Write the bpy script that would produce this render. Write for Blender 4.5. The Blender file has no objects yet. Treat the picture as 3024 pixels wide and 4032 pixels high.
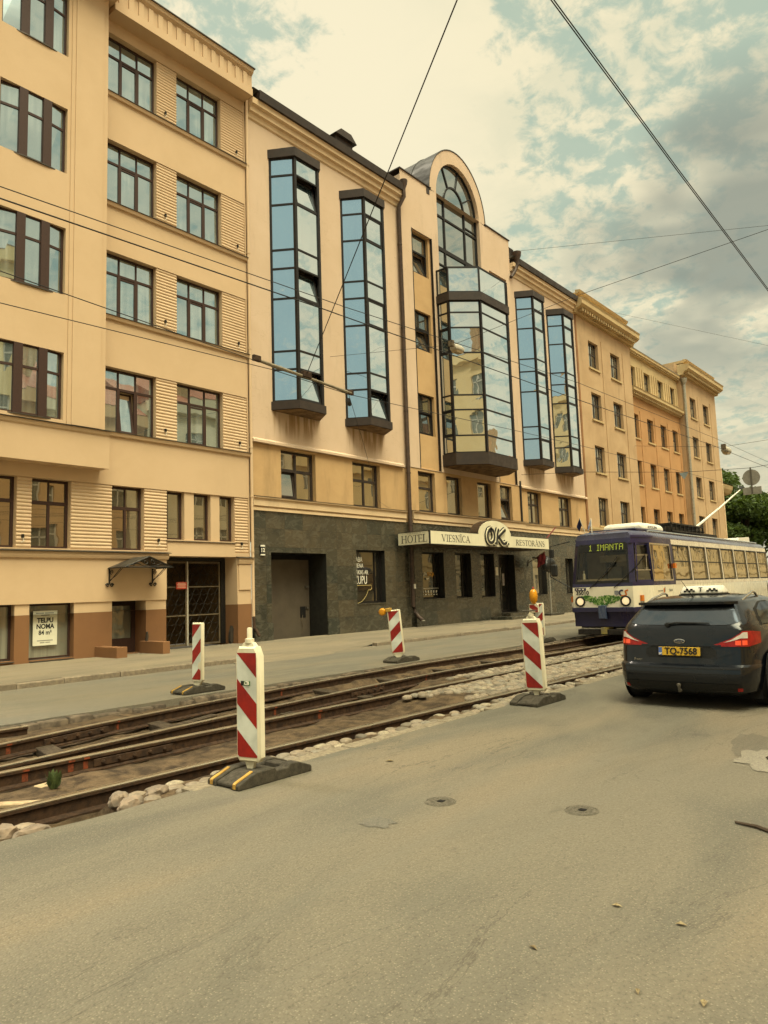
import bpy, bmesh, math, random
from mathutils import Vector, Matrix, noise
random.seed(7)
SC = bpy.context.scene
COL = SC.collection
R = math.radians
ORG = {}

# ---------------------------------------------------------------- mesh builder
class MB:
    def __init__(s): s.v = []; s.f = []; s.m = []; s.k = 0
    def add(s, vs, fs, mi=0):
        n = len(s.v); s.v += [tuple(p) for p in vs]
        for f in fs: s.f.append(tuple(i + n for i in f)); s.m.append(mi)
        return s
    def quad(s, a, b, c, d, mi=0): return s.add([a, b, c, d], [(0, 1, 2, 3)], mi)
    def box(s, x0, x1, y0, y1, z0, z1, mi=0):
        vs = [(x, y, z) for z in (z0, z1) for y in (y0, y1) for x in (x0, x1)]
        return s.add(vs, [(0, 2, 3, 1), (4, 5, 7, 6), (0, 1, 5, 4), (2, 6, 7, 3), (0, 4, 6, 2), (1, 3, 7, 5)], mi)
    def prism(s, pts, ax, a0, a1, mi=0):
        # polygon extruded along axis ax ('x': pts=(y,z), 'y': pts=(x,z), 'z': pts=(x,y))
        def P(p, a):
            return {'x': (a, p[0], p[1]), 'y': (p[0], a, p[1]), 'z': (p[0], p[1], a)}[ax]
        n = len(pts)
        vs = [P(p, a0) for p in pts] + [P(p, a1) for p in pts]
        fs = [tuple(range(n)), tuple(range(2 * n - 1, n - 1, -1))] + [(i, (i + 1) % n, n + (i + 1) % n, n + i) for i in range(n)]
        return s.add(vs, fs, mi)
    def loft(s, rings, mi=0, closed=True, cap0=True, cap1=True):
        n = len(rings[0]); vs = [p for r in rings for p in r]; fs = []
        for k in range(len(rings) - 1):
            for i in range(n if closed else n - 1):
                j = (i + 1) % n
                fs.append((k * n + i, k * n + j, (k + 1) * n + j, (k + 1) * n + i))
        if cap0: fs.append(tuple(range(n - 1, -1, -1)))
        if cap1: fs.append(tuple((len(rings) - 1) * n + i for i in range(n)))
        return s.add(vs, fs, mi)
    def tube(s, pts, r, n=6, mi=0, caps=True):
        pts = [Vector(p) for p in pts]; rings = []
        rr = r if isinstance(r, (list, tuple)) else [r] * len(pts)
        for i, p in enumerate(pts):
            t = (pts[min(i + 1, len(pts) - 1)] - pts[max(i - 1, 0)])
            if t.length < 1e-9: t = Vector((0, 0, 1))
            t.normalize()
            u = t.cross(Vector((0, 0, 1)))
            if u.length < .02: u = t.cross(Vector((0, 1, 0)))
            u.normalize(); w = t.cross(u)
            rings.append([p + (u * math.cos(2 * math.pi * k / n) + w * math.sin(2 * math.pi * k / n)) * rr[i] for k in range(n)])
        return s.loft(rings, mi, True, caps, caps)
    def lathe(s, prof, org, axis='z', n=16, mi=0):
        rings = []
        for r, h in prof:
            ring = []
            for k in range(n):
                a = 2 * math.pi * k / n; c, d = r * math.cos(a), r * math.sin(a)
                o = {'z': (c, d, h), 'x': (h, c, d), 'y': (c, h, d)}[axis]
                ring.append((org[0] + o[0], org[1] + o[1], org[2] + o[2]))
            rings.append(ring)
        return s.loft(rings, mi)
    def xf(s, M):
        s.v = [tuple(M @ Vector(p)) for p in s.v]; return s
    def build(s, name, mats, parent=None, org=None, smooth=None, bevel=0, fixn=True, bseg=1):
        me = bpy.data.meshes.new(name)
        o = bpy.data.objects.new(name, me)
        if parent is not None:
            og = ORG[parent.name]; o.parent = parent
        else:
            og = Vector(org) if org else Vector((0, 0, 0)); o.location = og
        me.from_pydata([tuple(Vector(p) - og) for p in s.v], [], s.f)
        if not isinstance(mats, (list, tuple)): mats = [mats]
        for m in mats: me.materials.append(m)
        if len(mats) > 1:
            for i, p in enumerate(me.polygons): p.material_index = s.m[i]
        if fixn or bevel:
            bm = bmesh.new(); bm.from_mesh(me)
            if fixn: bmesh.ops.recalc_face_normals(bm, faces=bm.faces)
            if bevel:
                es = [e for e in bm.edges if len(e.link_faces) == 2 and e.calc_face_angle(0) > .5]
                bmesh.ops.bevel(bm, geom=es, offset=bevel, segments=bseg, affect='EDGES', clamp_overlap=True)
            bm.to_mesh(me); bm.free()
        if smooth is not None:
            for p in me.polygons: p.use_smooth = True
            me.set_sharp_from_angle(angle=R(smooth))
        me.update()
        COL.objects.link(o); ORG[o.name] = og
        return o

def empty(name, loc):
    o = bpy.data.objects.new(name, None); o.location = loc; o.empty_display_size = .3
    COL.objects.link(o); ORG[o.name] = Vector(loc); return o
def tag(o, label=None, cat=None, group=None, kind=None):
    if label: o['label'] = label
    if cat: o['category'] = cat
    if group: o['group'] = group
    if kind: o['kind'] = kind
    return o
def copy_tree(o, parent=None):
    c = o.copy(); COL.objects.link(c)
    if parent is not None: c.parent = parent
    for ch in list(o.children): copy_tree(ch, c)
    return c

# ---------------------------------------------------------------- node helper
class NT:
    def __init__(s, nt): s.nt = nt; s.l = nt.links
    def n(s, t, **kw):
        nd = s.nt.nodes.new('ShaderNode' + t)
        for k, v in kw.items():
            if k.startswith('_'): setattr(nd, k[1:], v)
            else:
                key = k.replace('__', ' ')
                s.set(nd.inputs[key if key in nd.inputs else int(k[1:])] if not (k[0] == 'i' and k[1:].isdigit()) else nd.inputs[int(k[1:])], v)
        return nd
    def set(s, inp, v):
        if hasattr(v, 'outputs'): v = v.outputs[0]
        if isinstance(v, bpy.types.NodeSocket): s.l.new(v, inp)
        else:
            if isinstance(v, (list, tuple)) and len(v) == 3 and inp.type == 'RGBA': v = (*v, 1)
            inp.default_value = v
    def m(s, op, a, b=0., c=None, clamp=False):
        nd = s.nt.nodes.new('ShaderNodeMath'); nd.operation = op; nd.use_clamp = clamp
        s.set(nd.inputs[0], a); s.set(nd.inputs[1], b)
        if c is not None: s.set(nd.inputs[2], c)
        return nd.outputs[0]
    def vm(s, op, a, b=(0, 0, 0), out=0):
        nd = s.nt.nodes.new('ShaderNodeVectorMath'); nd.operation = op
        s.set(nd.inputs[0], a); s.set(nd.inputs[1], b)
        return nd.outputs['Value'] if op in ('DOT_PRODUCT', 'LENGTH', 'DISTANCE') else nd.outputs[0]
    def mr(s, v, a, b, c=0., d=1., smooth=True):
        nd = s.nt.nodes.new('ShaderNodeMapRange')
        nd.interpolation_type = 'SMOOTHSTEP' if smooth else 'LINEAR'
        s.set(nd.inputs[0], v)
        for i, x in enumerate((a, b, c, d)): s.set(nd.inputs[i + 1], x)
        return nd.outputs[0]
    def mix(s, f, a, b, mode='MIX'):
        nd = s.nt.nodes.new('ShaderNodeMix'); nd.data_type = 'RGBA'; nd.blend_type = mode
        s.set(nd.inputs[0], f); s.set(nd.inputs[6], a); s.set(nd.inputs[7], b)
        return nd.outputs[2]
    def noise(s, vec, scale=5, detail=5, rough=.6, dist=0.):
        nd = s.nt.nodes.new('ShaderNodeTexNoise')
        s.set(nd.inputs['Vector'], vec); nd.inputs['Scale'].default_value = scale
        nd.inputs['Detail'].default_value = detail; nd.inputs['Roughness'].default_value = rough
        nd.inputs['Distortion'].default_value = dist
        return nd.outputs[0]
    def pos(s): return s.nt.nodes.new('ShaderNodeNewGeometry').outputs['Position']
    def obj(s): return s.nt.nodes.new('ShaderNodeTexCoord').outputs['Object']
    def sc(s, vec, k):
        return s.vm('MULTIPLY', vec, k)
    def xyz(s, vec):
        nd = s.nt.nodes.new('ShaderNodeSeparateXYZ'); s.set(nd.inputs[0], vec); return nd.outputs
    def bump(s, h, strength=.3, dist=.01):
        nd = s.nt.nodes.new('ShaderNodeBump'); nd.inputs['Strength'].default_value = strength
        nd.inputs['Distance'].default_value = dist; s.set(nd.inputs['Height'], h); return nd.outputs[0]

def newmat(name):
    m = bpy.data.materials.new(name); m.use_nodes = True
    nt = m.node_tree; b = nt.nodes['Principled BSDF']
    return m, NT(nt), b

def pmat(name, col, col2=None, rough=.6, metal=0., scale=6., bump=0., bscale=None, spec=.3, rvar=.12, big=.0, bigs=.4, stretch=(1, 1, 1), world=True, bdist=.01):
    """base colour broken up by noise (col to col2), roughness variation, bump; big = darker large patches (dirt)"""
    m, N, b = newmat(name)
    if col2 is None: col2 = tuple(c * .82 for c in col)
    p = N.sc(N.pos() if world else N.obj(), stretch)
    f = N.noise(p, scale, 6, .62)
    c = N.mix(N.mr(f, .35, .68), col, col2)
    if big:
        g = N.noise(p, bigs, 4, .6, .4)
        c = N.mix(N.m('MULTIPLY', N.mr(g, .42, .7), big), c, tuple(x * .45 for x in col))
    N.set(b.inputs['Base Color'], c)
    N.set(b.inputs['Roughness'], N.mr(f, .3, .7, max(0, rough - rvar), min(1, rough + rvar)))
    b.inputs['Metallic'].default_value = metal
    b.inputs['Specular IOR Level'].default_value = spec
    if bump:
        N.set(b.inputs['Normal'], N.bump(N.noise(p, bscale or scale * 6, 6, .65), bump, bdist))
    return m

def glassmat(name, base, tint, fac, base2=None, wave=.15, wscale=.8, rough=.015, edge=.35):
    """opaque reflecting window pane: dark room / curtain tone under a mirror-like coat"""
    m, N, b = newmat(name)
    nt = m.node_tree; p = N.pos()
    c = base
    if base2:
        q = N.sc(p, (9, 9, .35)); f = N.noise(q, 1.1, 3, .55)
        g = N.noise(N.sc(p, (.8, .8, .45)), .9, 2, .5)
        c = N.mix(N.m('MULTIPLY', N.mr(f, .3, .7), N.mr(g, .42, .56)), base, base2)
    N.set(b.inputs['Base Color'], c); b.inputs['Roughness'].default_value = .5
    b.inputs['Specular IOR Level'].default_value = .2
    gl = N.n('BsdfGlossy'); gl.inputs['Color'].default_value = (*tint, 1); gl.inputs['Roughness'].default_value = rough
    if wave:
        bn = N.bump(N.noise(p, wscale, 2, .5), wave, .05); N.set(gl.inputs['Normal'], bn)
    fr = N.n('LayerWeight'); fr.inputs[0].default_value = .35
    ff = N.m('ADD', N.m('MULTIPLY', fr.outputs['Facing'], edge), fac, clamp=True)
    mx = N.n('MixShader'); N.set(mx.inputs[0], ff); N.l.new(b.outputs[0], mx.inputs[1]); N.l.new(gl.outputs[0], mx.inputs[2])
    N.l.new(mx.outputs[0], nt.nodes['Material Output'].inputs[0])
    return m

# ---------------------------------------------------------------- lettering
def text_mesh(name, s, size, mat, parent, loc, xdir, zdir, align='CENTER', ex=.003, sx=1., bold=0.):
    cu = bpy.data.curves.new(name, 'FONT'); cu.body = s; cu.size = size; cu.align_x = align; cu.align_y = 'CENTER'
    cu.extrude = ex; cu.offset = bold; cu.resolution_u = 3
    t = bpy.data.objects.new(name, cu); COL.objects.link(t)
    dg = bpy.context.evaluated_depsgraph_get(); dg.update()
    me = bpy.data.meshes.new_from_object(t.evaluated_get(dg))
    bpy.data.objects.remove(t); bpy.data.curves.remove(cu)
    X = Vector(xdir).normalized(); Z = Vector(zdir).normalized(); Y = X.cross(Z) * -1
    og = ORG[parent.name] if parent else Vector((0, 0, 0))
    L = Vector(loc) - og
    for v in me.vertices:
        c = v.co; v.co = L + X * c.x * sx + Z * c.y + (X.cross(Z)) * c.z
    me.materials.clear(); me.materials.append(mat); me.name = name
    o = bpy.data.objects.new(name, me); COL.objects.link(o)
    if parent: o.parent = parent
    ORG[o.name] = og
    return o

def stroke(mb, pts, ws, org, X, Z, d0, d1, mi=0):
    """ribbon of varying width in the plane (org, X, Z), from depth d0 to d1 along X x Z"""
    X = Vector(X); Z = Vector(Z); Nn = X.cross(Z)
    pts = [Vector((p[0], p[1])) for p in pts]; ws = ws if isinstance(ws, (list, tuple)) else [ws] * len(pts)
    L = []; Rr = []
    for i, p in enumerate(pts):
        t = (pts[min(i + 1, len(pts) - 1)] - pts[max(i - 1, 0)]).normalized(); n = Vector((-t.y, t.x))
        L.append(p + n * ws[i] / 2); Rr.append(p - n * ws[i] / 2)
    P = lambda q, d: Vector(org) + X * q.x + Z * q.y + Nn * d
    for i in range(len(pts) - 1):
        q = [L[i], L[i + 1], Rr[i + 1], Rr[i]]
        vs = [P(a, d0) for a in q] + [P(a, d1) for a in q]
        mb.add(vs, [(0, 1, 2, 3), (7, 6, 5, 4), (0, 4, 5, 1), (1, 5, 6, 2), (2, 6, 7, 3), (3, 7, 4, 0)], mi)

def arc(cx, cy, rx, ry, a0, a1, n=10):
    return [(cx + rx * math.cos(R(a0 + (a1 - a0) * i / n)), cy + ry * math.sin(R(a0 + (a1 - a0) * i / n))) for i in range(n + 1)]
_T, _t, _s = .13, .055, .05
def _ser(x, y, w=.3): return ([(x - w / 2, y), (x + w / 2, y)], _s)
SERIF = {
 'V': (.78, [([(.1, 1), (.4, 0)], _T), ([(.68, 1), (.4, 0)], _t), _ser(.1, .975), _ser(.68, .975, .24)]),
 'I': (.38, [([(.19, 0), (.19, 1)], _T), _ser(.19, .975), _ser(.19, .025)]),
 'E': (.64, [([(.15, 0), (.15, 1)], _T), ([(.03, .975), (.55, .975)], _s), ([(.03, .025), (.58, .025)], _s), ([(.15, .52), (.45, .52)], _s), ([(.55, 1), (.55, .8)], _s), ([(.58, 0), (.58, .22)], _s), ([(.45, .62), (.45, .42)], _s)]),
 'S': (.54, [(arc(.27, .74, .18, .23, 20, 270, 9) + arc(.27, .27, .2, .24, 90, -160, 9), [_t] * 4 + [.09] * 4 + [_T] * 5 + [.09] * 3 + [_t] * 4)]),
 'N': (.84, [([(.17, 0), (.17, 1)], _t), ([(.14, 1), (.7, 0)], _T), ([(.7, 0), (.7, 1)], _t), _ser(.13, .975, .2), _ser(.17, .025, .24), _ser(.7, .975, .24)]),
 'C': (.68, [(arc(.38, .5, .3, .49, 45, 315, 14), [_t] * 4 + [.1] * 2 + [_T] * 3 + [.1] * 2 + [_t] * 4), ([(.6, .95), (.6, .72)], _s)]),
 'A': (.78, [([(.39, 1), (.1, 0)], _t), ([(.37, 1), (.68, 0)], _T), ([(.2, .34), (.58, .34)], _s), _ser(.1, .025, .24), _ser(.68, .025)]),
 'R': (.72, [([(.16, 0), (.16, 1)], _T), ([(.03, .975), (.3, .975)] + arc(.32, .75, .2, .23, 80, -80, 7) + [(.16, .52)], [_s] * 3 + [.08] + [_T] * 3 + [.08] + [_s] * 3), ([(.32, .52), (.64, .02)], _T), _ser(.16, .025), _ser(.64, .025, .16)]),
 'T': (.66, [([(.33, 0), (.33, 1)], _T), ([(.03, .975), (.63, .975)], _s), ([(.04, 1), (.04, .78)], _s), ([(.62, 1), (.62, .78)], _s), _ser(.33, .025)]),
 'O': (.8, [(arc(.4, .5, .31, .49, 90, 450, 20), [_t] * 2 + [.1] * 2 + [_T] * 3 + [.1] * 2 + [_t] * 3 + [.1] * 2 + [_T] * 3 + [.1] * 2 + [_t] * 2)]),
 'H': (.86, [([(.17, 0), (.17, 1)], _T), ([(.69, 0), (.69, 1)], _T), ([(.17, .52), (.69, .52)], _s), _ser(.17, .975), _ser(.17, .025), _ser(.69, .975), _ser(.69, .025)]),
 'L': (.6, [([(.15, 0), (.15, 1)], _T), _ser(.15, .975), ([(.03, .025), (.55, .025)], _s), ([(.55, 0), (.55, .24)], _s)]),
}
SERIF['Ī'] = (SERIF['I'][0], SERIF['I'][1] + [([(.06, 1.16), (.32, 1.16)], .06)])
SERIF['Ā'] = (SERIF['A'][0], SERIF['A'][1] + [([(.24, 1.16), (.52, 1.16)], .06)])
def serif_text(name, s, mat, parent, x0, x1, h, org, X, Z, d=.004):
    mb = MB(); tot = sum(SERIF[c][0] for c in s); sx = (x1 - x0) / tot; cx = x0
    i = 0
    for c in s:
        w, st = SERIF[c]
        for pts, ws in st:
            i += 1
            ww = [q * (h + sx) / 2 for q in ws] if isinstance(ws, list) else ws * (h + sx) / 2
            stroke(mb, [(cx + p[0] * sx, p[1] * h) for p in pts], ww, org, X, Z, .0015, d + i * .00004)
        cx += w * sx
    return mb.build(name, mat, parent)
def smooth_pts(pts, it=2):
    for _ in range(it):
        q = [pts[0]]
        for a, b in zip(pts, pts[1:]):
            q += [(a[0] * .75 + b[0] * .25, a[1] * .75 + b[1] * .25), (a[0] * .25 + b[0] * .75, a[1] * .25 + b[1] * .75)]
        pts = q + [pts[-1]]
    return pts

# ---------------------------------------------------------------- facade helpers
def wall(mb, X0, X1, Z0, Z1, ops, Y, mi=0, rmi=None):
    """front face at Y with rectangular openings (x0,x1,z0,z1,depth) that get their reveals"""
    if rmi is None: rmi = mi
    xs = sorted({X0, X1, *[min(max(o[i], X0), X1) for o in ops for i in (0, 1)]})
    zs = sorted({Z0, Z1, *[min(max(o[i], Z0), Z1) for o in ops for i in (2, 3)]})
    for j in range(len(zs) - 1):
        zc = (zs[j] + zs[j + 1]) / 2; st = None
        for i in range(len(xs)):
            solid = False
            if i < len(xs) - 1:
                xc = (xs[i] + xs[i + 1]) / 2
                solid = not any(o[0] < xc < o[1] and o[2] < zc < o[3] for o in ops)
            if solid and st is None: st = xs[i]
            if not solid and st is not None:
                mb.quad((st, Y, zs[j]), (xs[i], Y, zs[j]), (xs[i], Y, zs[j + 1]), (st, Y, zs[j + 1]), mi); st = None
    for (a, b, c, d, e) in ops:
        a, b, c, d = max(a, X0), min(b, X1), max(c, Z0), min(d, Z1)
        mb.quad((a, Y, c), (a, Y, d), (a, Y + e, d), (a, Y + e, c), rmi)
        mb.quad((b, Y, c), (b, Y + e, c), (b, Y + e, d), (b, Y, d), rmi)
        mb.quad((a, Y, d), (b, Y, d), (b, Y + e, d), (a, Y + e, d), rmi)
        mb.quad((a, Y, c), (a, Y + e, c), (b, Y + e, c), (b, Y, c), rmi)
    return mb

def window(par, x0, x1, z0, z1, y, fm, gm, fw=.06, vb=(), hb=(), depth=.07, panes=None, nm='window', back=None, sash=None, slabel=None):
    """casement frame facing -Y; vb: (x,w,z0,z1); hb: (z,w,x0,x1); sash: (x0,x1,z0,z1,deg) tilted-in light"""
    mb = MB(); e = [0.]
    def bx(a, b, c, d, yo=0.):
        e[0] += .0012; mb.box(a, b, y + e[0] + yo, y + depth + e[0], c, d)
    bx(x0, x0 + fw, z0, z1); bx(x1 - fw, x1, z0, z1); bx(x0 + fw, x1 - fw, z0, z0 + fw); bx(x0 + fw, x1 - fw, z1 - fw, z1)
    for (x, w, a, b) in vb: bx(x - w / 2, x + w / 2, a, b)
    for (z, w, a, b) in hb: bx(a, b, z - w / 2, z + w / 2)
    o = mb.build(nm, fm, par)
    ps = panes or [(x0 + .01, x1 - .01, z0 + .01, z1 - .01)]
    pm = MB(); yy = y + depth * .6
    for (a, b, c, d) in ps:
        t1, t2 = random.uniform(-.004, .004), random.uniform(-.004, .004)
        pm.quad((a, yy - t1 - t2, c), (b, yy + t1 - t2, c), (b, yy + t1 + t2, d), (a, yy - t1 + t2, d))
    pm.build('pane', gm, o)
    if sash:
        a, b, c, d, deg = sash
        sm = MB(); w = .06
        for q in ((a, a + w, c, d), (b - w, b, c, d), (a + w, b - w, c, c + w), (a + w, b - w, d - w, d)):
            sm.box(q[0], q[1], -.03, .03, q[2] - c, q[3] - c)
        M = Matrix.Translation((0, y + .02, c)) @ Matrix.Rotation(R(-deg), 4, 'X')
        sm.xf(M); so = sm.build('sash', fm, par)
        g2 = MB().quad((a + w, 0, w), (b - w, 0, w), (b - w, 0, d - c - w), (a + w, 0, d - c - w)).xf(M)
        g2.build('pane', gm, so)
    return o

def ribs(mb, x0, x1, z0, z1, y, amp=.03, pitch=.105, seg=5):
    n = max(1, round((z1 - z0) / pitch)); p = (z1 - z0) / n; prof = []
    for k in range(n):
        for j in range(seg):
            t = j / seg
            prof.append((y - amp * math.sin(math.pi * t) ** .7 if t > 0 else y, z0 + (k + t) * p))
    prof.append((y, z1))
    rings = [[(x, a, b) for a, b in prof] for x in (x0, x1)]
    mb.loft(rings, closed=False, cap0=False, cap1=False)
    for x in (x0, x1):
        for i in range(len(prof) - 1):
            mb.add([(x, *prof[i]), (x, *prof[i + 1]), (x, y + .012, prof[i + 1][1]), (x, y + .012, prof[i][1])], [(0, 1, 2, 3)])
    return mb
# ================================================================ MATERIALS
def asphalt(name, a, b, warm):
    m, N, bs = newmat(name); p = N.pos()
    big = N.noise(N.sc(p, (.22, .55, 1)), 1.0, 5, .6, .6)
    fine = N.noise(p, 48, 4, .85); fine2 = N.noise(p, 22, 4, .7)
    vo = N.n('TexVoronoi'); N.set(vo.inputs['Vector'], p); vo.inputs['Scale'].default_value = 62
    c = N.mix(N.mr(big, .40, .60), a, b)
    c = N.mix(N.mr(N.noise(N.sc(p, (.3, .9, 1)), .8, 3, .55, .3), .45, .68), c, warm)
    c = N.mix(N.mr(fine2, .3, .7, .0, .35), c, tuple(x * .62 for x in a))
    c = N.mix(N.mr(vo.outputs['Distance'], .0, .36, .8, .0), c, tuple(min(1, x * 1.9) for x in a))
    c = N.mix(N.mr(fine, .5, .66, 0, .75), c, tuple(x * .4 for x in a))
    # pale worn wheel tracks and a few long repair cracks, running along the street
    st = N.noise(N.sc(p, (.05, 2.6, 1)), 1.0, 3, .55)
    c = N.mix(N.mr(st, .5, .72, 0, .35), c, tuple(min(1, x * 1.3) for x in b))
    c = N.mix(N.mr(N.noise(N.sc(p, (.7, 1.2, 1)), 2.1, 4, .6, .4), .66, .73, 0, .38), c, tuple(x * .45 for x in a))
    ck = N.noise(N.sc(p, (.35, 1.1, 1)), 1.1, 8, .62, .8)
    cr = N.mr(N.m('ABSOLUTE', N.m('SUBTRACT', ck, .5)), .0, .006, .75, 0)
    c = N.mix(N.m('MULTIPLY', cr, N.mr(N.noise(p, .35, 2), .46, .56)), c, tuple(x * .4 for x in a))
    N.set(bs.inputs['Base Color'], c); N.set(bs.inputs['Roughness'], N.mr(big, .3, .7, .62, .85))
    bs.inputs['Specular IOR Level'].default_value = .3
    h = N.m('ADD', N.m('MULTIPLY', fine, .8), N.m('MULTIPLY', vo.outputs['Distance'], 1.3))
    N.set(bs.inputs['Normal'], N.bump(h, .5, .006)); return m
M_asph = asphalt('asphalt_near', (.152, .133, .097), (.106, .098, .076), (.188, .152, .102))
M_asph2 = asphalt('asphalt_far', (.165, .145, .108), (.130, .120, .096), (.185, .153, .104))
M_pave = asphalt('pavement_surface', (.22, .18, .125), (.165, .138, .098), (.24, .195, .128))
M_kerb = pmat('kerb_granite', (.24, .19, .13), (.15, .12, .085), .8, scale=14, bump=.5, big=.5, bigs=2)
M_stone = pmat('edge_stone', (.15, .112, .075), (.05, .038, .028), .85, scale=7, bump=.7, big=.6, bigs=3)
M_sett = pmat('granite_sett', (.25, .205, .14), (.165, .135, .093), .75, scale=20, bump=.4, big=.3, bigs=4)
M_dirt = pmat('trench_dirt', (.125, .082, .043), (.036, .023, .013), .95, scale=5, bump=.9, bscale=26, big=.45, bigs=1.2, bdist=.03)
def cobmat():
    m, N, b = newmat('cobble_stone'); p = N.pos(); g = N.nt.nodes.new('ShaderNodeNewGeometry'); r = g.outputs['Random Per Island']
    cr = N.nt.nodes.new('ShaderNodeValToRGB'); N.set(cr.inputs[0], r); e = cr.color_ramp.elements
    e[0].position = 0; e[0].color = (.12, .10, .07, 1); e[1].position = 1; e[1].color = (.35, .29, .195, 1)
    for q, c in ((.3, (.225, .175, .118, 1)), (.55, (.285, .22, .148, 1)), (.75, (.20, .178, .138, 1))): x = e.new(q); x.color = c
    c = N.mix(N.mr(N.noise(p, 28, 5, .65), .35, .7, 0, .6), cr.outputs[0], (.10, .08, .055)); N.set(b.inputs['Base Color'], c)
    b.inputs['Roughness'].default_value = .6; N.set(b.inputs['Normal'], N.bump(N.noise(p, 40, 5, .6), .45, .008)); return m
M_cob = cobmat()
M_boul = pmat('boulder_stone', (.27, .20, .14), (.17, .14, .11), .8, scale=9, bump=.8, bscale=22, big=.4, bigs=3)
M_rust = pmat('rusty_rail', (.060, .030, .014), (.024, .014, .009), .8, metal=.0, scale=14, bump=.5, big=.4, bigs=2)
M_steel = pmat('worn_rail_top', (.62, .54, .40), (.34, .27, .18), .32, metal=.9, scale=18, stretch=(.12, 1, 1))
M_wood = pmat('old_timber', (.07, .05, .03), (.03, .02, .013), .9, scale=5, bump=.6, stretch=(6, 1, 6))
M_plank = pmat('pale_plank', (.45, .34, .20), (.32, .235, .14), .8, scale=6, bump=.4, stretch=(6, 1, 6))
M_orange = pmat('orange_spray_paint', (.22, .05, .018), (.10, .03, .014), .7, scale=25)
M_leaf0 = pmat('weed_leaf', (.075, .10, .03), (.04, .055, .02), .7, scale=20)
M_iron = pmat('cast_iron', (.16, .145, .115), (.085, .075, .06), .55, metal=.5, scale=60, bump=.5)
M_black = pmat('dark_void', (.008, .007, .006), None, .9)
M_green = pmat('grey_ground', (.14, .12, .09), None, .9, scale=1)

# ================================================================ GROUND, ROAD, PAVEMENT
tag(MB().quad((-400, -400, -.6), (600, -400, -.6), (600, 500, -.6), (-400, 500, -.6)).build('ground', M_green), kind='structure')

mb = MB(); n = 260; top = []; bot = []
for i in range(n + 1):
    x = -30 + i * .25 if i < n else 160
    e = 5.36 + .05 * noise.noise((x * 1.3, 1, 0)) + .03 * noise.noise((x * 5, 3, 0))
    if 2.5 < x < 3.3: e -= .04 * math.sin((x - 2.5) / .8 * math.pi)
    top.append((x, e))
for i in range(n):
    (xa, ea), (xb, eb) = top[i], top[i + 1]
    mb.quad((xa, -5, 0), (xb, -5, 0), (xb, eb, 0), (xa, ea, 0))
    mb.quad((xa, ea, 0), (xb, eb, 0), (xb, eb + .02, -.45), (xa, ea + .02, -.45))
mb.quad((-120, -5, 0), (-30, -5, 0), (-30, 5.4, 0), (-120, 5.4, 0))
tag(mb.build('road', M_asph), kind='structure')
tag(MB().box(-120, 160, -9.2, -5, -.5, .12).build('pavement', M_pave), kind='structure')

# far lane, sloping down to the kerb
mb = MB(); prev = None
for i in range(330):
    x = -30 + i * .25 if i < 329 else 160
    e = 10.40 + .035 * noise.noise((x * 2.1, 9, 0))
    if prev:
        xa, ea = prev
        mb.quad((xa, ea, -.004), (x, e, -.004), (x, 16.4, -.135), (xa, 16.4, -.135))
        mb.quad((xa, ea, -.004), (xa, ea - .01, -.3), (x, e - .01, -.3), (x, e, -.004))
    prev = (x, e)
mb.quad((-120, 10.4, -.004), (-30, 10.4, -.004), (-30, 16.4, -.135), (-120, 16.4, -.135))
tag(mb.build('road', M_asph2), kind='structure')

def pz(x, y):
    d = 1 - min(1, max(0, (abs(x - 15.1) - 2.2) / 1.0)); d = d * d * (3 - 2 * d)
    k = max(0, 1 - (y - 15.6) / 2.2)
    return -.115 * d * k + .006 * noise.noise((x * .5, y * .8, 0))
mb = MB(); xs = [-120, -60] + [-12 + .4 * i for i in range(160)] + [70, 100, 160]; ys = [15.72, 16.2, 16.8, 17.5, 18.2, 19, 19.8, 20.6]
vs = [(x, y, pz(x, y)) for x in xs for y in ys]; k = len(ys)
mb.add(vs, [(i * k + j, (i + 1) * k + j, (i + 1) * k + j + 1, i * k + j + 1) for i in range(len(xs) - 1) for j in range(k - 1)])
tag(mb.build('pavement', M_pave, smooth=60), kind='structure')
mb = MB(); x = -14.
while x < 90:
    L = random.uniform(.9, 1.5)
    if not (12.3 < x + L / 2 < 17.9):
        y0 = 15.5 + random.uniform(-.015, .015); zt = .004 + random.uniform(-.012, .008)
        if 17.9 < x < 19.5: y0 -= .0
        mb.box(x + .008, x + L - .008, y0, 15.74, -.3, zt)
    else:
        mb.box(x + .01, x + L - .01, 15.52, 15.74, -.3, -.112)
    x += L
tag(mb.build('kerb', M_kerb, bevel=.018, smooth=40), kind='structure')
# cracked concrete apron lump in front of the garage driveway
mb = MB(); N0 = 26; ring = [(13.6 + 1.75 * math.cos(a) * (1 + .12 * noise.noise((math.cos(a) * 2, math.sin(a) * 2, 3))), 15.15 + .62 * math.sin(a) * (1 + .2 * noise.noise((math.cos(a) * 3, math.sin(a) * 3, 8)))) for a in [2 * math.pi * i / N0 for i in range(N0)]]
mb.loft([[(p[0], p[1], -.14) for p in ring], [(p[0], p[1], -.095) for p in ring], [(13.6 + (p[0] - 13.6) * .8, 15.2 + (p[1] - 15.2) * .7, -.07) for p in ring]])
tag(mb.build('driveway_apron', M_pave, smooth=50), kind='structure')

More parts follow.
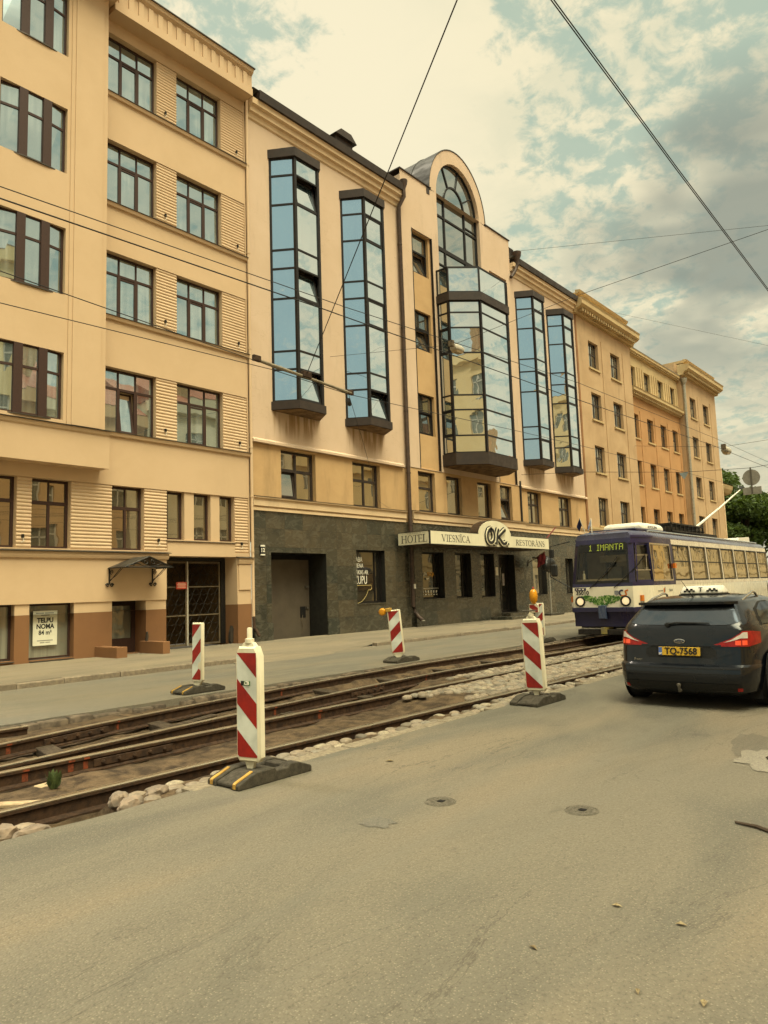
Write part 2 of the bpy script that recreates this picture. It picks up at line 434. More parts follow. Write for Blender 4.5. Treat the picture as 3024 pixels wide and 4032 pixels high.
# ---------------------------------------------------------------- track bed
def bed(x, y):
    nn = noise.noise((x * 1.7, y * 1.7, 0)) * .035 + noise.noise((x * 5, y * 5, 4)) * .02
    z = -.205
    if y < 6.0:
        z = -.07
        if abs(x - 2.90) < .36: z = -.07 - .75 * max(0, 1 - abs(x - 2.90) / .36) ** .3
    elif y < 7.42: z = -.165 if x < 8.6 else (-.165 + .115 * min(1, (x - 8.6) / .8))
    elif y < 8.4: z = -.20 if x < 10 else (-.20 + .14 * min(1, (x - 10) / .8))
    elif y > 9.7: z = -.10 if x < 9 else -.13
    return z + nn
mb = MB(); xs = [-5 + .1 * i for i in range(420)] + [40, 60, 160]; ys = [5.3 + .1 * j for j in range(53)]; k = len(ys)
mb.add([(x, y, bed(x, y)) for x in xs for y in ys], [(i * k + j, (i + 1) * k + j, (i + 1) * k + j + 1, i * k + j + 1) for i in range(len(xs) - 1) for j in range(k - 1)])
mb.quad((-120, 5.3, -.2), (-5, 5.3, -.2), (-5, 10.5, -.2), (-120, 10.5, -.2))
tag(mb.build('track_bed', M_dirt, smooth=80), kind='structure')

# cobbles
def stone(mb, x, y, z, a, b, h, rot, seg=8):
    c, s = math.cos(rot), math.sin(rot); jit = [random.uniform(.82, 1.1) for _ in range(seg)]; rings = []
    for r, q in ((1, -.9), (1.0, .1), (.86, .55), (.5, .92)):
        rings.append([(x + c * a * r * jit[i] * math.cos(2 * math.pi * i / seg) - s * b * r * jit[i] * math.sin(2 * math.pi * i / seg),
                       y + s * a * r * jit[i] * math.cos(2 * math.pi * i / seg) + c * b * r * jit[i] * math.sin(2 * math.pi * i / seg), z + h * q) for i in range(seg)])
    mb.loft(rings, cap0=False)
def cobbles(mb, x0, x1, y0, y1, p, z, keep=1., edge=None):
    y = y0 + p / 2
    while y < y1:
        x = x0 + random.uniform(0, p)
        while x < x1:
            w = p * random.uniform(.85, 1.45)
            if random.random() < keep and (edge is None or edge(x, y)):
                stone(mb, x + w / 2, y + random.uniform(-.02, .02), z + random.uniform(-.010, .010), w * .53, p * random.uniform(.48, .6), .028, random.uniform(-.35, .35))
            x += w
        y += p * .93
mb = MB()
cobbles(mb, 8.4, 34, 6.17, 7.36, .15, -.034, .97, lambda x, y: x > 9.1 + .6 * math.sin(y * 4) )
cobbles(mb, 10.2, 34, 7.58, 8.2, .15, -.045, .96, lambda x, y: x > 10.8 + .8 * math.sin(y * 5))
cobbles(mb, 3.35, 34, 5.53, 5.92, .145, -.064, .72)
cobbles(mb, 0, 2.5, 5.45, 5.95, .12, -.072, .5)
tag(mb.build('cobblestone_paving', M_cob, smooth=60), kind='structure')
mb = MB(); x = 3.7
while x < 40:
    L = random.uniform(.28, .5)
    if random.random() < .93 and not (4.0 < x < 4.6): mb.box(x + .01, x + L - .01, 5.31 + random.uniform(-.02, .02), 5.49 + random.uniform(-.02, .02), -.15, .006 + random.uniform(-.006, .004))
    x += L
tag(mb.build('stone_edging', M_sett, bevel=.008), kind='structure')
mb = MB(); x = -3.
while x < 40:
    L = random.uniform(.2, .48); y0 = 10.26 + random.uniform(-.07, .04)
    if random.random() < .93: mb.box(x + .012, x + L - .012, y0, 10.45, -.3, -.02 + random.uniform(-.035, .008))
    x += L
tag(mb.build('stone_edging', M_stone, bevel=.02, smooth=50), kind='structure')

# ---------------------------------------------------------------- rails
def resample(pts, step=.35):
    pts = smooth_pts(pts, 3); out = [pts[0]]; acc = 0
    for a, b in zip(pts, pts[1:]):
        acc += math.hypot(b[0] - a[0], b[1] - a[1])
        if acc > (step if b[0] < 25 else 4): out.append(b); acc = 0
    out.append(pts[-1]); return out
def rail(pts, groove=0, label='', z=0.):
    P = resample(pts); mb = MB()
    def sweep(prof, mi):
        rings = []
        for i, (x, y) in enumerate(P):
            a = P[max(i - 1, 0)]; b = P[min(i + 1, len(P) - 1)]; t = Vector((b[0] - a[0], b[1] - a[1])).normalized()
            rings.append([(x - t.y * o, y + t.x * o, z + h) for o, h in prof])
        mb.loft(rings, mi)
    sweep([(-.032, -.002), (-.022, .004), (.022, .004), (.032, -.002), (.03, -.012), (-.03, -.012)], 1)
    sweep([(-.034, -.0125), (.034, -.0125), (.034, -.035), (.011, -.05), (.011, -.135), (.075, -.152), (.075, -.168), (-.075, -.168), (-.075, -.152), (-.011, -.135), (-.011, -.05), (-.034, -.035)], 0)
    if groove:
        g = groove
        sweep([(g * .072, -.006), (g * .09, -.006), (g * .09, -.06), (g * .072, -.06)], 1)
        sweep([(g * .0345, -.036), (g * .0345, -.05), (g * .0715, -.05), (g * .0715, -.036)], 0)
    o = mb.build('rail', [M_rust, M_steel], org=(pts[0][0], pts[0][1], 0), smooth=30)
    tag(o, label, 'rail', 'tram rails in the street'); return o, P
def on_rail(P, x):
    for a, b in zip(P, P[1:]):
        if a[0] <= x <= b[0]: return a[1] + (b[1] - a[1]) * (x - a[0]) / (b[0] - a[0])
    return P[0][1]
RL = {}
r4, RL[4] = rail([(-8, 6.2), (2.5, 6.13), (5.2, 6.08), (8.6, 6.0), (14, 5.84), (20, 5.8), (60, 5.8), (120, 5.8)], 1, 'grooved tram rail nearest the pale asphalt lane, beside the stone edging')
r3, RL[3] = rail([(-8, 7.62), (2.2, 7.52), (5.9, 7.5), (9.5, 7.46), (14, 7.37), (20, 7.33), (60, 7.3), (120, 7.3)], 1, 'second tram rail from the pale asphalt lane, shiny top, cobbles on both sides farther on')
r2, RL[2] = rail([(-4, 7.5), (1, 7.6), (3.2, 7.8), (4.9, 8.06), (6.5, 8.25), (8.4, 8.42), (10, 8.58), (12.2, 8.68), (15, 8.5), (18, 8.33), (60, 8.3), (120, 8.3)], 0, 'curving rusty tram rail that leads under the right wheels of the tram')
r1, RL[1] = rail([(-4, 7.9), (1, 8.5), (3.65, 9.03), (5.4, 9.38), (7.5, 9.65), (10.3, 9.9), (12.7, 10.03), (14.8, 10.0), (17, 9.82), (20, 9.75), (60, 9.75), (120, 9.75)], 0, 'rusty tram rail lying closest to the broken stone edge of the far lane')
r0, RL[0] = rail([(-6, 10.0), (0, 10.0), (4.4, 10.03)], 0, 'short cut-off piece of old rail by the far lane at left')
for q, xs, side in ((r3, (3.98,), -1), (r1, (4.2,), -1), (r2, (9.0,), -1)):
    P = RL[3 if q is r3 else 1 if q is r1 else 2]
    for x in xs:
        y = on_rail(P, x); y2 = on_rail(P, x + .9); ang = math.atan2(y2 - y, .9)
        M = Matrix.Translation((x, y, 0)) @ Matrix.Rotation(ang, 4, 'Z')
        fp = MB().box(0, .95, -.036, -.0115, -.13, -.052).xf(M).build('fishplate', M_rust, q, bevel=.004)
        for k in range(5):
            t = MB().lathe([(.0, -.036), (.024, -.036), (.022, -.058), (.013, -.06), (.013, -.078), (0, -.078)], (.1 + k * .185, 0, -.09), 'y', 6)
            t.xf(M).build('bolt', M_rust, fp)
for q, k, xs in ((r3, 3, (3.28, 3.74, 3.9, 7.3)), (r1, 1, (3.75, 5.3, 8.6)), (r2, 2, (7.2, 9.7, 11.3))):
    for x in xs:
        y = on_rail(RL[k], x); ang = math.atan2(on_rail(RL[k], x + .1) - y, .1); w = random.uniform(.018, .035)
        M = Matrix.Translation((x, y, 0)) @ Matrix.Rotation(ang, 4, 'Z')
        pm = MB(); pm.box(-w, w, -.0375, -.034, -.033, -.014); pm.box(-w * .9, w * .8, -.0145, -.0105, -.132, -.055)
        pm.xf(M).build('paint_mark', M_orange, q)
# sleepers and timber
def beam(name, a, b, w, h, m, label, cat, group=None):
    a = Vector(a); b = Vector(b); L = (b - a).length; ang = math.atan2(b.y - a.y, b.x - a.x); tilt = math.asin((b.z - a.z) / L)
    M = Matrix.Translation(a) @ Matrix.Rotation(ang, 4, 'Z') @ Matrix.Rotation(-tilt, 4, 'Y')
    mb = MB().box(0, L, -w / 2, w / 2, -h, 0).xf(M)
    return tag(mb.build(name, m, org=tuple(a), bevel=.008), label, cat, group)
SLP = 'old sleepers in the open track trench'
for i, x in enumerate((3.9, 5.6, 7.35, 9.2, 11.0, 12.9, 14.8)):
    y1 = on_rail(RL[2], x); y2 = on_rail(RL[1], x)
    lab = ['dark sleeper under the rails at the left picture edge', 'dark sleeper just left of the nearest striped beacon', 'dark sleeper right of the nearest striped beacon', 'sleeper in the trench, level with the beacon carrying the side lamp', 'sleeper in the trench, beyond the fishplate of the curving rail', 'sleeper in the trench, short of the standing capped beacon', 'sleeper in the trench nearest to the tram'][i]
    beam('sleeper', (x + .02, y1 - .25, -.128), (x + .35, y2 + .25, -.128), .22, .12, M_wood, lab, 'sleeper', SLP)
beam('timber_plank', (2.3, 7.25, -.10), (2.86, 6.28, -.03), .10, .035, M_plank, 'pale plank lying against the nearest rail at the left edge', 'plank')
beam('timber_plank', (4.6, 8.35, -.10), (6.6, 8.95, -.085), .14, .03, M_wood, 'thin dark board lying between the two rusty rails', 'plank')
beam('timber_plank', (3.3, 7.28, -.15), (3.62, 7.33, -.15), .13, .03, M_plank, 'short pale wood block wedged at the foot of the rail by the weed', 'plank')
def boulder(loc, a, b, h, rot, label):
    mb = MB(); bm = bmesh.new(); bmesh.ops.create_icosphere(bm, subdivisions=3, radius=1)
    for v in bm.verts:
        d = 1 + .34 * noise.noise(v.co * 1.6 + Vector(loc)) + .12 * noise.noise(v.co * 4)
        v.co = Matrix.Rotation(rot, 3, 'Z') @ Vector((v.co.x * a * d, v.co.y * b * d, v.co.z * h * d))
    mb.add([v.co + Vector(loc) for v in bm.verts], [[v.index for v in f.verts] for f in bm.faces]); bm.free()
    tag(mb.build('boulder', M_boul, org=loc, smooth=22), label, 'boulder', 'loose boulders by the near rail')
boulder((3.30, 5.80, -.06), .085, .07, .075, .3, 'pinkish boulder at the right end of the dark hole, touching the rail')
boulder((3.26, 5.54, -.05), .12, .075, .075, .3, 'large grey boulder at the right end of the dark hole, by the asphalt')
boulder((2.36, 5.76, -.065), .13, .08, .06, .1, 'flat reddish boulder left of the dark hole')
boulder((2.50, 5.58, -.065), .15, .075, .055, .2, 'flat pale boulder between the reddish one and the dark hole')
boulder((3.62, 5.72, -.045), .11, .075, .05, .2, 'small pale boulder farther right along the near rail')
mb = MB()
for i in range(46):
    a = random.uniform(0, 6.28); r = random.uniform(.015, .06); h = random.uniform(.03, .15); x, y = 3.38 + r * math.cos(a), 7.12 + r * math.sin(a)
    w = random.uniform(.015, .035); b = a + random.uniform(-1, 1)
    mb.add([(x - .4 * r * math.cos(a), y - .4 * r * math.sin(a), -.17), (x + w * math.sin(b), y - w * math.cos(b), -.16 + h * .6), (x + .5 * r * math.cos(a), y + .5 * r * math.sin(a), -.13 + h), (x - w * math.sin(b), y + w * math.cos(b), -.13 + h * .6)], [(0, 1, 2, 3)])
tag(mb.build('weed_plant', M_leaf0, org=(3.38, 7.12, -.17), fixn=False), 'small green weed growing at the foot of the rail', 'weed')

# ---------------------------------------------------------------- small things on the asphalt
M_lid = pmat('worn_iron_lid', (.135, .118, .086), (.085, .075, .056), .6, metal=.1, scale=50, bump=.5)
def manhole(x, y, r, label):
    o = empty('manhole_cover', (x, y, 0)); tag(o, label, 'manhole cover', 'manhole covers in the asphalt')
    mb = MB().lathe([(r * 1.16, -.02), (r * 1.16, .003), (r * 1.06, .005), (r * 1.06, -.02)], (x, y, 0), 'z', 28)
    mb.build('frame_ring', M_lid, o, smooth=30)
    mb = MB().lathe([(0, .002), (r * .35, .003), (r * .36, .006), (r * .52, .006), (r * .53, .003), (r * .75, .003), (r * .76, .006), (r, .005), (r, -.02), (0, -.02)][::-1], (x, y, 0), 'z', 28)
    for k in range(10):
        a = 2 * math.pi * k / 10; c, s = math.cos(a), math.sin(a)
        mb.add([(x + c * r * .56 - s * .012, y + s * r * .56 + c * .012, .0065), (x + c * r * .72 - s * .012, y + s * r * .72 + c * .012, .0065), (x + c * r * .72 + s * .012, y + s * r * .72 - c * .012, .0065), (x + c * r * .56 + s * .012, y + s * r * .56 - c * .012, .0065)], [(0, 1, 2, 3)])
    mb.build('lid', M_lid, o, smooth=30)
    MB().box(x - .02, x + .03, y - .028, y + .02, .004, .0085).build('lifting_slot', M_black, o)
manhole(4.6, 3.42, .105, 'small round valve cover in the road, nearer the dark asphalt patch')
manhole(4.98, 2.45, .105, 'small round valve cover in the road, farther right of the two')
def blob(name, cx, cy, a, b, rot, z, m, seed, n=30, irr=.25):
    ring = []
    for i in range(n):
        t = 2 * math.pi * i / n; d = 1 + irr * noise.noise((math.cos(t) * 2.2, math.sin(t) * 2.2, seed)); x, y = a * d * math.cos(t), b * d * math.sin(t)
        ring.append((cx + x * math.cos(rot) - y * math.sin(rot), cy + x * math.sin(rot) + y * math.cos(rot), z))
    return tag(MB().add(ring + [(cx, cy, z)], [(i, (i + 1) % n, n) for i in range(n)]).build(name, m), kind='structure')
M_patch = asphalt('asphalt_patch', (.13, .12, .095), (.11, .10, .08), (.14, .12, .09))
blob('asphalt_patch', 3.95, 3.49, .11, .12, .3, .004, M_patch, 2, irr=.5)
m, N, b = newmat('puddle_water'); N.set(b.inputs['Base Color'], (.05, .045, .035)); b.inputs['Roughness'].default_value = .02; M_water = m
M_wet = asphalt('wet_asphalt', (.122, .108, .080), (.10, .092, .07), (.128, .106, .075))
blob('wet_asphalt', 7.8, 2.02, .6, .17, .2, .003, M_wet, 12, irr=.6)
blob('dusty_patch', 7.22, 1.78, .42, .20, .25, .006, asphalt('pale_dust', (.225, .20, .155), (.18, .165, .125), (.215, .185, .135)), 21, irr=.55)
blob('puddle', 7.3, 1.70, .12, .07, .25, .009, M_water, 12, irr=.4)
M_twig = pmat('twig_bark', (.06, .04, .025), None, .8)
o = MB().tube([(5.27, 1.5, .012), (5.24, 1.36, .016), (5.16, 1.22, .012), (5.1, 1.02, .01)], [.008, .012, .013, .012], 6).build('twig', M_twig, org=(5.27, 1.5, 0))
tag(o, 'short dark twig on the asphalt at the right picture edge', 'twig')
M_litter = pmat('dry_leaf', (.30, .24, .13), (.14, .10, .05), .8, scale=60)
for i, (x, y, s, lab) in enumerate(((3.0, 1.02, .03, 'dry curled leaf on the asphalt near the bottom right corner'), (2.93, 1.25, .022, 'small dark dry leaf left of the curled one, bottom right'), (5.4, 4.6, .05, 'dark leaf on the asphalt beyond the nearest beacon'), (3.62, 1.62, .03, 'pale scrap of leaf on the asphalt right of the middle'), (3.0, 1.75, .025, 'brown crumpled leaf on the lower road'), (3.6, 1.3, .03, 'thin dry leaf on the right part of the road'))):
    mb = MB(); a = random.uniform(0, 6)
    P = lambda u, v, z: (x + s * (u * math.cos(a) - v * math.sin(a)), y + s * (u * math.sin(a) + v * math.cos(a)), z)
    mb.add([P(-1, 0, .004), P(-.2, .45, .016), P(.9, .1, .006), P(-.1, -.45, .014), P(0, 0, .005)], [(0, 1, 4), (1, 2, 4), (2, 3, 4), (3, 0, 4)])
    tag(mb.build('fallen_leaf', M_litter, org=(x, y, 0), fixn=False), lab, 'leaf', 'dry leaves on the asphalt')
# ================================================================ YELLOW APARTMENT BUILDING
def stucco(name, a, b, streak=None, bump=.25, dirt=.25):
    m, N, bs = newmat(name); p = N.pos()
    f = N.noise(N.sc(p, (.35, .35, .35)), 1.6, 6, .65, .3)
    c = N.mix(N.mr(f, .32, .7), a, b)
    g = N.noise(N.sc(p, (1, 1, .22)), 1.3, 5, .65)
    c = N.mix(N.m('MULTIPLY', N.mr(g, .54, .76), dirt), c, tuple(x * .55 for x in a))
    c = N.mix(N.mr(N.noise(p, 55, 4, .7), .3, .75, 0, .10), c, tuple(x * .6 for x in a))
    if streak: c = streak(N, p, c)
    N.set(bs.inputs['Base Color'], c); bs.inputs['Roughness'].default_value = .82; bs.inputs['Specular IOR Level'].default_value = .25
    N.set(bs.inputs['Normal'], N.bump(N.noise(p, 70, 5, .7), bump, .004)); return m
M_yel = stucco('yellow_stucco', (.55, .39, .24), (.515, .362, .217), dirt=.10)
M_yel2 = stucco('yellow_stucco_ribbed', (.585, .425, .27), (.545, .388, .242), dirt=.12)
M_brown = stucco('brown_plinth_paint', (.215, .105, .045), (.185, .09, .04), dirt=.3)
M_fr = pmat('brown_window_frame', (.046, .020, .013), (.034, .016, .011), .6, scale=30, stretch=(4, 4, .5))
M_led = pmat('dark_metal_ledge', (.07, .058, .045), (.05, .042, .034), .5, metal=.4, scale=4)
M_gl1 = glassmat('window_glass_pale', (.03, .04, .042), (.74, .90, .96), .46, (.19, .215, .205), wave=.05, wscale=.9)
M_gl0 = glassmat('window_glass_dark', (.016, .015, .012), (.82, .76, .58), .36, (.075, .066, .048), wave=.05, wscale=.9)
M_glS = glassmat('shop_glass_papered', (.14, .135, .10), (.75, .76, .66), .12, (.26, .25, .19), wave=.2, wscale=2)
M_ironw = pmat('wrought_iron', (.035, .032, .028), (.02, .018, .016), .5, metal=.6, scale=20)
M_wht = pmat('white_plastic', (.70, .66, .56), (.62, .58, .48), .5, scale=12)
B = empty('apartment_building', (11, 20.4, 0))
tag(B, 'yellow stucco apartment building with ribbed panels, brown windows and brown plinth, nearest at left', 'building')
ROWS = [(17.92, 20.02), (14.20, 16.32), (10.47, 12.58), (6.78, 8.83)]
mb = MB(); XL = 3.0
ops = [(10.7, 16.6, a, b, .05) for a, b in ROWS]
F0 = [(7.3, 8.55, 3.15, 5.13), (8.96, 10.08, 3.15, 5.13), (11.36, 12.45, 3.15, 5.13), (13.28, 13.95, 3.53, 5.12), (14.32, 15.0, 3.53, 5.12), (15.37, 16.0, 3.53, 5.12)]
ops += [(XL, 13.28, 3.15, 5.13, .05), (13.28, 16.6, 3.53, 5.13, .05), (15.99, 16.6, 3.15, 3.53, .05)]
wall(mb, XL, 16.66, 3.0, 21.3, ops, 20.4)
for i, (a, b) in enumerate(ROWS):
    wall(mb, 10.7, 16.6, a, b, [(11.05, 12.87, a, b, .32), (13.66, 15.54, a, b, .32)], 20.45)
wall(mb, XL, 16.6, 3.15, 5.13, [(q[0], q[1], q[2], q[3], .35) for q in F0], 20.45)
wall(mb, XL, 13.22, 1.6, 3.0, [], 20.36)
mb.quad((XL, 20.36, 1.6), (13.22, 20.36, 1.6), (13.22, 20.4, 1.6), (XL, 20.4, 1.6)); mb.quad((13.22, 20.36, 1.6), (13.22, 20.36, 3.0), (13.22, 21.4, 3.0), (13.22, 21.4, 1.6))
mb.box(16.05, 16.66, 20.37, 21.4, 1.35, 3.0); mb.box(13.22, 16.05, 20.41, 21.4, 3.0, 3.04)
mb.box(16.1, 16.62, 20.33, 20.37, 1.85, 2.72)
DO = [(7.0, 8.55, .1, 1.6, .3), (8.94, 10.2, .06, 1.6, .3), (11.37, 12.5, 0, 1.6, .75)]
wall(mb, XL, 13.22, 1.3, 1.6, DO, 20.40)
mb.quad((13.22, 20.4, 1.3), (13.22, 20.4, 1.6), (13.22, 21.4, 1.6), (13.22, 21.4, 1.3))
wall(mb, XL, 13.22, 0, 1.3, DO, 20.385, 1)
mb.quad((13.22, 20.385, -.1), (13.22, 20.385, 1.3), (13.22, 21.4, 1.3), (13.22, 21.4, -.1), 1)
mb.box(16.05, 16.66, 20.355, 21.4, -.1, 1.35, 1)
mb.box(XL, 16.66, 20.8, 33, 3.2, 21.6)          # body
mb.build('wall', [M_yel, M_brown], B)
# ribbed panels
def rp(x0, x1, z0, z1): ribs(MB(), x0, x1, z0, z1, 20.447).build('ribbed_panel', M_yel2, B, smooth=50, fixn=False)
for a, b in ROWS:
    rp(12.875, 13.655, a + .002, b - .004); rp(15.545, 16.595, a + .002, b - .004)
for x0, x1 in ((8.555, 8.955), (10.085, 11.355), (12.455, 13.27), (16.005, 16.595)): rp(x0, x1, 3.152, 5.126)
# sill bands: moulded yellow string course with a dark metal weathering
for a, b in ROWS:
    mb = MB().prism([(20.4, a - .15), (20.33, a - .13), (20.30, a - .05), (20.30, a - .022), (20.4, a - .022)], 'x', 10.98, 16.68)
    mb.build('string_course', M_yel, B)
    MB().prism([(20.62, a + .03), (20.62, a), (20.27, a - .021), (20.27, a - .005)], 'x', 10.97, 16.70).build('sill_flashing', M_led, B)
MB().prism([(20.37, 2.86), (20.3, 2.88), (20.27, 2.95), (20.27, 3.05), (20.4, 3.05)], 'x', XL, 13.26).build('string_course', M_yel, B)
MB().prism([(20.62, 3.16), (20.62, 3.13), (20.2, 3.055), (20.2, 3.075)], 'x', XL, 13.3).build('sill_flashing', M_led, B)
MB().prism([(20.62, 3.54), (20.62, 3.51), (20.36, 3.47), (20.36, 3.49)], 'x', 13.25, 16.02).build('sill_flashing', M_led, B)
MB().prism([(20.36, 2.74), (20.3, 2.76), (20.27, 2.86), (20.27, 2.95), (20.36, 2.95)], 'x', 16.06, 16.66).build('string_course', M_yel, B)
MB().prism([(20.4, 3.02), (20.4, 2.99), (20.22, 2.955), (20.22, 2.975)], 'x', 16.02, 16.72).build('sill_flashing', M_led, B)
# windows of the flat part
for i, (a, b) in enumerate(ROWS):
    for j, (x0, x1) in enumerate(((11.05, 12.87), (13.66, 15.54))):
        W = x1 - x0; zt = a + .70 * (b - a); m1, m2 = x0 + .325 * W, x0 + .655 * W
        vb = [(m1, .10, a, zt), (m2, .12, a, zt), (m1, .045, zt, b), (m2, .045, zt, b)]
        op = (i == 3 and j == 0)
        ps = [(x0, m1, a, zt), (m2, x1, a, zt), (x0, m1, zt, b), (m1, m2, zt, b), (m2, x1, zt, b)] + ([] if op else [(m1, m2, a, zt)])
        window(B, x0, x1, a, b, 20.60, M_fr, M_gl1, .055, vb, [(zt, .075, x0 + .05, x1 - .05)] + ([] if op else [(zt - .09, .05, m1, m2), (a + .09, .05, m1, m2)]),
               panes=ps, sash=(m1 + .05, m2 - .06, a + .06, zt - .04, 9) if op else None)
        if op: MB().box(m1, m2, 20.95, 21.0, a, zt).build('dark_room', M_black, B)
for k, (x0, x1, a, b) in enumerate(F0):
    if k < 3:
        zt = a + .66 * (b - a); xm = (x0 + x1) / 2
        window(B, x0, x1, a, b, 20.62, M_fr, M_gl0, .07, [(xm, .07, a, zt), (xm, .03, zt, b)], [(zt, .1, x0 + .05, x1 - .05)], panes=[(x0, xm, a, zt), (xm, x1, a, zt), (x0, xm, zt, b), (xm, x1, zt, b)])
    else:
        window(B, x0, x1, a, b, 20.62, M_fr, M_gl0, .07)
# basement shop windows and the side door
for (x0, x1, a, b, d) in DO[:2]:
    window(B, x0, x1, a, b, 20.62, M_fr, M_glS, .06, nm='shop_window')
    MB().prism([(20.64, a + .02), (20.64, a - .02), (20.33, a - .05), (20.33, a - .03)], 'x', x0 + .01, x1 - .01).build('sill_flashing', M_led, B)
d = MB(); x0, x1 = 11.37, 12.5
for i, q in enumerate(((x0, x0 + .1, 0, 1.6), (x1 - .14, x1, 0, 1.6), (x0 + .1, x1 - .14, 1.45, 1.6), (x0 + .1, x1 - .14, 0, .45))): d.box(q[0], q[1], 21.0 + i * .002, 21.1, q[2], q[3])
dd = d.build('door', M_fr, B)
MB().quad((x0 + .05, 21.04, .4), (x1 - .1, 21.04, .4), (x1 - .1, 21.05, 1.5), (x0 + .05, 21.05, 1.5)).build('pane', M_glS, dd)
MB().box(10.83, 11.16, 19.15, 20.384, -.1, .30).build('step_cheek', M_brown, B, bevel=.01)
MB().box(12.28, 12.52, 19.1, 20.384, -.1, .36).build('step_cheek', M_brown, B, bevel=.01)
MB().prism([(12.33, .36), (12.36, .62), (12.40, .64), (12.42, .5), (12.40, .36)], 'y', 20.1, 20.16).build('boot_scraper', M_led, B)
# wall lamp hooks on the ribbed panels
HK = [(13.2, a + .28) for a, b in ROWS] + [(16.25, a + .28) for a, b in ROWS] + [(8.72, 3.42), (12.95, 3.44), (16.28, 3.42)]
for (x, z) in HK:
    l = MB().box(x - .028, x + .028, 20.36, 20.42, z, z + .10).build('wall_lamp', M_ironw, B)
    MB().tube([(x, 20.38, z), (x + .02, 20.36, z - .08), (x - .04, 20.37, z - .13)], .010, 5).build('bracket', M_wht, l)

# ---------------------------------------------------------------- projecting bay
mb = MB(); BO = [(7.62, 9.53, a - .02, b - .1, .4) for a, b in ROWS]
wall(mb, 5.6, 10.8, 6.58, 20.9, BO, 19.86)
mb.box(5.6, 10.94, 19.90, 20.42, 5.52, 6.60)
mb.box(5.6, 10.955, 20.28, 20.43, 6.6, 21.3)
mb.quad((10.8, 19.86, 6.58), (10.8, 20.4, 6.58), (10.8, 20.4, 21), (10.8, 19.86, 21))
mb.box(9.75, 10.62, 19.80, 19.87, 6.66, 20.6); mb.box(9.63, 9.75, 19.83, 19.87, 6.66, 20.6)
mb.box(6.5, 7.4, 19.80, 19.87, 6.66, 20.6); mb.box(7.4, 7.52, 19.83, 19.87, 6.66, 20.6)
mb.prism([(19.905, 5.5), (19.84, 5.5), (19.84, 6.46), (19.80, 6.50), (19.77, 6.56), (19.77, 6.61), (19.905, 6.61)], 'x', 5.6, 10.94)
mb.build('bay', M_yel, B)
MB().prism([(19.90, 6.67), (19.90, 6.64), (19.72, 6.615), (19.72, 6.63)], 'x', 5.6, 11.0).build('sill_flashing', M_led, B)
for a, b in ROWS:
    z0, z1 = a - .02, b - .1; zt = z0 + .68 * (z1 - z0)
    P = [(7.63, 20.0), (8.26, 19.90), (8.94, 19.90), (9.52, 19.99)]
    f = MB(); px = []
    for k in range(3):
        (xa, ya), (xb, yb) = P[k], P[k + 1]; L = math.hypot(xb - xa, yb - ya); ang = math.atan2(yb - ya, xb - xa)
        M = Matrix.Translation((xa, ya, 0)) @ Matrix.Rotation(ang, 4, 'Z'); t = MB(); e = .001 * k
        iw = .12 if k == 1 else .06
        for q in ((0, .06 if k == 0 else iw, z0, z1), (L - (.06 if k == 2 else iw), L, z0, z1)): t.box(q[0], q[1], e, .07, q[2], q[3])
        for q in ((z0, z0 + .06), (z1 - .05, z1), (zt - .035, zt + .035)): t.box(.02, L - .02, .004 + e, .066, q[0], q[1])
        t.xf(M); f.add(t.v, t.f); g = MB().quad((.03, .03, z0 + .03), (L - .03, .035, z0 + .03), (L - .03, .03, z1), (.03, .034, z1)).xf(M); px.append(g)
    for k in (1, 2):
        f.box(P[k][0] - .11, P[k][0] + .13, P[k][1] - .04, P[k][1] + .2, z0, z1)
    w = f.build('window', M_fr, B); g = MB()
    for q in px: g.add(q.v, q.f)
    g.build('pane', M_gl1, w)
    MB().prism([(7.6, 19.98), (7.95, 19.87), (8.28, 19.82), (8.94, 19.82), (9.25, 19.87), (9.56, 19.97), (9.56, 20.25), (7.6, 20.25)], 'z', z0 - .035, z0 - .004).build('sill_flashing', M_led, B)
# cornice with dentil slots
def cornice(y, x0, x1, zb, zt, nm='cornice'):
    mb = MB().prism([(20.4, zb), (y, zb), (y, zb + .28), (y + .05, zb + .30), (y + .05, zt - .24), (y - .06, zt - .14), (y - .10, zt - .02), (20.5, zt)], 'x', x0, x1)
    x = x0 + .12
    while x < x1 - .2:
        mb.box(x, x + .18, y + .004, y + .052, zb + .285, zt - .25); x += .36
    mb.build(nm, M_yel, B)
    MB().prism([(y - .14, zt - .018), (y - .14, zt + .02), (20.6, zt + .10), (20.6, zt + .003)], 'x', x0 - .03, x1 + .04).build('cornice_flashing', M_led, B)
cornice(19.85, 11.02, 16.62, 20.45, 21.5); cornice(19.2, 5.6, 11.0, 20.62, 21.7)
MB().prism([(20.5, 21.55), (26.5, 24.2), (33, 21.55)], 'x', XL, 16.66).build('roof', M_led, B)
MB().box(16.25, 16.62, 20.9, 21.4, 21.4, 22.5).build('chimney', pmat('zinc', (.30, .31, .30), None, .5, metal=.5), B)
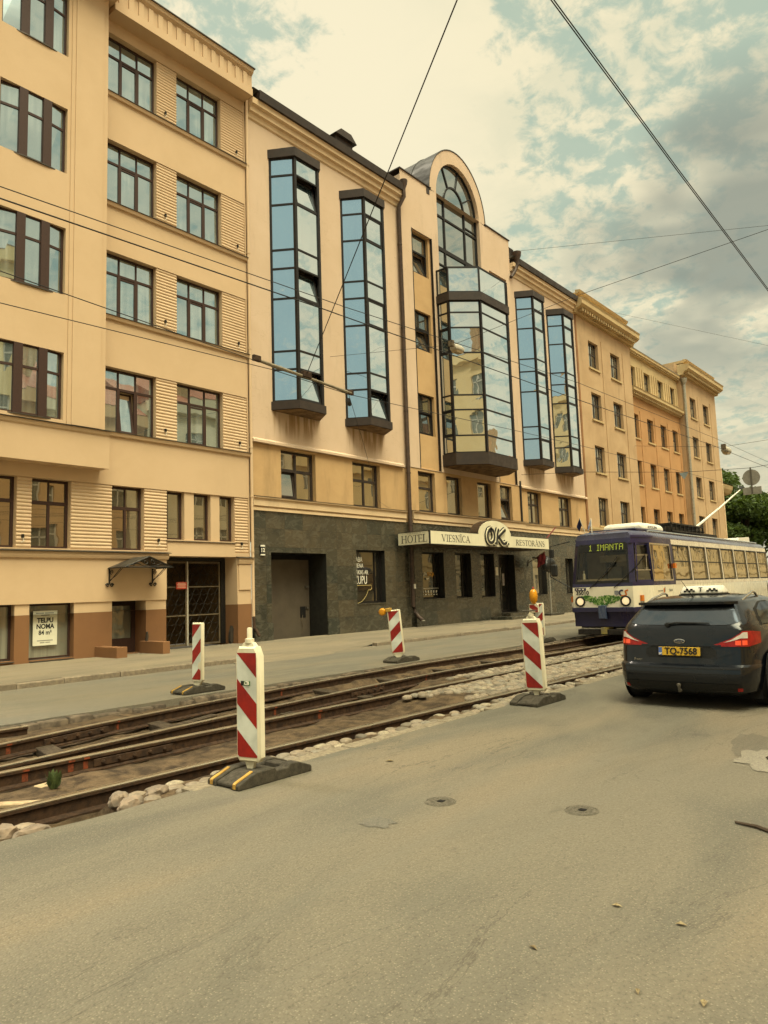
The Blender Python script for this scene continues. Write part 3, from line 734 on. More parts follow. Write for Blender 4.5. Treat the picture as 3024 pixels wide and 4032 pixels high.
# wrought iron door canopy
can = MB(); x0, x1, xm = 11.2, 12.82, 12.01; yf = 19.4; ze, zr = 2.58, 2.90
can.add([(x0, 20.35, ze), (x0, yf, ze), (xm, yf, zr), (xm, 20.35, zr), (x0, 20.35, ze + .02), (x0, yf, ze + .02), (xm, yf, zr + .02), (xm, 20.35, zr + .02)], [(0, 1, 2, 3), (7, 6, 5, 4), (0, 4, 5, 1), (1, 5, 6, 2)])
can.add([(x1, 20.35, ze), (x1, yf, ze), (xm, yf, zr), (xm, 20.35, zr), (x1, 20.35, ze + .02), (x1, yf, ze + .02), (xm, yf, zr + .02), (xm, 20.35, zr + .02)], [(3, 2, 1, 0), (4, 5, 6, 7), (1, 5, 4, 0), (2, 6, 5, 1)])
co = can.build('door_canopy', M_led, B)
g = MB()
for a, b in (((x0, yf, ze), (x1, yf, ze)), ((x0, yf, ze), (xm, yf, zr)), ((x1, yf, ze), (xm, yf, zr)), ((x0, 20.33, ze), (x0, yf, ze)), ((x1, 20.33, ze), (x1, yf, ze))): g.tube([a, b], .02, 5)
def spiral(cx, cz, r, s, n=22, turns=1.4, a0=0): return [(cx + s * r * (1 - .8 * i / n) * math.cos(a0 + 6.28 * turns * i / n), cz + r * (1 - .8 * i / n) * math.sin(a0 + 6.28 * turns * i / n)) for i in range(n + 1)]
for s in (-1, 1):
    g.tube([(x, yf, z) for x, z in spiral(xm + s * .13, ze + .16, .11, s)], .012, 4)
    g.tube([(x, yf, z) for x, z in smooth_pts([(xm + s * .03, ze + .05), (xm + s * .2, ze + .03), (xm + s * .42, ze + .13), (xm + s * .62, ze + .05)])], .012, 4)
    g.tube([(x, yf, z) for x, z in spiral(xm + s * .52, ze + .07, .05, s)], .009, 4)
    bx = x0 + .05 if s < 0 else x1 - .12
    g.tube([(bx, 20.34, ze), (bx, 20.34, 2.12)], .024, 5); g.tube([(bx, 20.34, 2.18), (bx, yf + .3, ze - .02)], .014, 4); g.tube([(bx, 20.34, 2.22), (bx, 19.95, 2.36), (bx, yf + .2, ze - .02)], .012, 4)
    g.tube([(bx, 20.34 - (x - bx), z) for x, z in spiral(bx + .12, ze - .13, .09, 1)], .012, 4)
    g.tube([(x, 20.32, z) for x, z in spiral(bx - .07, 2.08, .06, -1)], .016, 4); g.tube([(x, 20.32, z) for x, z in spiral(bx + .07, 2.08, .06, 1)], .016, 4)
g.build('ironwork', M_ironw, co)
# carriage gate with heart lattice
gt = MB(); y = 21.05
for i, q in enumerate(((13.22, 13.34, 0, 3.0), (15.86, 16.05, 0, 3.0), (13.34, 15.86, 2.88, 3.0))): gt.box(q[0], q[1], y + i * .002, y + .1, q[2], q[3])
gate = gt.build('gate', M_ironw, B)
MB().box(13.1, 16.2, 23.6, 23.65, -.05, 3.1).box(13.1, 13.2, 21.4, 23.6, -.05, 3.1).box(16.07, 16.2, 21.4, 23.6, -.05, 3.1).box(13.2, 16.07, 21.4, 23.6, 3.05, 3.1).build('passage_wall', pmat('passage_brown', (.16, .10, .04), (.10, .06, .025), .9, scale=1.5), gate)
M_lat = pmat('gate_paint', (.14, .105, .06), (.09, .065, .04), .6)
for (xa, xb) in ((13.36, 14.47), (14.49, 15.84)):
    lf = MB(); e = 0
    for q in ((xa, xa + .05, .03, 2.86), (xb - .05, xb, .03, 2.86), (xa + .05, xb - .05, .03, .09), (xa + .05, xb - .05, 2.8, 2.86), (xa + .05, xb - .05, 1.02, 1.06), (xa + .05, xb - .05, 1.98, 2.02)):
        e += .001; lf.box(q[0], q[1], y + .03 + e, y + .07 + e, q[2], q[3])
    leaf = lf.build('gate_leaf', M_lat, gate); h = MB(); r = 0; z = .1
    while z < 2.75:
        x = xa + .05 + (.155 if r % 2 else 0)
        while x < xb - .0:
            pts = [(0, 0), (-.12, .18), (-.15, .255), (-.11, .31), (-.045, .30), (0, .255), (.045, .30), (.11, .31), (.15, .255), (.12, .18), (0, 0)]
            pts = [(min(max(x + u, xa + .03), xb - .03), y + .05, min(z + v * 1.08, 2.82)) for u, v in pts]
            h.tube(pts, .0085, 4, caps=False); x += .31
        z += .33; r += 1
    h.build('lattice', M_ironw, leaf)
MB().box(14.47, 14.49, y - .01, y + .08, .03, 2.86).build('meeting_stile', M_wht, gate)
sg = MB().box(14.02, 14.44, y - .02, y - .005, 1.93, 2.17).build('warning_sign', pmat('red_sign', (.42, .06, .03), None, .5), gate)
q = MB()
for k, w in enumerate((.3, .34, .30, .33)): q.box(14.23 - w / 2, 14.23 + w / 2, y - .024, y - .021, 2.115 - k * .045, 2.135 - k * .045)
q.build('lettering', pmat('sign_pink', (.75, .42, .30), None, .5), sg)
MB().prism([(15.95, 0), (16.02, .05), (16.05, .5), (16.0, .62), (15.92, .4), (15.9, .1)], 'y', 20.6, 20.72).build('guard_stone', M_led, B)
# rain pipe in the corner
dp = MB().tube([(16.69, 20.32, 21.0), (16.70, 20.32, 12), (16.71, 20.32, .9)], .055, 8)
for z in (17.9, 14.4, 10.7, 7, 5.2, 3.2): dp.lathe([(.068, z - .03), (.068, z + .03)], (16.70, 20.32, 0), 'z', 8)
dp.build('downpipe', M_yel2, B, smooth=40)
MB().tube([(16.71, 20.32, .9), (16.72, 20.30, .5), (16.74, 20.22, .42), (16.78, 20.1, .2)], [.055, .06, .06, .055], 8).build('drain_shoe', M_rust, B, smooth=40)
# poster taped in the shop window
po = MB().box(9.12, 9.80, 20.565, 20.575, .44, 1.40).build('poster', pmat('poster_paper', (.66, .64, .50), (.62, .60, .46), .7), org=(9.4, 20.57, .44))
tag(po, 'white paper notice reading TELPU NOMA in the basement shop window', 'poster')
M_ink = pmat('black_ink', (.015, .014, .013), None, .6); M_gink = pmat('grey_ink', (.28, .27, .22), None, .7)
for s, z, h, b in (('TELPU', 1.13, .185, .006), ('NOMA', .96, .185, .006), ('84 m²', .79, .175, .004)): text_mesh('lettering', s, h, M_ink, po, (9.46, 20.563, z), (1, 0, 0), (0, 0, 1), bold=b, sx=.88)
q = MB()
for x0_, x1_, z_ in ((9.2, 9.42, 1.335), (9.45, 9.7, 1.335), (9.34, 9.58, 1.275), (9.24, 9.68, .575), (9.32, 9.45, .52), (9.47, 9.6, .52)): q.box(x0_, x1_, 20.5625, 20.565, z_ - .014, z_ + .014)
q.build('small_print', M_gink, po)
# ================================================================ HOTEL
def hotel_streak(N, p, c):
    x, y, z = N.xyz(p); d = None
    for xc in (19.05, 23.1, 38.05, 41.95):
        k = N.mr(N.m('ABSOLUTE', N.m('SUBTRACT', x, xc)), 1.0, 1.35, 1, 0)
        d = k if d is None else N.m('MAXIMUM', d, k)
    d = N.m('MULTIPLY', d, N.m('MULTIPLY', N.mr(z, 7.35, 8.3, .0, 1), N.mr(z, 8.62, 8.7, 1, 0)))
    s = N.mr(N.noise(N.sc(p, (5.5, 1, .45)), 1.0, 4, .6, .25), .44, .6)
    c = N.mix(N.m('MULTIPLY', N.m('MULTIPLY', d, s), .75), c, (.24, .135, .045))
    ck = N.noise(N.sc(p, (.5, 1, .9)), 1.3, 7, .62, .5)
    c = N.mix(N.m('MULTIPLY', N.mr(N.m('ABSOLUTE', N.m('SUBTRACT', ck, .5)), 0, .0035, .5, 0), N.mr(N.noise(p, .3, 2), .52, .6)), c, (.25, .17, .10))
    return c
M_peach = stucco('peach_stucco', (.56, .415, .295), (.52, .38, .26), hotel_streak, dirt=.36)
M_ochre = stucco('ochre_stucco', (.50, .325, .16), (.42, .265, .125), dirt=.55)
M_cream = stucco('cream_trim', (.66, .49, .31), (.58, .42, .25), dirt=.45)
M_hf = pmat('bronze_frame', (.012, .009, .008), (.008, .0065, .006), .5, metal=.0, scale=20)
M_cap = pmat('bronze_cladding', (.042, .029, .022), (.030, .021, .017), .5, metal=.0, scale=3, big=.3, bigs=1.5)
M_soff = pmat('stained_soffit', (.20, .12, .055), (.085, .055, .03), .8, scale=3, stretch=(1, 1, 1))
M_glB = glassmat('mirror_bay_glass', (.05, .085, .09), (.90, .97, 1.0), .60, (.02, .035, .045), wave=.07, wscale=1.0)
M_glG = glassmat('smoked_arch_glass', (.04, .045, .045), (.66, .70, .69), .46, wave=.05, wscale=.7)
M_glH = glassmat('hotel_window_glass', (.03, .027, .02), (.76, .72, .60), .36, (.12, .105, .08), wave=.05, wscale=.9)
M_glD = glassmat('restaurant_glass', (.008, .007, .006), (.62, .60, .52), .12, wave=.05, wscale=1.5)
M_pipe = pmat('brown_pipe', (.085, .055, .040), (.055, .038, .03), .5, metal=.3, scale=5)
M_roof = pmat('sheet_roof', (.075, .073, .066), (.045, .043, .04), .6, metal=.0, scale=2.5, stretch=(1, .3, 1))
def cladding():
    m, N, b = newmat('slate_cladding'); p = N.pos(); x, y, z = N.xyz(p)
    cb = N.nt.nodes.new('ShaderNodeCombineXYZ'); N.set(cb.inputs[0], N.m('ADD', x, .27)); N.set(cb.inputs[1], N.m('ADD', z, .03))
    br = N.n('TexBrick'); N.set(br.inputs['Vector'], cb)
    br.inputs['Color1'].default_value = (0, 0, 0, 1); br.inputs['Color2'].default_value = (1, 1, 1, 1); br.inputs['Mortar'].default_value = (.5, .5, .5, 1)
    br.inputs['Scale'].default_value = 1; br.inputs['Brick Width'].default_value = .93; br.inputs['Row Height'].default_value = .685; br.inputs['Mortar Size'].default_value = .005; br.offset = .0
    t = br.outputs['Color']; off = N.vm('MULTIPLY', t, (9, 5, 7)); q = N.vm('ADD', p, off)
    v = N.noise(N.sc(q, (1, 1, 1.9)), 2.3, 8, .68, 1.1)
    a = N.mix(t, (.034, .036, .028), (.072, .058, .037))
    c = N.mix(N.mr(v, .50, .64, 0, .55), a, (.12, .108, .076))
    c = N.mix(N.mr(N.noise(q, 1.1, 5, .6, 1.2), .48, .7, 0, .6), c, (.024, .024, .019))
    c = N.mix(br.outputs['Fac'], c, (.02, .017, .013))
    N.set(b.inputs['Base Color'], c); N.set(b.inputs['Roughness'], N.mr(v, .3, .7, .18, .36)); b.inputs['Specular IOR Level'].default_value = .55
    N.set(b.inputs['Normal'], N.bump(v, .05, .02)); return m
M_clad = cladding()
H = empty('hotel', (30, 20.4, 0))
tag(H, 'peach stucco hotel with mirrored bay windows, a big arched window and dark stone ground floor', 'building')
XA, XB, XC, XD = 16.78, 26.05, 36.25, 44.75
YW, YC = 20.40, 20.30
# ---- ground floor cladding
G1 = [(17.63, 20.5, -.1, 3.2, 1.1), (22.27, 24.1, 1.16, 3.4, .35)]
G2 = [(26.65, 28.35, 1.22, 3.4, .4), (29.32, 30.7, 1.2, 3.4, .4), (31.57, 32.9, 1.18, 3.42, .4), (33.33, 35.0, .3, 3.4, .5)]
G3 = [(37.18, 38.8, 1.16, 3.32, .35), (41.3, 42.35, 1.14, 3.3, .35)]
mb = MB()
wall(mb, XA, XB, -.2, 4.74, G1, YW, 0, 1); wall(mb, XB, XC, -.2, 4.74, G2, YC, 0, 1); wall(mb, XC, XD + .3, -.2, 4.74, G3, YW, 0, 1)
mb.quad((XB, YC, -.2), (XB, YW, -.2), (XB, YW, 4.74), (XB, YC, 4.74)); mb.quad((XC, YC, -.2), (XC, YW, -.2), (XC, YW, 4.74), (XC, YC, 4.74))
mb.box(XA + .02, 17.66, YW - .05, YW - .001, -.2, .62); mb.box(20.48, XB - .25, YW - .05, YW - .001, -.2, .56)
mb.box(XB - .02, 33.3, YC - .05, YC - .001, -.2, .50); mb.box(35.05, XC + .02, YC - .05, YC - .001, -.2, .45); mb.box(XC + .05, XD + .2, YW - .05, YW - .001, -.2, .43)
mb.build('stone_cladding', [M_clad, pmat('shaded_reveal', (.022, .020, .016), (.014, .013, .011), .6, scale=4)], H)  # reveals near-black: the shade of the openings is put into their colour
# garage recess door
g = MB().box(17.64, 20.49, 21.42, 21.5, -.1, 3.0).build('garage_door', pmat('garage_door_paint', (.10, .08, .056), (.078, .06, .043), .6, scale=1.4), H)
MB().box(17.64, 20.49, 21.38, 21.5, 3.0, 3.195).build('recess_shade', M_black, H)  # black strip that paints in the recess shade above the door
MB().box(19.98, 20.27, 21.405, 21.418, .70, 1.14).build('hatch', M_black, g)
MB().tube([(20.1, 21.39, .8), (20.0, 21.37, .6), (20.08, 21.38, .3), (20.0, 21.37, .05)], .012, 4).build('cable', M_lat, g)
MB().box(20.25, 20.45, 21.36, 21.418, 1.88, 1.96).build('handle', M_iron, g); MB().box(20.3, 20.42, 21.37, 21.417, 1.04, 1.12).build('lock', M_iron, g)
# house number plate
o = MB().box(17.09, 17.31, 20.35, 20.398, 3.07, 3.46).build('number_plate', pmat('plate_dark', (.012, .012, .012), None, .4), H, bevel=.012)
q = MB()
for a in ((17.095, 17.305, 3.395, 3.455), (17.095, 17.305, 3.075, 3.125)): q.box(a[0], a[1], 20.344, 20.349, a[2], a[3])
q.build('border', M_wht, o); text_mesh('lettering', '12', .2, M_wht, o, (17.2, 20.345, 3.262), (1, 0, 0), (0, 0, 1), bold=.006)
# ---- ground floor windows
for (a, b, c, d, e) in G1[1:] + G2[:3] + G3:
    Y = (YC if XB < a < XC else YW) + e - .12
    w = window(H, a, b, c, d, Y, M_hf, M_glD if a < 37 else M_glH, .08, nm='restaurant_window', vb=[(b - .42, .07, c, d)])
    MB().box(a + .002, b - .002, (YC if XB < a < XC else YW) - .03, Y, c - .045, c - .002).build('sill', M_clad, w)
    if 22 < a < 23:
        for s, z, h in (('LABA', 3.0, .30), ('DIENA', 2.74, .27), ('SĀKAS AR', 2.46, .27)): text_mesh('lettering', s, h, M_wht, w, (22.36, Y - .012, z), (1, 0, 0), (0, 0, 1), 'LEFT', sx=.72)
        text_mesh('lettering', 'ZUPU', .5, M_wht, w, (22.36, Y - .012, 2.13), (1, 0, 0), (0, 0, 1), 'LEFT', sx=.62)
        bw = MB(); stroke(bw, [(0, 0), (1.05, 0), (1.05, -.16), (.98, -.2), (.85, -.2), (.7, -.45), (.45, -.66), (.2, -.74), (0, -.76)], .02, (22.36, Y - .008, 1.92), (1, 0, 0), (0, 0, 1), .001, .006)
        bw.build('bowl_drawing', pmat('gold_line', (.55, .42, .16), None, .6), w)
    if 26 < a < 27:
        text_mesh('lettering', 'ZUPA', .26, M_wht, w, (27.12, Y - .012, 2.36), (1, 0, 0), (0, 0, 1), sx=.62)
        text_mesh('lettering', 'STACIJA', .26, pmat('orange_letters', (.75, .36, .04), None, .6), w, (27.62, Y - .012, 2.36), (1, 0, 0), (0, 0, 1), sx=.55)
        ic = MB().prism([(27.22, 2.2), (27.5, 2.2), (27.42, 2.11), (27.30, 2.11)], 'y', Y - .012, Y - .008)
        for k in range(6): ic.prism([(26.98 + k * .21 + .055 * math.cos(t * 1.047 + k), 1.56 + .07 * math.sin(t * 1.047 + k)) for t in range(6)], 'y', Y - .012, Y - .008); ic.box(26.93 + k * .21, 27.05 + k * .21, Y - .0125, Y - .0085, 1.40, 1.44)
        ic.box(26.84, 28.22, Y - .0115, Y - .0075, 1.70, 1.72); ic.build('decal', M_wht, w)
    if 29 < a < 30:
        text_mesh('lettering', 'KOKTEIĻI', .22, M_wht, w, (29.8, Y - .012, 2.55), (1, 0, 0), (0, 0, 1), sx=.5) if False else None
        bl = MB()
        for z in (2.56, 2.36): 
            for k in range(6): bl.box(29.64 + k * .085, 29.70 + k * .085, Y - .0125, Y - .0085, z - .05, z + (.06 if k % 2 else .05))
        bl.box(29.45, 30.15, Y - .012, Y - .008, 1.72, 1.75); bl.box(29.6, 30.05, Y - .012, Y - .008, 1.5, 1.6); bl.build('decal', M_gink, w)
    if 31 < a < 32:
        bl = MB(); 
        for k in range(5): bl.box(31.75 + k * .09, 31.81 + k * .09, Y - .0125, Y - .0085, 2.65, 2.77)
        stroke(bl, [(0, 0), (.22, .1), (.16, -.75), (-.02, -.7), (0, 0)], .02, (32.0, Y - .008, 2.3), (1, 0, 0), (0, 0, 1), .001, .005)
        stroke(bl, [(0, 0), (.42, 0), (.42, .34), (0, .34), (0, 0)], .02, (31.8, Y - .008, 1.4), (1, 0, 0), (0, 0, 1), .001, .005); bl.box(31.86, 32.16, Y - .0125, Y - .0085, 1.5, 1.62)
        bl.build('decal', M_gink, w)
# entrance door
e = MB(); Y = YC + .42; a, b, c, d = G2[3][:4]
for i, q in enumerate(((a, a + .08, c, d), (b - .25, b, c, d), (a + .08, b - .25, d - .14, d), (a + .08, b - .25, c, c + .14), (34.02, 34.16, c + .14, d - .14))): e.box(q[0], q[1], Y + i * .001, Y + .06, q[2], q[3])
ed = e.build('entrance_door', M_hf, H)
MB().quad((a + .04, Y + .03, c), (34.1, Y + .033, c), (34.1, Y + .03, d - .05), (a + .04, Y + .034, d - .05)).quad((34.1, Y + .03, c), (b - .1, Y + .034, c), (b - .1, Y + .032, d - .05), (34.1, Y + .031, d - .05)).build('pane', M_glD, ed)
for s in (-1, 1): MB().tube([(34.09 + s * .18 * math.sin(t), Y - .05, 1.55 + .3 * math.cos(t)) for t in [k * math.pi / 8 for k in range(9)]], .02, 5).build('handle', M_ironw, ed)
nt_ = MB()
for q in ((33.55, 33.8, 2.1, 2.35), (33.58, 33.78, 1.35, 1.75), (34.35, 34.55, 1.75, 2.4)): nt_.box(q[0], q[1], Y + .012, Y + .02, q[2], q[3])
nt_.build('notices', pmat('door_notice', (.40, .36, .34), (.3, .27, .3), .6, scale=9), ed)
MB().box(32.98, 33.22, YC - .02, YC - .003, 2.28, 2.72).build('menu_card', M_wht, H)
MB().box(32.2, 35.4, 19.0, YC - .051, -.2, .14).build('doorstep', M_clad, H, bevel=.01)
MB().box(33.3, 35.05, 19.7, YC + .5, .139, .29).build('doorstep', M_clad, H)
# ---- cream frieze between ground and first floor
def frieze(x0, x1, y, z0=4.72, z1=5.22):
    MB().prism([(y, z0), (y - .06, z0), (y - .06, z0 + .10), (y - .02, z0 + .12), (y - .02, z0 + .16), (y - .10, z0 + .17), (y - .10, z1 - .06), (y - .17, z1 - .05), (y - .17, z1), (y, z1)], 'x', x0, x1).build('string_course', M_cream, H)
    MB().prism([(y + .1, z1 + .05), (y + .1, z1 + .02), (y - .19, z1 - .004), (y - .19, z1 + .012)], 'x', x0, x1).build('sill_flashing', M_led, H)
frieze(XA, 25.62, YW); frieze(XB, XC + .05, YC, 4.72, 5.26); frieze(XC + .06, XD + .35, YW)
# ---- first floor band
W1 = [(18.22, 20.05, 5.25, 7.15), (22.22, 24.0, 5.25, 7.15)]
W2 = [(26.62, 27.95, 5.3, 7.2), (28.9, 30.2, 5.3, 7.2), (31.66, 32.98, 5.3, 7.16), (33.9, 35.15, 5.3, 7.2)]
W3 = [(37.08, 38.7, 5.28, 7.15), (40.95, 42.65, 5.28, 7.15)]
mb = MB()
wall(mb, XA, XB, 4.7, 7.3, [(*q, .3) for q in W1], YW + .03); wall(mb, XB, XC, 4.7, 7.32, [(*q, .3) for q in W2], YC + .03); wall(mb, XC, XD + .05, 4.7, 7.3, [(*q, .3) for q in W3], YW + .03)
mb.build('first_floor_wall', M_ochre, H)
for (a, b, c, d) in W1 + W3:
    xm = (a + b) / 2; zt = c + .6 * (d - c); sp = (a == W1[0][0])
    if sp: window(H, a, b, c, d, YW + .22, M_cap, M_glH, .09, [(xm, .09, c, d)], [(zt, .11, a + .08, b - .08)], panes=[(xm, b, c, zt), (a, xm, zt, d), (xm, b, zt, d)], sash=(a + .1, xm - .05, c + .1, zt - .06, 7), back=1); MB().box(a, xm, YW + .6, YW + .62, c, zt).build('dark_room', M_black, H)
    else: window(H, a, b, c, d, YW + .22, M_cap, M_glH, .09, [(xm, .09, c, d)], [(zt, .11, a + .08, b - .08)], panes=[(a, xm, c, zt), (xm, b, c, zt), (a, xm, zt, d), (xm, b, zt, d)])
for i, (a, b, c, d) in enumerate(W2):
    zt = c + .6 * (d - c)
    if i == 3:
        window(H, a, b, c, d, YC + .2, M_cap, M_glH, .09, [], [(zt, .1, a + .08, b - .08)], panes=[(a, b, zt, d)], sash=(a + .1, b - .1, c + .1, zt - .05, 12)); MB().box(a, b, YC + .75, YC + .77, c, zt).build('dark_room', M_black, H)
    else: window(H, a, b, c, d, YC + .2, M_cap, M_glH, .09, [], [(zt, .1, a + .08, b - .08)] if i < 1 else [], panes=[(a, b, c, zt), (a, b, zt, d)])
# ---- upper walls
mb = MB()
wall(mb, XA, XB, 7.26, 20.3, [], YW); wall(mb, XC, XD + .02, 7.26, 20.3, [], YW)
RC = (31.07, 21.97)          # centre of the arch
CO = [(26.82, 28.45, 7.34, 19.25, .16), (29.05, 33.1, 7.9, 21.97, .35), (33.9, 35.75, 7.34, 19.4, .16)]
wall(mb, XB, XC, 7.32, 21.97, CO, YC)
mb.prism([(YW, 7.24), (YW - .13, 7.24), (YW - .13, 7.33), (YW - .05, 7.38), (YW, 7.42)], 'x', XA, 25.6); mb.prism([(YW, 7.24), (YW - .13, 7.24), (YW - .13, 7.33), (YW - .05, 7.38), (YW, 7.42)], 'x', XC, XD + .1)
n = 28; rin = [(RC[0] + 2.02 * math.cos(math.pi * i / n), RC[1] + 2.32 * math.sin(math.pi * i / n)) for i in range(n + 1)]
rout = [(RC[0] + 2.62 * math.cos(math.pi * i / n), 21.9 + 3.12 * math.sin(math.pi * i / n)) for i in range(n + 1)]
for i in range(n):
    a, b, c, d = rin[i], rin[i + 1], rout[i + 1], rout[i]
    mb.quad((a[0], YC, a[1]), (b[0], YC, b[1]), (c[0], YC, c[1]), (d[0], YC, d[1]))
    mb.quad((a[0], YC, a[1]), (a[0], YC + .35, a[1]), (b[0], YC + .35, b[1]), (b[0], YC, b[1]))
mb.box(XA + .02, XD, 20.85, 33, 4.75, 20.9)
mb.box(XB, XB + .02, YC + .001, YW + .4, 7.3, 21.7); mb.box(XC - .02, XC, YC + .001, YW + .4, 7.3, 21.8)
mb.build('wall', M_peach, H)
# recessed ochre strips with windows, left and right of the big bay
Y = YC + .13
CW = [(17.12, 19.2), (13.25, 15.22), (9.05, 11.05)]
wall(MB(), 26.82, 28.45, 7.34, 19.25, [(26.86, 28.3, a, b, .25) for a, b in CW], Y).build('recessed_panel', M_ochre, H); wall(MB(), 33.9, 35.75, 7.34, 19.4, [(33.95, 35.7, a + .1, b + .1, .25) for a, b in CW], Y).build('recessed_panel', M_ochre, H)
for x in (26.80, 28.44, 33.88, 35.74): MB().box(x, x + .05, YC - .012, YC + .1, 7.34, 19.25).build('joint_strip', M_hf, H)
MB().box(36.0, 36.12, YC - .05, YC - .001, 4.9, 7.6).build('joint_strip', M_hf, H)
for i, (a, b) in enumerate(CW):
    zt = a + .57 * (b - a); sa = (26.95, 28.2, a + .08, zt - .04, 14 if i < 2 else 4)
    window(H, 26.86, 28.3, a, b, Y + .14, M_hf, M_glH, .08, [], [(zt, .09, 26.93, 28.23)], panes=[(26.86, 28.3, zt, b)], sash=sa)
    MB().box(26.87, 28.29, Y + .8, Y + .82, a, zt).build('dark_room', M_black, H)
    window(H, 33.95, 35.7, a + .1, b + .1, Y + .14, M_hf, M_glH, .08, [(34.8, .07, a + .1, b + .1)], [(zt + .1, .09, 34.03, 35.62)])
# ---- arched window glazing
f = MB(); Y = YC + .2
def bar(x0, x1, z0, z1, o=0): f.box(x0, x1, Y + o, Y + .1, z0, z1)
bar(29.05, 29.14, 16.4, 21.97); bar(33.0, 33.1, 16.4, 21.97, .001); bar(29.93, 30.03, 16.4, 21.95, .002); bar(31.84, 31.95, 16.4, 21.95, .003)
bar(29.12, 33.02, 20.95, 21.05, .004); bar(29.12, 33.02, 19.1, 19.3, .005); bar(29.12, 33.02, 18.3, 18.38, .006); bar(29.12, 29.95, 21.93, 22.0, .007); bar(31.92, 33.02, 21.2, 21.27, .0075)
def arcbar(rx, rz, cz, a0, a1, w, o):
    P = [(RC[0] - .09 * (rx < 1.5) + rx * math.cos(R(a0 + (a1 - a0) * i / 20)), cz + rz * math.sin(R(a0 + (a1 - a0) * i / 20))) for i in range(21)]
    stroke(f, P, w, (0, Y + .1, 0), (1, 0, 0), (0, 0, 1), 0, .1 - o)
arcbar(1.98, 2.28, 21.97, 0, 180, .09, .008); arcbar(.93, 1.12, 21.97, 0, 180, .10, .009)
for a in (33, 78, 122):
    c, s = math.cos(R(a)), math.sin(R(a)); stroke(f, [(RC[0] - .09 + .95 * c, 21.97 + 1.14 * s), (RC[0] + 1.98 * c, 21.97 + 2.28 * s)], .09, (0, Y + .1, 0), (1, 0, 0), (0, 0, 1), 0, .09)
aw = f.build('arched_window', M_hf, H)
g = MB(); Yg = Y + .06; cs = (RC[0], Yg, 22.0)
g.add([(RC[0] + 1.99 * math.cos(math.pi * i / n), Yg, 21.97 + 2.29 * math.sin(math.pi * i / n)) for i in range(n + 1)], [tuple(range(n + 1))])
xs_ = [29.08, 29.98, 31.9, 33.06]; zs_ = [16.4, 18.34, 19.2, 21.0, 21.97]
for i in range(3):
    for j in range(4):
        t = random.uniform(-.003, .003); g.quad((xs_[i], Yg + t, zs_[j]), (xs_[i + 1], Yg - t, zs_[j]), (xs_[i + 1], Yg + t, zs_[j + 1]), (xs_[i], Yg - t, zs_[j + 1]))
g.build('pane', M_glG, aw)
# barrel roof and its trim
mb = MB(); A = [(RC[0] + 2.66 * math.cos(math.pi * i / n), YC - .03, 21.9 + 3.17 * math.sin(math.pi * i / n)) for i in range(n + 1)]
Bk = [(p[0], 27.5, p[2]) for p in A]; A2 = [(RC[0] + (p[0] - RC[0]) * .985, p[1], 21.9 + (p[2] - 21.9) * .985) for p in A]
for i in range(n):
    mb.quad(A[i], A[i + 1], Bk[i + 1], Bk[i]); mb.quad(A[i], A2[i], A2[i + 1], A[i + 1])
for y in (21.6, 23, 24.4, 25.8):
    for i in range(n):
        p, q = A[i], A[i + 1]; u = lambda r, k: (RC[0] + (r[0] - RC[0]) * k, y, 21.9 + (r[2] - 21.9) * k); u2 = lambda r, k: (RC[0] + (r[0] - RC[0]) * k, y + .04, 21.9 + (r[2] - 21.9) * k)
        mb.quad(u(p, 1.0), u(q, 1.0), u(q, 1.012), u(p, 1.012)); mb.quad(u(p, 1.012), u(q, 1.012), u2(q, 1.012), u2(p, 1.012)); mb.quad(u2(p, 1.0), u2(q, 1.0), u2(q, 1.012), u2(p, 1.012))
mb.build('barrel_roof', M_roof, H, smooth=35)
# stepped parapet beside the arch
mb = MB()
wall(mb, XB, 28.47, 21.97, 21.98, [], YC)
mb.box(33.68, XC, YC + .001, YC + .35, 21.9, 21.93)
mb.build('parapet', M_peach, H)
MB().box(XB - .05, 28.55, YC - .06, 27, 21.975, 22.03).build('parapet_cap', M_cap, H); MB().box(33.62, XC + .05, YC - .06, 27, 21.975, 22.03).build('parapet_cap', M_cap, H)
MB().box(28.2, 28.44, YC - .02, YC + .4, 21.6, 22.05).build('roof_scupper', M_cap, H)
# ---- wing cornices, gutters, roofs
for x0, x1 in ((XA, XB - .02), (XC + .02, XD + .1)):
    MB().prism([(YW, 19.9), (YW - .06, 19.95), (YW - .10, 20.12), (YW - .20, 20.16), (YW - .22, 20.34), (YW - .34, 20.40), (YW - .36, 20.62), (YW, 20.62)], 'x', x0, x1).build('cornice', M_cream, H)
    MB().prism([(YW + .3, 20.62), (YW - .46, 20.62), (YW - .50, 20.95), (YW - .44, 20.98), (YW + .3, 21.0)], 'x', x0 + .25, x1 - .05).build('gutter', M_cap, H)
    MB().prism([(YW - .40, 20.99), (26, 23.6), (33, 20.9), (21, 20.7)], 'x', x0, x1).build('roof', M_roof, H)
    sn = MB(); x = x0 + 1.2
    while x < x1 - .5:
        sn.tube([(x - .12, YW + .25, 21.22), (x, YW + .22, 21.62), (x + .12, YW + .25, 21.22)], .01, 4); x += 1.15
    sn.tube([(x0 + 1.2, YW + .22, 21.6), (x0 + 4, YW + .22, 21.61), (x1 - .8, YW + .22, 21.6)], .006, 3); sn.build('snow_guard', M_iron, H)
v = MB().box(22.1, 23.2, 20.75, 21.75, 20.9, 22.0); v.prism([(21.95, 22.0), (23.35, 22.0), (22.98, 22.33), (22.32, 22.33)], 'y', 20.6, 21.9); v.build('roof_ventilator', M_cap, H)
MB().box(23.7, 25.2, 20.9, 21.5, 21.2, 21.55).build('roof_hatch', M_roof, H)
pv = MB().box(34.9, 38.4, 21.2, 24, 20.8, 22.5)
x = 34.95
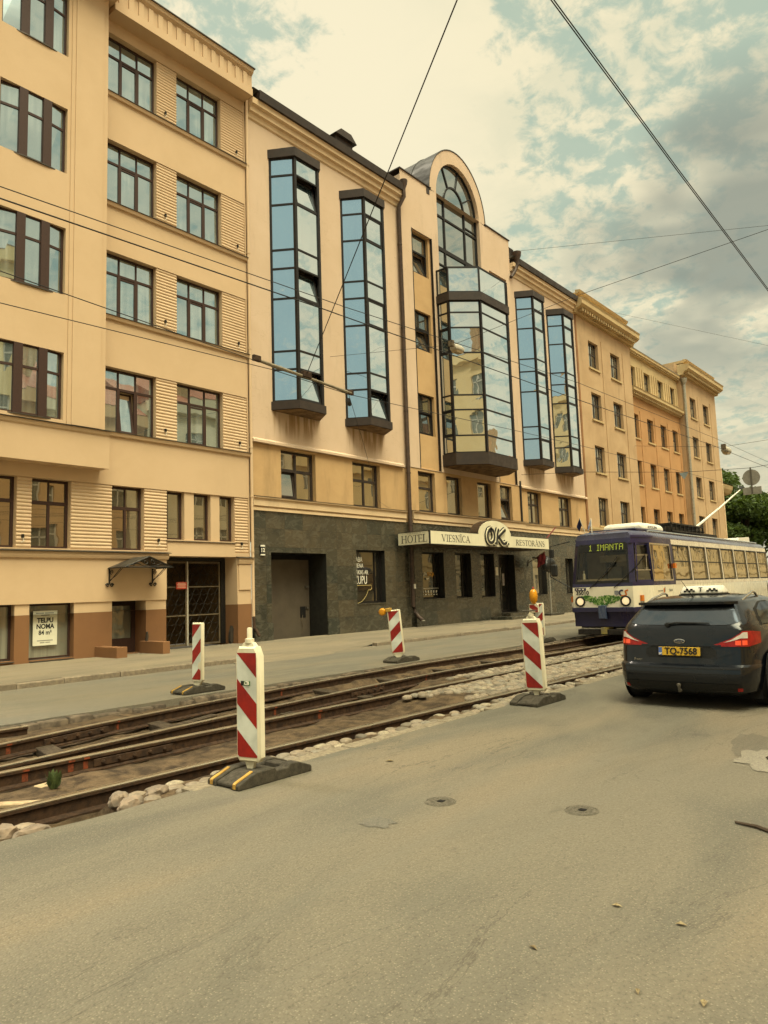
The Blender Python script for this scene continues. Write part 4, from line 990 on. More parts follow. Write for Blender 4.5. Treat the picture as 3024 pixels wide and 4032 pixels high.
while x < 38.35: pv.box(x, x + .05, 21.165, 21.199, 20.9, 22.48); x += .16
pv.build('roof_plant_housing', M_cap, H)
# ---- rain pipes
for x, yo in ((25.82, 0), (36.42, 1)):
    p = MB()
    if not yo:
        p.lathe([(.2, 21.15), (.17, 20.95), (.09, 20.75), (.09, 20.6)], (x + .1, 19.98, 0), 'z', 10)
        p.tube([(x + .1, 19.98, 20.65), (x + .1, 19.98, 20.35), (x, 20.26, 19.85), (x, 20.26, 10), (x, 20.26, .9), (x + .06, 20.2, .65), (x + .1, 20.05, .45), (x + .16, 19.9, .3)], .095, 10)
        for z in (18, 13.9, 9.9, 7, 4.6): p.lathe([(.11, z - .03), (.11, z + .03)], (x, 20.26, 0), 'z', 10)
        dpx = p.build('downpipe', M_pipe, H, smooth=40)
        MB().lathe([(.085, 0), (.085, .02)], (x + .17, 19.87, .27), 'z', 10).build('pipe_mouth', M_wht, dpx)
        MB().box(x - .05, x + .09, 20.14, 20.16, 1.72, 1.92).build('sticker', M_wht, dpx)
    else:
        p.lathe([(.28, 21.3), (.25, 21.05), (.12, 20.8), (.12, 20.5)], (x + .2, 20.0, 0), 'z', 10); p.tube([(x + .2, 20, 20.55), (x + .1, 20.1, 20.2), (x - .25, 20.2, 19.7)], .11, 8); p.build('rain_hopper', M_pipe, H, smooth=40)

# ================================================================ glazed bays
def bay(plan, rails, cap0, cap1, name, tilt=(), open_rows=(), balcony=None, gl=None):
    """plan: polyline (x,y) from wall to wall; rails: z list; caps: (z0,z1)"""
    gl = gl or M_glB
    cx = sum(p[0] for p in plan) / len(plan)
    def off(k): return [(p[0] + (k if p[0] > cx else -k) * .9, p[1] - (k if p[1] < 20 else 0)) for p in plan]
    mb = MB().prism(off(.09), 'z', cap1[0], cap1[1]); o = mb.build(name, M_cap, H)
    MB().prism(off(.10), 'z', cap0[0], cap0[1]).build('base_cladding', M_cap, o)
    pl = off(.06); MB().add([(p[0], p[1], cap0[0] - .006) for p in pl] + [(p[0], p[1], cap0[0] - .02) for p in pl], [tuple(range(len(pl))), tuple(range(2 * len(pl) - 1, len(pl) - 1, -1))]).build('soffit', M_soff, o)
    z0, z1 = rails[0], rails[-1]; fr = MB(); gs = MB(); sm = []; dk = MB()
    for i, p in enumerate(plan):
        if 0 < i < len(plan) - 1: fr.prism([(p[0] - .06, p[1] - .03), (p[0] + .06, p[1] - .03), (p[0] + .06, p[1] + .09), (p[0] - .06, p[1] + .09)], 'z', z0, z1)
    for i in range(len(plan) - 1):
        (xa, ya), (xb, yb) = plan[i], plan[i + 1]; L = math.hypot(xb - xa, yb - ya); M = Matrix.Translation((xa, ya, 0)) @ Matrix.Rotation(math.atan2(yb - ya, xb - xa), 4, 'Z')
        t = MB()
        t.box(-.02 if i == 0 else .04, .07 if i == 0 else .05, -.015, .06, z0, z1); t.box(L - .07, L + (.02 if i == len(plan) - 2 else -.03), -.014, .06, z0, z1)
        for k, z in enumerate(rails): t.box(.05, L - .05, -.011, .05, z - .035, z + .035)
        for k in range(len(rails) - 1):
            a, b = rails[k], rails[k + 1]
            if (i, k) in open_rows:
                w = .075; deg = 11 if (i, k) in tilt else 0; q = MB(); h = b - a - .07
                for r in ((.07, .07 + w, 0, h), (L - .07 - w, L - .07, 0, h), (.07 + w, L - .07 - w, 0, w), (.07 + w, L - .07 - w, h - w, h)): q.box(r[0], r[1], -.005, .05, r[2], r[3])
                MM = M @ Matrix.Translation((0, .01, a + .035)) @ Matrix.Rotation(R(-deg), 4, 'X'); q.xf(MM); sm.append(q)
                gq = MB().quad((.1, .02, .05), (L - .1, .02, .05), (L - .1, .022, h - .05), (.1, .022, h - .05)).xf(MM); gs.add(gq.v, gq.f)
                if deg: dq = MB().box(.03, L - .03, .5, .52, a, b).xf(M); dk.add(dq.v, dq.f)
            else:
                e1, e2 = random.uniform(-.003, .003), random.uniform(-.003, .003)
                gq = MB().quad((.03, .02 + e1, a), (L - .03, .02 - e1, a), (L - .03, .02 + e2, b), (.03, .02 - e2, b)).xf(M); gs.add(gq.v, gq.f)
        t.xf(M); fr.add(t.v, t.f)
    fr.build('frame', M_hf, o); gs.build('panes', gl, o)
    for q in sm: q.build('opening_sash', M_hf, o)
    if dk.v: dk.build('dark_room', M_black, o)
    return o
RZ = [8.92, 10.14, 10.86, 12.95, 14.16, 14.92, 16.77, 17.97, 18.68]
for xc, tl in ((19.05, {(1, 0), (1, 3), (1, 6)}), (23.1, {(1, 0)}), (38.05, set()), (41.95, set())):
    w = .62
    bay([(xc - 1.2, 20.395), (xc - w, 19.55), (xc + w, 19.55), (xc + 1.2, 20.395)], RZ, (8.58, 8.90), (18.70, 19.06), 'bay_window', tl, {(1, 0), (1, 3), (1, 6)})
PL = [(28.72, 20.295), (28.72, 19.6), (29.82, 18.45), (32.4, 18.45), (33.5, 19.6), (33.5, 20.295)]
bay(PL, [8.22, 9.06, 10.34, 11.08, 13.22, 14.5, 15.28, 15.86], (7.6, 8.18), (15.88, 16.28), 'central_bay', set(), {(0, 1), (0, 4), (4, 1)})
# glass balustrade on top of the central bay
fr = MB(); gs = MB()
for i in range(len(PL) - 1):
    (xa, ya), (xb, yb) = PL[i], PL[i + 1]; L = math.hypot(xb - xa, yb - ya); M = Matrix.Translation((xa, ya, 0)) @ Matrix.Rotation(math.atan2(yb - ya, xb - xa), 4, 'Z'); t = MB()
    t.box(0, .06, -.01, .05, 16.3, 17.66); t.box(L - .06, L, -.009, .05, 16.3, 17.66); t.box(.02, L - .02, -.006, .046, 17.58, 17.66); t.box(.02, L - .02, -.005, .045, 16.3, 16.38); t.xf(M); fr.add(t.v, t.f)
    q = MB().quad((.02, .02, 16.35), (L - .02, .022, 16.35), (L - .02, .02, 17.6), (.02, .023, 17.6)).xf(M); gs.add(q.v, q.f)
bl = fr.build('balcony_balustrade', M_hf, H); gs.build('panes', M_glB, bl)

# ================================================================ entrance canopy with the lettering
M_sign = pmat('sign_cream', (.66, .60, .43), (.60, .54, .38), .5, scale=1.2, stretch=(1, 1, .4), big=.12, bigs=2)
M_sgd = pmat('sign_black', (.022, .020, .018), None, .5); M_brn = pmat('sign_brown', (.055, .032, .018), (.04, .024, .014), .5)
YS = 18.5
cp = MB().box(24.86, 35.68, YS + .02, 20.22, 3.60, 4.18).build('entrance_canopy', M_brn, H)
sg = MB().box(24.95, 28.72, YS, YS + .018, 3.61, 4.17); 
pts = [(28.72, 3.61), (28.72, 4.17)] + [(30.2 + 1.48 * math.cos(R(180 - 180 * i / 18)), 4.17 + .70 * math.sin(R(180 - 180 * i / 18))) for i in range(19)] + [(31.68, 3.61)]
pts = [pts[0]] + pts[2:]
sg.prism(pts, 'y', YS, YS + .019); sg.box(31.68, 35.63, YS, YS + .018, 3.61, 4.17); sg.build('sign_face', M_sign, cp)
MB().prism([(30.2 + 1.52 * math.cos(R(180 - 180 * i / 18)), 4.16 + .735 * math.sin(R(180 - 180 * i / 18))) for i in range(19)], 'y', YS + .02, YS + .5).build('sign_arch', M_brn, cp)
MB().box(24.835, 24.858, YS + .04, 20.2, 3.62, 4.16).build('sign_face', M_sign, cp)
tr = MB()
for q in ((24.86, 35.68, 3.585, 3.609), (24.86, 28.72, 4.171, 4.195), (31.68, 35.68, 4.171, 4.195), (24.86, 24.948, 3.61, 4.17)): tr.box(q[0], q[1], YS - .004, YS + .03, q[2], q[3])
for q in ((3.60, 3.622), (4.158, 4.18)): tr.box(24.828, 24.86, YS, 20.2, q[0], q[1])
tr.build('sign_edge', M_sgd, cp)
X, Z = (1, 0, 0), (0, 0, 1)
serif_text('lettering', 'VIESNĪCA', M_sgd, cp, 25.75, 27.98, .31, (0, YS, 3.725), X, Z)
serif_text('lettering', 'RESTORĀNS', M_sgd, cp, 32.12, 35.15, .285, (0, YS, 3.73), X, Z)
# side face lettering runs along -Y (seen from the left)
serif_text('lettering', 'HOTEL', M_sgd, cp, .16, 1.60, .33, (24.835, 20.2, 3.70), (0, -1, 0), Z)
serif_text('small_lettering', 'VIESNĪCA', pmat('sign_grey', (.22, .20, .16), None, .6), cp, .5, 1.28, .065, (24.835, 20.2, 4.075), (0, -1, 0), Z)
ln = MB(); ln.box(24.832, 24.835, 18.68, 18.88, 4.10, 4.108); ln.box(24.832, 24.835, 19.78, 19.98, 4.10, 4.108); ln.build('sign_rule', M_gink, cp)
OK_ = [([(.42, 1.0), (.2, .92), (.04, .6), (.06, .25), (.25, .03), (.5, .1), (.64, .4), (.6, .78), (.42, 1.0), (.3, .86), (.36, .72)]), ([(1.02, 1.0), (.9, .75), (.84, .3), (.78, 0)]), ([(1.62, 1.0), (1.35, .78), (1.0, .48), (.92, .46), (1.15, .3), (1.3, .06), (1.5, .0), (1.66, .12)])]
for w, y0, y1, mt, nm in ((.30, .0, .06, M_sgd, 'logo_shadow'), (.24, .061, .09, M_sign, 'logo_outline'), (.13, .091, .11, M_sgd, 'logo_letters')):
    mb = MB(); k = 0
    for pl in OK_:
        k += 1; q = smooth_pts(pl, 2); stroke(mb, [(a * 1.05, b * .72) for a, b in q], w, (29.32, YS, 3.74), X, Z, .001 + y0, y1 + k * .0008)
    for dx in (.72, 1.92):
        k += 1; r = w * .42; mb.prism([(29.32 + dx + r * math.cos(t * .785), 3.76 + r * math.sin(t * .785)) for t in range(8)], 'y', YS - y1 - k * .0008, YS - y0 - .001)
    mb.build(nm, mt, cp)
fp = MB().tube([(35.6, YS + .1, 4.2), (36.75, YS + .1, 4.86)], .03, 6).build('flag_pole', pmat('flag_red', (.16, .02, .02), None, .6), cp)
# ================================================================ OCHRE RESIDENTIAL BUILDING BEYOND THE HOTEL
M_oc1 = stucco('weathered_ochre', (.47, .32, .18), (.395, .26, .14), dirt=.6)
M_oc2 = stucco('orange_stucco', (.45, .245, .105), (.385, .205, .085), dirt=.5)
M_oct = stucco('weathered_trim', (.50, .37, .19), (.40, .28, .14), dirt=.6)
M_strip = stucco('rough_brown_edge', (.26, .13, .055), (.20, .10, .045), dirt=.7)
M_wf3 = pmat('dark_painted_frame', (.045, .035, .03), None, .5)
M_gl3 = glassmat('old_window_glass', (.04, .036, .028), (.8, .82, .75), .30, (.38, .33, .24), wave=.15, wscale=1.2)
A3 = empty('residential_building', (60, 20.4, 0))
tag(A3, 'weathered ochre building with two cornice-topped wings and an orange middle part, beyond the hotel', 'building')
LV = [(5.6, 7.55), (9.28, 11.15), (12.98, 14.9), (16.66, 18.6)]
XW = {'l': [(46.75, 48.35), (50.5, 52.2)], 'r': [(68.4, 70.1), (72.25, 74.0)]}
opl = [(a, b, c, d, .35) for (a, b) in XW['l'] for (c, d) in LV]; opr = [(a, b, c, d, .35) for (a, b) in XW['r'] for (c, d) in LV]
for k, op_, x0, x1, zt in (('l', opl + [(47, 48.4, 1.3, 4, .3), (50.4, 52, 1.3, 4, .3)], 44.98, 54.4, 20.4), ('r', opr, 66.4, 76.5, 20.5)):
    mb = wall(MB(), x0, x1, -.2, zt, op_, 20.38); mb.box(x0 + .02, x1, 20.9, 33, -.2, zt + 1)
    for x in (x0, x1): mb.quad((x, 20.38, -.2), (x, 21, -.2), (x, 21, zt), (x, 20.38, zt))
    for (a, b) in XW[k]: mb.box(b + .55, b + 1.0, 20.34, 20.379, 5.2, 19.0)     # flat lesenes between the window axes
    mb.build('wing_wall', M_oc1, A3)
XM = [(55.0, 56.4), (58.25, 59.6), (61.3, 62.7), (64.25, 65.6)]
mb = MB(); LM = [(6.0, 7.55), (9.28, 11.22), (13.0, 14.95)]
wall(mb, 54.4, 66.4, -.2, 16.4, [(a, b, c, d, .3) for (a, b) in XM for (c, d) in LM], 20.8); mb.box(54.4, 66.4, 21.2, 33, -.2, 19.8)
for (a, b) in XM: mb.box(b + .3, b + .75, 20.76, 20.799, 5.2, 15.3)
mb.build('middle_wall', M_oc2, A3)
mb = MB(); wall(mb, 54.4, 66.4, 16.4, 19.9, [(a, b, 17.15, 18.85, .3) for (a, b) in XM], 20.8)
for (a, b) in XM:
    for k in range(3): mb.box(b + .35 + k * .5, b + .6 + k * .5, 20.74, 20.799, 17.0, 18.95)
mb.build('attic_wall', M_oct, A3)
def corn3(x0, x1, y, z, d, h, lab='cornice', m=M_oct):
    mb = MB().prism([(y, z), (y - d * .3, z), (y - d * .4, z + h * .25), (y - d * .8, z + h * .4), (y - d, z + h * .55), (y - d, z + h * .85), (y - d * 1.1, z + h), (y + .2, z + h * 1.1), (y + .2, z)], 'x', x0 - d * .9, x1 + d * .9)
    x = x0 - d * .4
    while x < x1 + d * .4: mb.box(x, x + .16, y - d * .78, y - d * .32, z + h * .1, z + h * .33); x += .38
    mb.build(lab, m, A3)
corn3(45.2, 54.0, 20.38, 19.95, .75, .9); corn3(66.9, 76.1, 20.38, 20.2, .8, .9)
for x0, x1, z in ((45.2, 53.2, 20.9), (67.2, 75.3, 21.05)):
    mb = MB().box(x0, x1, 20.3, 32, z - .3, z + .45); mb.prism([(20.3, z + .45), (20.05, z + .55), (19.95, z + .72), (20.3, z + .78)], 'x', x0 - .2, x1 + .25); mb.box(x0 + .6, x1 - .9, 20.35, 32, z + .7, z + .95); mb.build('attic_parapet', M_oct, A3)
corn3(55.0, 66.0, 20.8, 16.3, .5, .6); corn3(55.0, 66.2, 20.8, 19.7, .35, .4)
MB().prism([(20.45, 20.1), (20.42, 20.18), (26, 22.2), (32, 20.1)], 'x', 54.5, 66.3).build('roof', pmat('zinc_roof', (.30, .29, .25), (.22, .21, .18), .5, metal=.3, scale=1.5), A3)
MB().prism([(20.38, 5.05), (20.2, 5.08), (20.12, 5.28), (20.12, 5.42), (20.38, 5.46)], 'x', 44.9, 76.6).build('string_course', M_oct, A3)
MB().box(44.78, 45.02, 20.36, 20.9, -.2, 21.2).build('rough_edge', M_strip, A3)
for (a, b, lv, y) in [(a, b, l, 20.6) for (a, b) in XW['l'] + XW['r'] for l in LV] + [(a, b, l, 21.02) for (a, b) in XM for l in LM] + [(a, b, (17.15, 18.85), 21.02) for (a, b) in XM]:
    c, d = lv; zt = c + .58 * (d - c); W = b - a; xm = a + .5 * W; nar = W < 1.5
    vb = [(xm, .09, c, zt)] + ([(a + W * k / 4, .05, zt, d) for k in (1, 2, 3)] if not nar else [(xm, .05, zt, d)])
    window(A3, a, b, c, d, y, M_wf3, M_gl3, .08, vb, [(zt, .1, a + .08, b - .08)], panes=[(a, xm, c, zt), (xm, b, c, zt), (a, b, zt, d)])
    MB().box(a - .12, b + .12, y - .32 if y < 21 else y - .30, y, c - .12, c - .004).build('sill', M_oct, A3)
p = MB().lathe([(.3, 19.9), (.25, 19.6), (.12, 19.3)], (66.5, 20.2, 0), 'z', 10); p.tube([(66.5, 20.2, 19.4), (66.45, 20.2, 16), (66.4, 20.2, .2)], .13, 8); p.build('downpipe', pmat('zinc_pipe', (.36, .33, .26), (.26, .24, .19), .5, metal=.3), A3, smooth=40)
MB().box(76.5, 76.7, 20.33, 20.7, -.2, 12.8).build('corner_render', M_cream, A3)
an = MB().tube([(59.5, 25.5, 21), (59.5, 25.5, 26.6)], .05, 5)
for z, w in ((26.4, .9), (25.2, .5), (24.6, .9), (24.3, .7)):
    an.tube([(59.5 - w, 25.5 - w * .3, z), (59.5 + w, 25.5 + w * .3, z)], .03, 4)
    for k in range(5): an.tube([(59.5 + w * (k - 2) / 2, 25.5 + w * .3 * (k - 2) / 2, z - .2), (59.5 + w * (k - 2) / 2, 25.5 + w * .3 * (k - 2) / 2, z + .2)], .025, 3)
tag(an.build('roof_antenna', M_iron, org=(59.5, 25.5, 21)), 'tall thin antenna mast on the roof of the orange middle part', 'antenna')
fh = MB().box(77.5, 81.6, 21.6, 32, -.2, 10.6); fh.prism([(21.6, 10.6), (21.1, 10.75), (20.9, 11.1), (20.8, 11.5), (21.6, 11.6)], 'x', 77.0, 82.2)
o = fh.build('house', M_oct, org=(79.5, 22, 0)); tag(o, 'pale house with a dark cornice, glimpsed past the end of the ochre building', 'house')
MB().prism([(20.8, 11.55), (27, 14), (32, 11.5)], 'x', 77, 82.2).build('roof', M_strip, o)

# ================================================================ HOUSES ON THE NEAR SIDE (seen in the window reflections)
M_h1 = stucco('reflected_house_yellow', (.90, .70, .36), (.84, .64, .31)); M_h2 = stucco('reflected_house_cream', (.80, .70, .48), (.74, .63, .42)); M_h3 = stucco('reflected_house_orange', (.76, .50, .25), (.7, .45, .22))
M_tile = pmat('red_roof', (.36, .12, .055), (.26, .085, .04), .6, scale=3)
M_brk = pmat('chimney_brick', (.50, .36, .18), (.36, .24, .12), .8, scale=9)
def house(x0, x1, h, m, label, y=-9.2, roof=3.5, ch=(), nw=None, fl=4):
    o = empty('house', ((x0 + x1) / 2, y, 0)); tag(o, label, 'house', 'houses on the near side of the street')
    W = x1 - x0; nw = nw or max(2, int(W / 3.0)); ops = []
    for i in range(nw):
        for j in range(fl):
            cx = x0 + W * (i + .5) / nw; z = 1.2 + j * (h - 1.5) / fl; ops.append((cx - .65, cx + .65, z, z + 2.0, -.25))
    mb = MB(); wall(mb, x0, x1, 0, h, ops, y); mb.box(x0, x1, y - 12, y - .4, 0, h)
    for x in (x0, x1): mb.quad((x, y, 0), (x, y - .4, 0), (x, y - .4, h), (x, y, h))
    mb.box(x0 - .1, x1 + .1, y + .003, y + .55, h - .9, h - .01); mb.box(x0, x1, y + .003, y + .12, 4.4, 4.8)
    mb.build('wall', m, o)
    MB().prism([(y + .6, h), (y - 6, h + roof), (y - 12.5, h)], 'x', x0 - .1, x1 + .1).build('roof', M_tile, o)
    for a in ops:
        f = MB(); yy = y - .22
        for q in ((a[0], a[0] + .1, a[2], a[3]), (a[1] - .1, a[1], a[2], a[3]), ((a[0] + a[1]) / 2 - .05, (a[0] + a[1]) / 2 + .05, a[2], a[3]), (a[0] + .1, a[1] - .1, a[3] - .7, a[3] - .6)): f.box(q[0], q[1], yy, yy + .06, q[2], q[3])
        w = f.build('window', M_wht, o); MB().quad((a[0], yy + .02, a[2]), (a[1], yy + .02, a[2]), (a[1], yy + .02, a[3]), (a[0], yy + .02, a[3])).build('pane', M_glS, w)
    for cx in ch: MB().box(cx - .5, cx + .5, y - 3.2, y - 2.2, h + .5, h + roof + 1.6).build('chimney', M_brk, o)
house(-46, -30, 22.5, M_h2, 'cream house farthest left across the street, seen only as a reflection', ch=(-36,), fl=4)
house(-29.5, -16, 26.5, M_h1, 'tall yellow house across the street, mirrored low in the rightmost bay', ch=(-20, -26), fl=6)
house(5.5, 17.5, 24.5, M_h1, 'yellow house across the street, mirrored in the central bay', ch=(8.5, 14.5), fl=6, roof=2.0)
house(17.8, 30, 16, M_h3, 'orange house across the street with a red roof', ch=(22,), fl=4, roof=4)
house(30.3, 46, 17.5, M_h2, 'cream house across the street beyond the orange one', ch=(36, 42), fl=4)
house(70.3, 120, 17, M_h2, 'very long cream house across the street, beyond all the others', ch=(80, 95), fl=4)
house(46.3, 70, 15, M_h1, 'long yellow house across the street, with one chimney', ch=(55,), fl=4)

# ================================================================ TREES
def leafmat(name, a, b):
    m, N, bs = newmat(name); p = N.pos(); f = N.noise(p, .9, 3, .6); g = N.noise(p, 7, 2, .6)
    c = N.mix(N.mr(f, .35, .65), a, b); c = N.mix(N.mr(g, .4, .7, 0, .5), c, tuple(x * .5 for x in a))
    N.set(bs.inputs['Base Color'], c); bs.inputs['Roughness'].default_value = .6; bs.inputs['Specular IOR Level'].default_value = .3
    tr = N.n('BsdfTranslucent'); N.set(tr.inputs['Color'], N.mix(.5, c, (.14, .20, .02))); mx = N.n('MixShader'); mx.inputs[0].default_value = .3
    N.l.new(bs.outputs[0], mx.inputs[1]); N.l.new(tr.outputs[0], mx.inputs[2]); N.l.new(mx.outputs[0], N.nt.nodes['Material Output'].inputs[0]); return m
M_lf1 = leafmat('foliage_deep_green', (.045, .075, .014), (.075, .115, .022)); M_lf2 = leafmat('foliage_light_green', (.12, .17, .025), (.17, .22, .035))
M_bark = pmat('tree_bark', (.09, .065, .045), (.05, .036, .026), .9, scale=6, bump=.8, stretch=(3, 3, .6))
def tree(x, y, h, r, leaf, label, n=9000, ls=.3, base=.3, seed=1):
    rnd = random.Random(seed); o = empty('street_tree', (x, y, 0)); tag(o, label, 'tree', 'trees beyond the ochre building')
    t = MB().tube([(x, y, -.2), (x + .1, y, h * .2), (x - .1, y + .1, h * .45), (x + .1, y, h * .8)], [.38, .3, .22, .06], 8); lobes = []
    for k in range(26):
        a = rnd.uniform(0, 6.28); e = rnd.uniform(-.35, 1); rr = r * (1 - .35 * max(0, e)) * rnd.uniform(.35, .82); lz = h * (.5 + base * .35 + .42 * e * .9)
        c = Vector((x + rr * math.cos(a), y + rr * math.sin(a), lz)); lobes.append((c, r * rnd.uniform(.24, .42)))
        t.tube([(x, y, min(h * .6, lz * .6)), tuple((Vector((x, y, lz * .7)) + c) / 2), tuple(c)], [.12, .07, .02], 5)
    t.build('trunk', M_bark, o, smooth=60)
    L = MB()
    for i in range(n):
        c, lr = lobes[rnd.randrange(len(lobes))]
        d = Vector((rnd.gauss(0, 1), rnd.gauss(0, 1), rnd.gauss(0, 1))).normalized() * lr * rnd.random() ** .4 * (1 + .35 * noise.noise(c + Vector((i * .01, 0, 0))))
        d.z *= .78; p = c + d; s = ls * rnd.uniform(.6, 1.3)
        u = Vector((rnd.gauss(0, 1), rnd.gauss(0, 1), rnd.gauss(0, .6))).normalized(); v = u.cross(Vector((rnd.gauss(0, 1), rnd.gauss(0, 1), rnd.gauss(0, 1)))).normalized()
        L.add([p - u * s, p + v * s * .5 - u * s * .1, p + u * s, p - v * s * .5 - u * s * .1], [(0, 1, 2, 3)])
    L.build('crown', leaf, o, fixn=False)
tree(104, 30.6, 15.6, 6.2, M_lf1, 'large dark green tree rising beside the end of the ochre building', 16000, .34, seed=3)
tree(101, 24.8, 12.6, 5.4, M_lf1, 'lower dark green tree behind the roof of the tram', 14000, .30, seed=5)
tree(100, 18.5, 10.9, 3.7, M_lf2, 'bright yellow-green tree cut off by the right picture edge', 8000, .26, seed=8)
tree(122, 27.5, 13, 6, M_lf1, 'distant dark green tree farthest down the street', 9000, .4, seed=11)
# ================================================================ TRAM
def paint(name, a, b=None, rough=.3, coat=.6, dirt=.3, z0=None):
    m, N, bs = newmat(name); p = N.pos(); f = N.noise(N.sc(p, (1, 1, .5)), 2.2, 5, .6)
    c = N.mix(N.mr(f, .35, .7), a, b or tuple(x * .9 for x in a))
    c = N.mix(N.m('MULTIPLY', N.mr(N.noise(N.sc(p, (2.5, 2.5, .6)), 1.5, 5, .65), .5, .75), dirt), c, tuple(x * .55 + .004 for x in a))
    N.set(bs.inputs['Base Color'], c); N.set(bs.inputs['Roughness'], N.mr(f, .3, .7, rough * .7, rough * 1.3))
    bs.inputs['Coat Weight'].default_value = coat; bs.inputs['Coat Roughness'].default_value = .06
    N.set(bs.inputs['Normal'], N.bump(N.noise(p, 2.5, 2, .5), .03, .05)); return m
M_tb = paint('tram_blue', (.011, .0085, .052), (.008, .0065, .038), rough=.35, coat=.2); M_tw = paint('tram_cream', (.74, .69, .53), (.69, .63, .48), dirt=.25); M_tg = paint('tram_worn_upper', (.64, .57, .44), (.48, .41, .33), dirt=.5)
M_tgl = glassmat('tram_side_glass', (.05, .04, .022), (.95, .84, .62), .42, (.16, .125, .07), wave=.22, wscale=.9)
def seeglass(name, tint, refl):
    m, N, b = newmat(name); t = N.n('BsdfTransparent'); t.inputs[0].default_value = (*tint, 1); g = N.n('BsdfGlossy'); g.inputs['Roughness'].default_value = .02; g.inputs['Color'].default_value = (.8, .82, .78, 1)
    fr = N.n('LayerWeight'); fr.inputs[0].default_value = .3; mx = N.n('MixShader'); N.set(mx.inputs[0], N.m('ADD', N.m('MULTIPLY', fr.outputs['Facing'], .28), refl, clamp=True)); N.l.new(t.outputs[0], mx.inputs[1]); N.l.new(g.outputs[0], mx.inputs[2]); N.l.new(mx.outputs[0], N.nt.nodes['Material Output'].inputs[0]); return m
M_tws = seeglass('tram_windscreen', (.78, .75, .64), .02)
M_rub = pmat('black_rubber', (.018, .017, .016), (.012, .012, .011), .6, scale=30); M_dkm = pmat('underframe_steel', (.035, .03, .026), (.02, .018, .016), .6, metal=.4, scale=8)
M_int = pmat('tram_interior', (.36, .30, .20), (.27, .22, .15), .7, scale=2); M_chr = pmat('chrome', (.62, .6, .55), None, .12, metal=1.)
M_amb = pmat('amber_lens', (.60, .16, .01), (.5, .12, .01), .25); M_red = pmat('red_lens', (.45, .02, .012), (.32, .012, .01), .2)
m, N, b = newmat('headlamp_lit'); b.inputs['Base Color'].default_value = (.8, .72, .5, 1); b.inputs['Emission Color'].default_value = (1, .72, .38, 1); b.inputs['Emission Strength'].default_value = .4; M_head = m
m, N, b = newmat('led_matrix_lit'); b.inputs['Base Color'].default_value = (.3, .35, .03, 1); b.inputs['Emission Color'].default_value = (.55, .62, .06, 1); b.inputs['Emission Strength'].default_value = .3; M_led2 = m
TY, TX = 9.03, 20.55
T = empty('tram', (TX + 7, TY, 0)); tag(T, 'white and dark blue tram numbered 35010 with a lit route board, coming along the track', 'tram')
def hw(x, z):
    w = 1.23 if z < 1.6 else 1.23 - .055 * (z - 1.6)
    if x < TX + .95: w -= .30 * ((TX + .95 - x) / .95) ** 1.6
    return w
def rake(z): return .0 if z < 1.5 else .17 * (z - 1.5) ** 1.1
def xf_(z): return TX + rake(z) + (.05 if z < .85 else 0)
XT1 = TX + 14.9
def ring(z, inset=0):
    x0 = xf_(z) + inset; pts = []
    for t in (0, .12, .3, .55, .8, .95, 1.4, 6, 14.3): pts.append((x0 + t, hw(TX + t, z) - inset))
    pts.append((XT1 - inset, 1.0 - inset))
    L = [(x, TY + w, z) for x, w in pts]; Rr = [(x, TY - w, z) for x, w in pts]
    return L + Rr[::-1]
def body(zs, m, nm, **k):
    mb = MB().loft([ring(z) for z in zs], closed=True); return mb.build(nm, m, T, smooth=40)
body([.86, .9, 1.2, 1.5, 1.54], M_tw, 'lower_body'); 
sk = body([.38, .6, .855], M_tb, 'skirt')
# upper body: blue surround with real window openings (posts, waist rail and head rail)
up = MB(); wl, wh = 1.66, 2.80
def strip(z0, z1): up.loft([ring(z0), ring(z1)])
strip(1.541, wl); strip(wh, 2.96)
up.build('window_rails', M_tb, T, smooth=40)
rf = MB().loft([ring(2.961), ring(3.02), [(TX + .28 + (p[0] - TX - .28) * .995, TY + (p[1] - TY) * .93, 3.12) for p in ring(3.0)], [(TX + .5 + (p[0] - TX - .3) * .97, TY + (p[1] - TY) * .7, 3.20) for p in ring(3.0)], [(TX + .8 + (p[0] - TX - .3) * .94, TY + (p[1] - TY) * .3, 3.24) for p in ring(3.0)]])
rf.build('roof', paint('tram_roof', (.04, .036, .085), (.03, .027, .065), rough=.3), T, smooth=50)
fb = MB().loft([[(p[0] - .012, TY + (p[1] - TY) * 1.012, z) for p in ring(z)][0:6] + [(p[0] - .012, TY + (p[1] - TY) * 1.012, z) for p in ring(z)][-6:] for z in (2.962, 3.02)], closed=False, cap0=False, cap1=False); fb.build('roof_band', M_tb, T)
# posts
WX = [(21.43, 23.12)] + [(23.36 + 1.745 * k, 23.36 + 1.745 * k + 1.60) for k in range(7)]
edges = [TX + .98, *[x for w in WX for x in w], XT1 - .05]
for k in range(0, len(edges), 2):
    a, b = edges[k], edges[k + 1]
    for s in (-1, 1):
        po = MB().add([(a, TY + s * hw(a, wl), wl), (b, TY + s * hw(b, wl), wl), (b, TY + s * hw(b, wh), wh), (a, TY + s * hw(a, wh), wh), (a, TY + s * (hw(a, wl) - .08), wl), (b, TY + s * (hw(b, wl) - .08), wl), (b, TY + s * (hw(b, wh) - .08), wh), (a, TY + s * (hw(a, wh) - .08), wh)], [(0, 1, 2, 3), (4, 5, 6, 7), (0, 3, 7, 4), (1, 2, 6, 5)]); po.build('window_post', M_tb if b < 23.4 else M_tg, T)
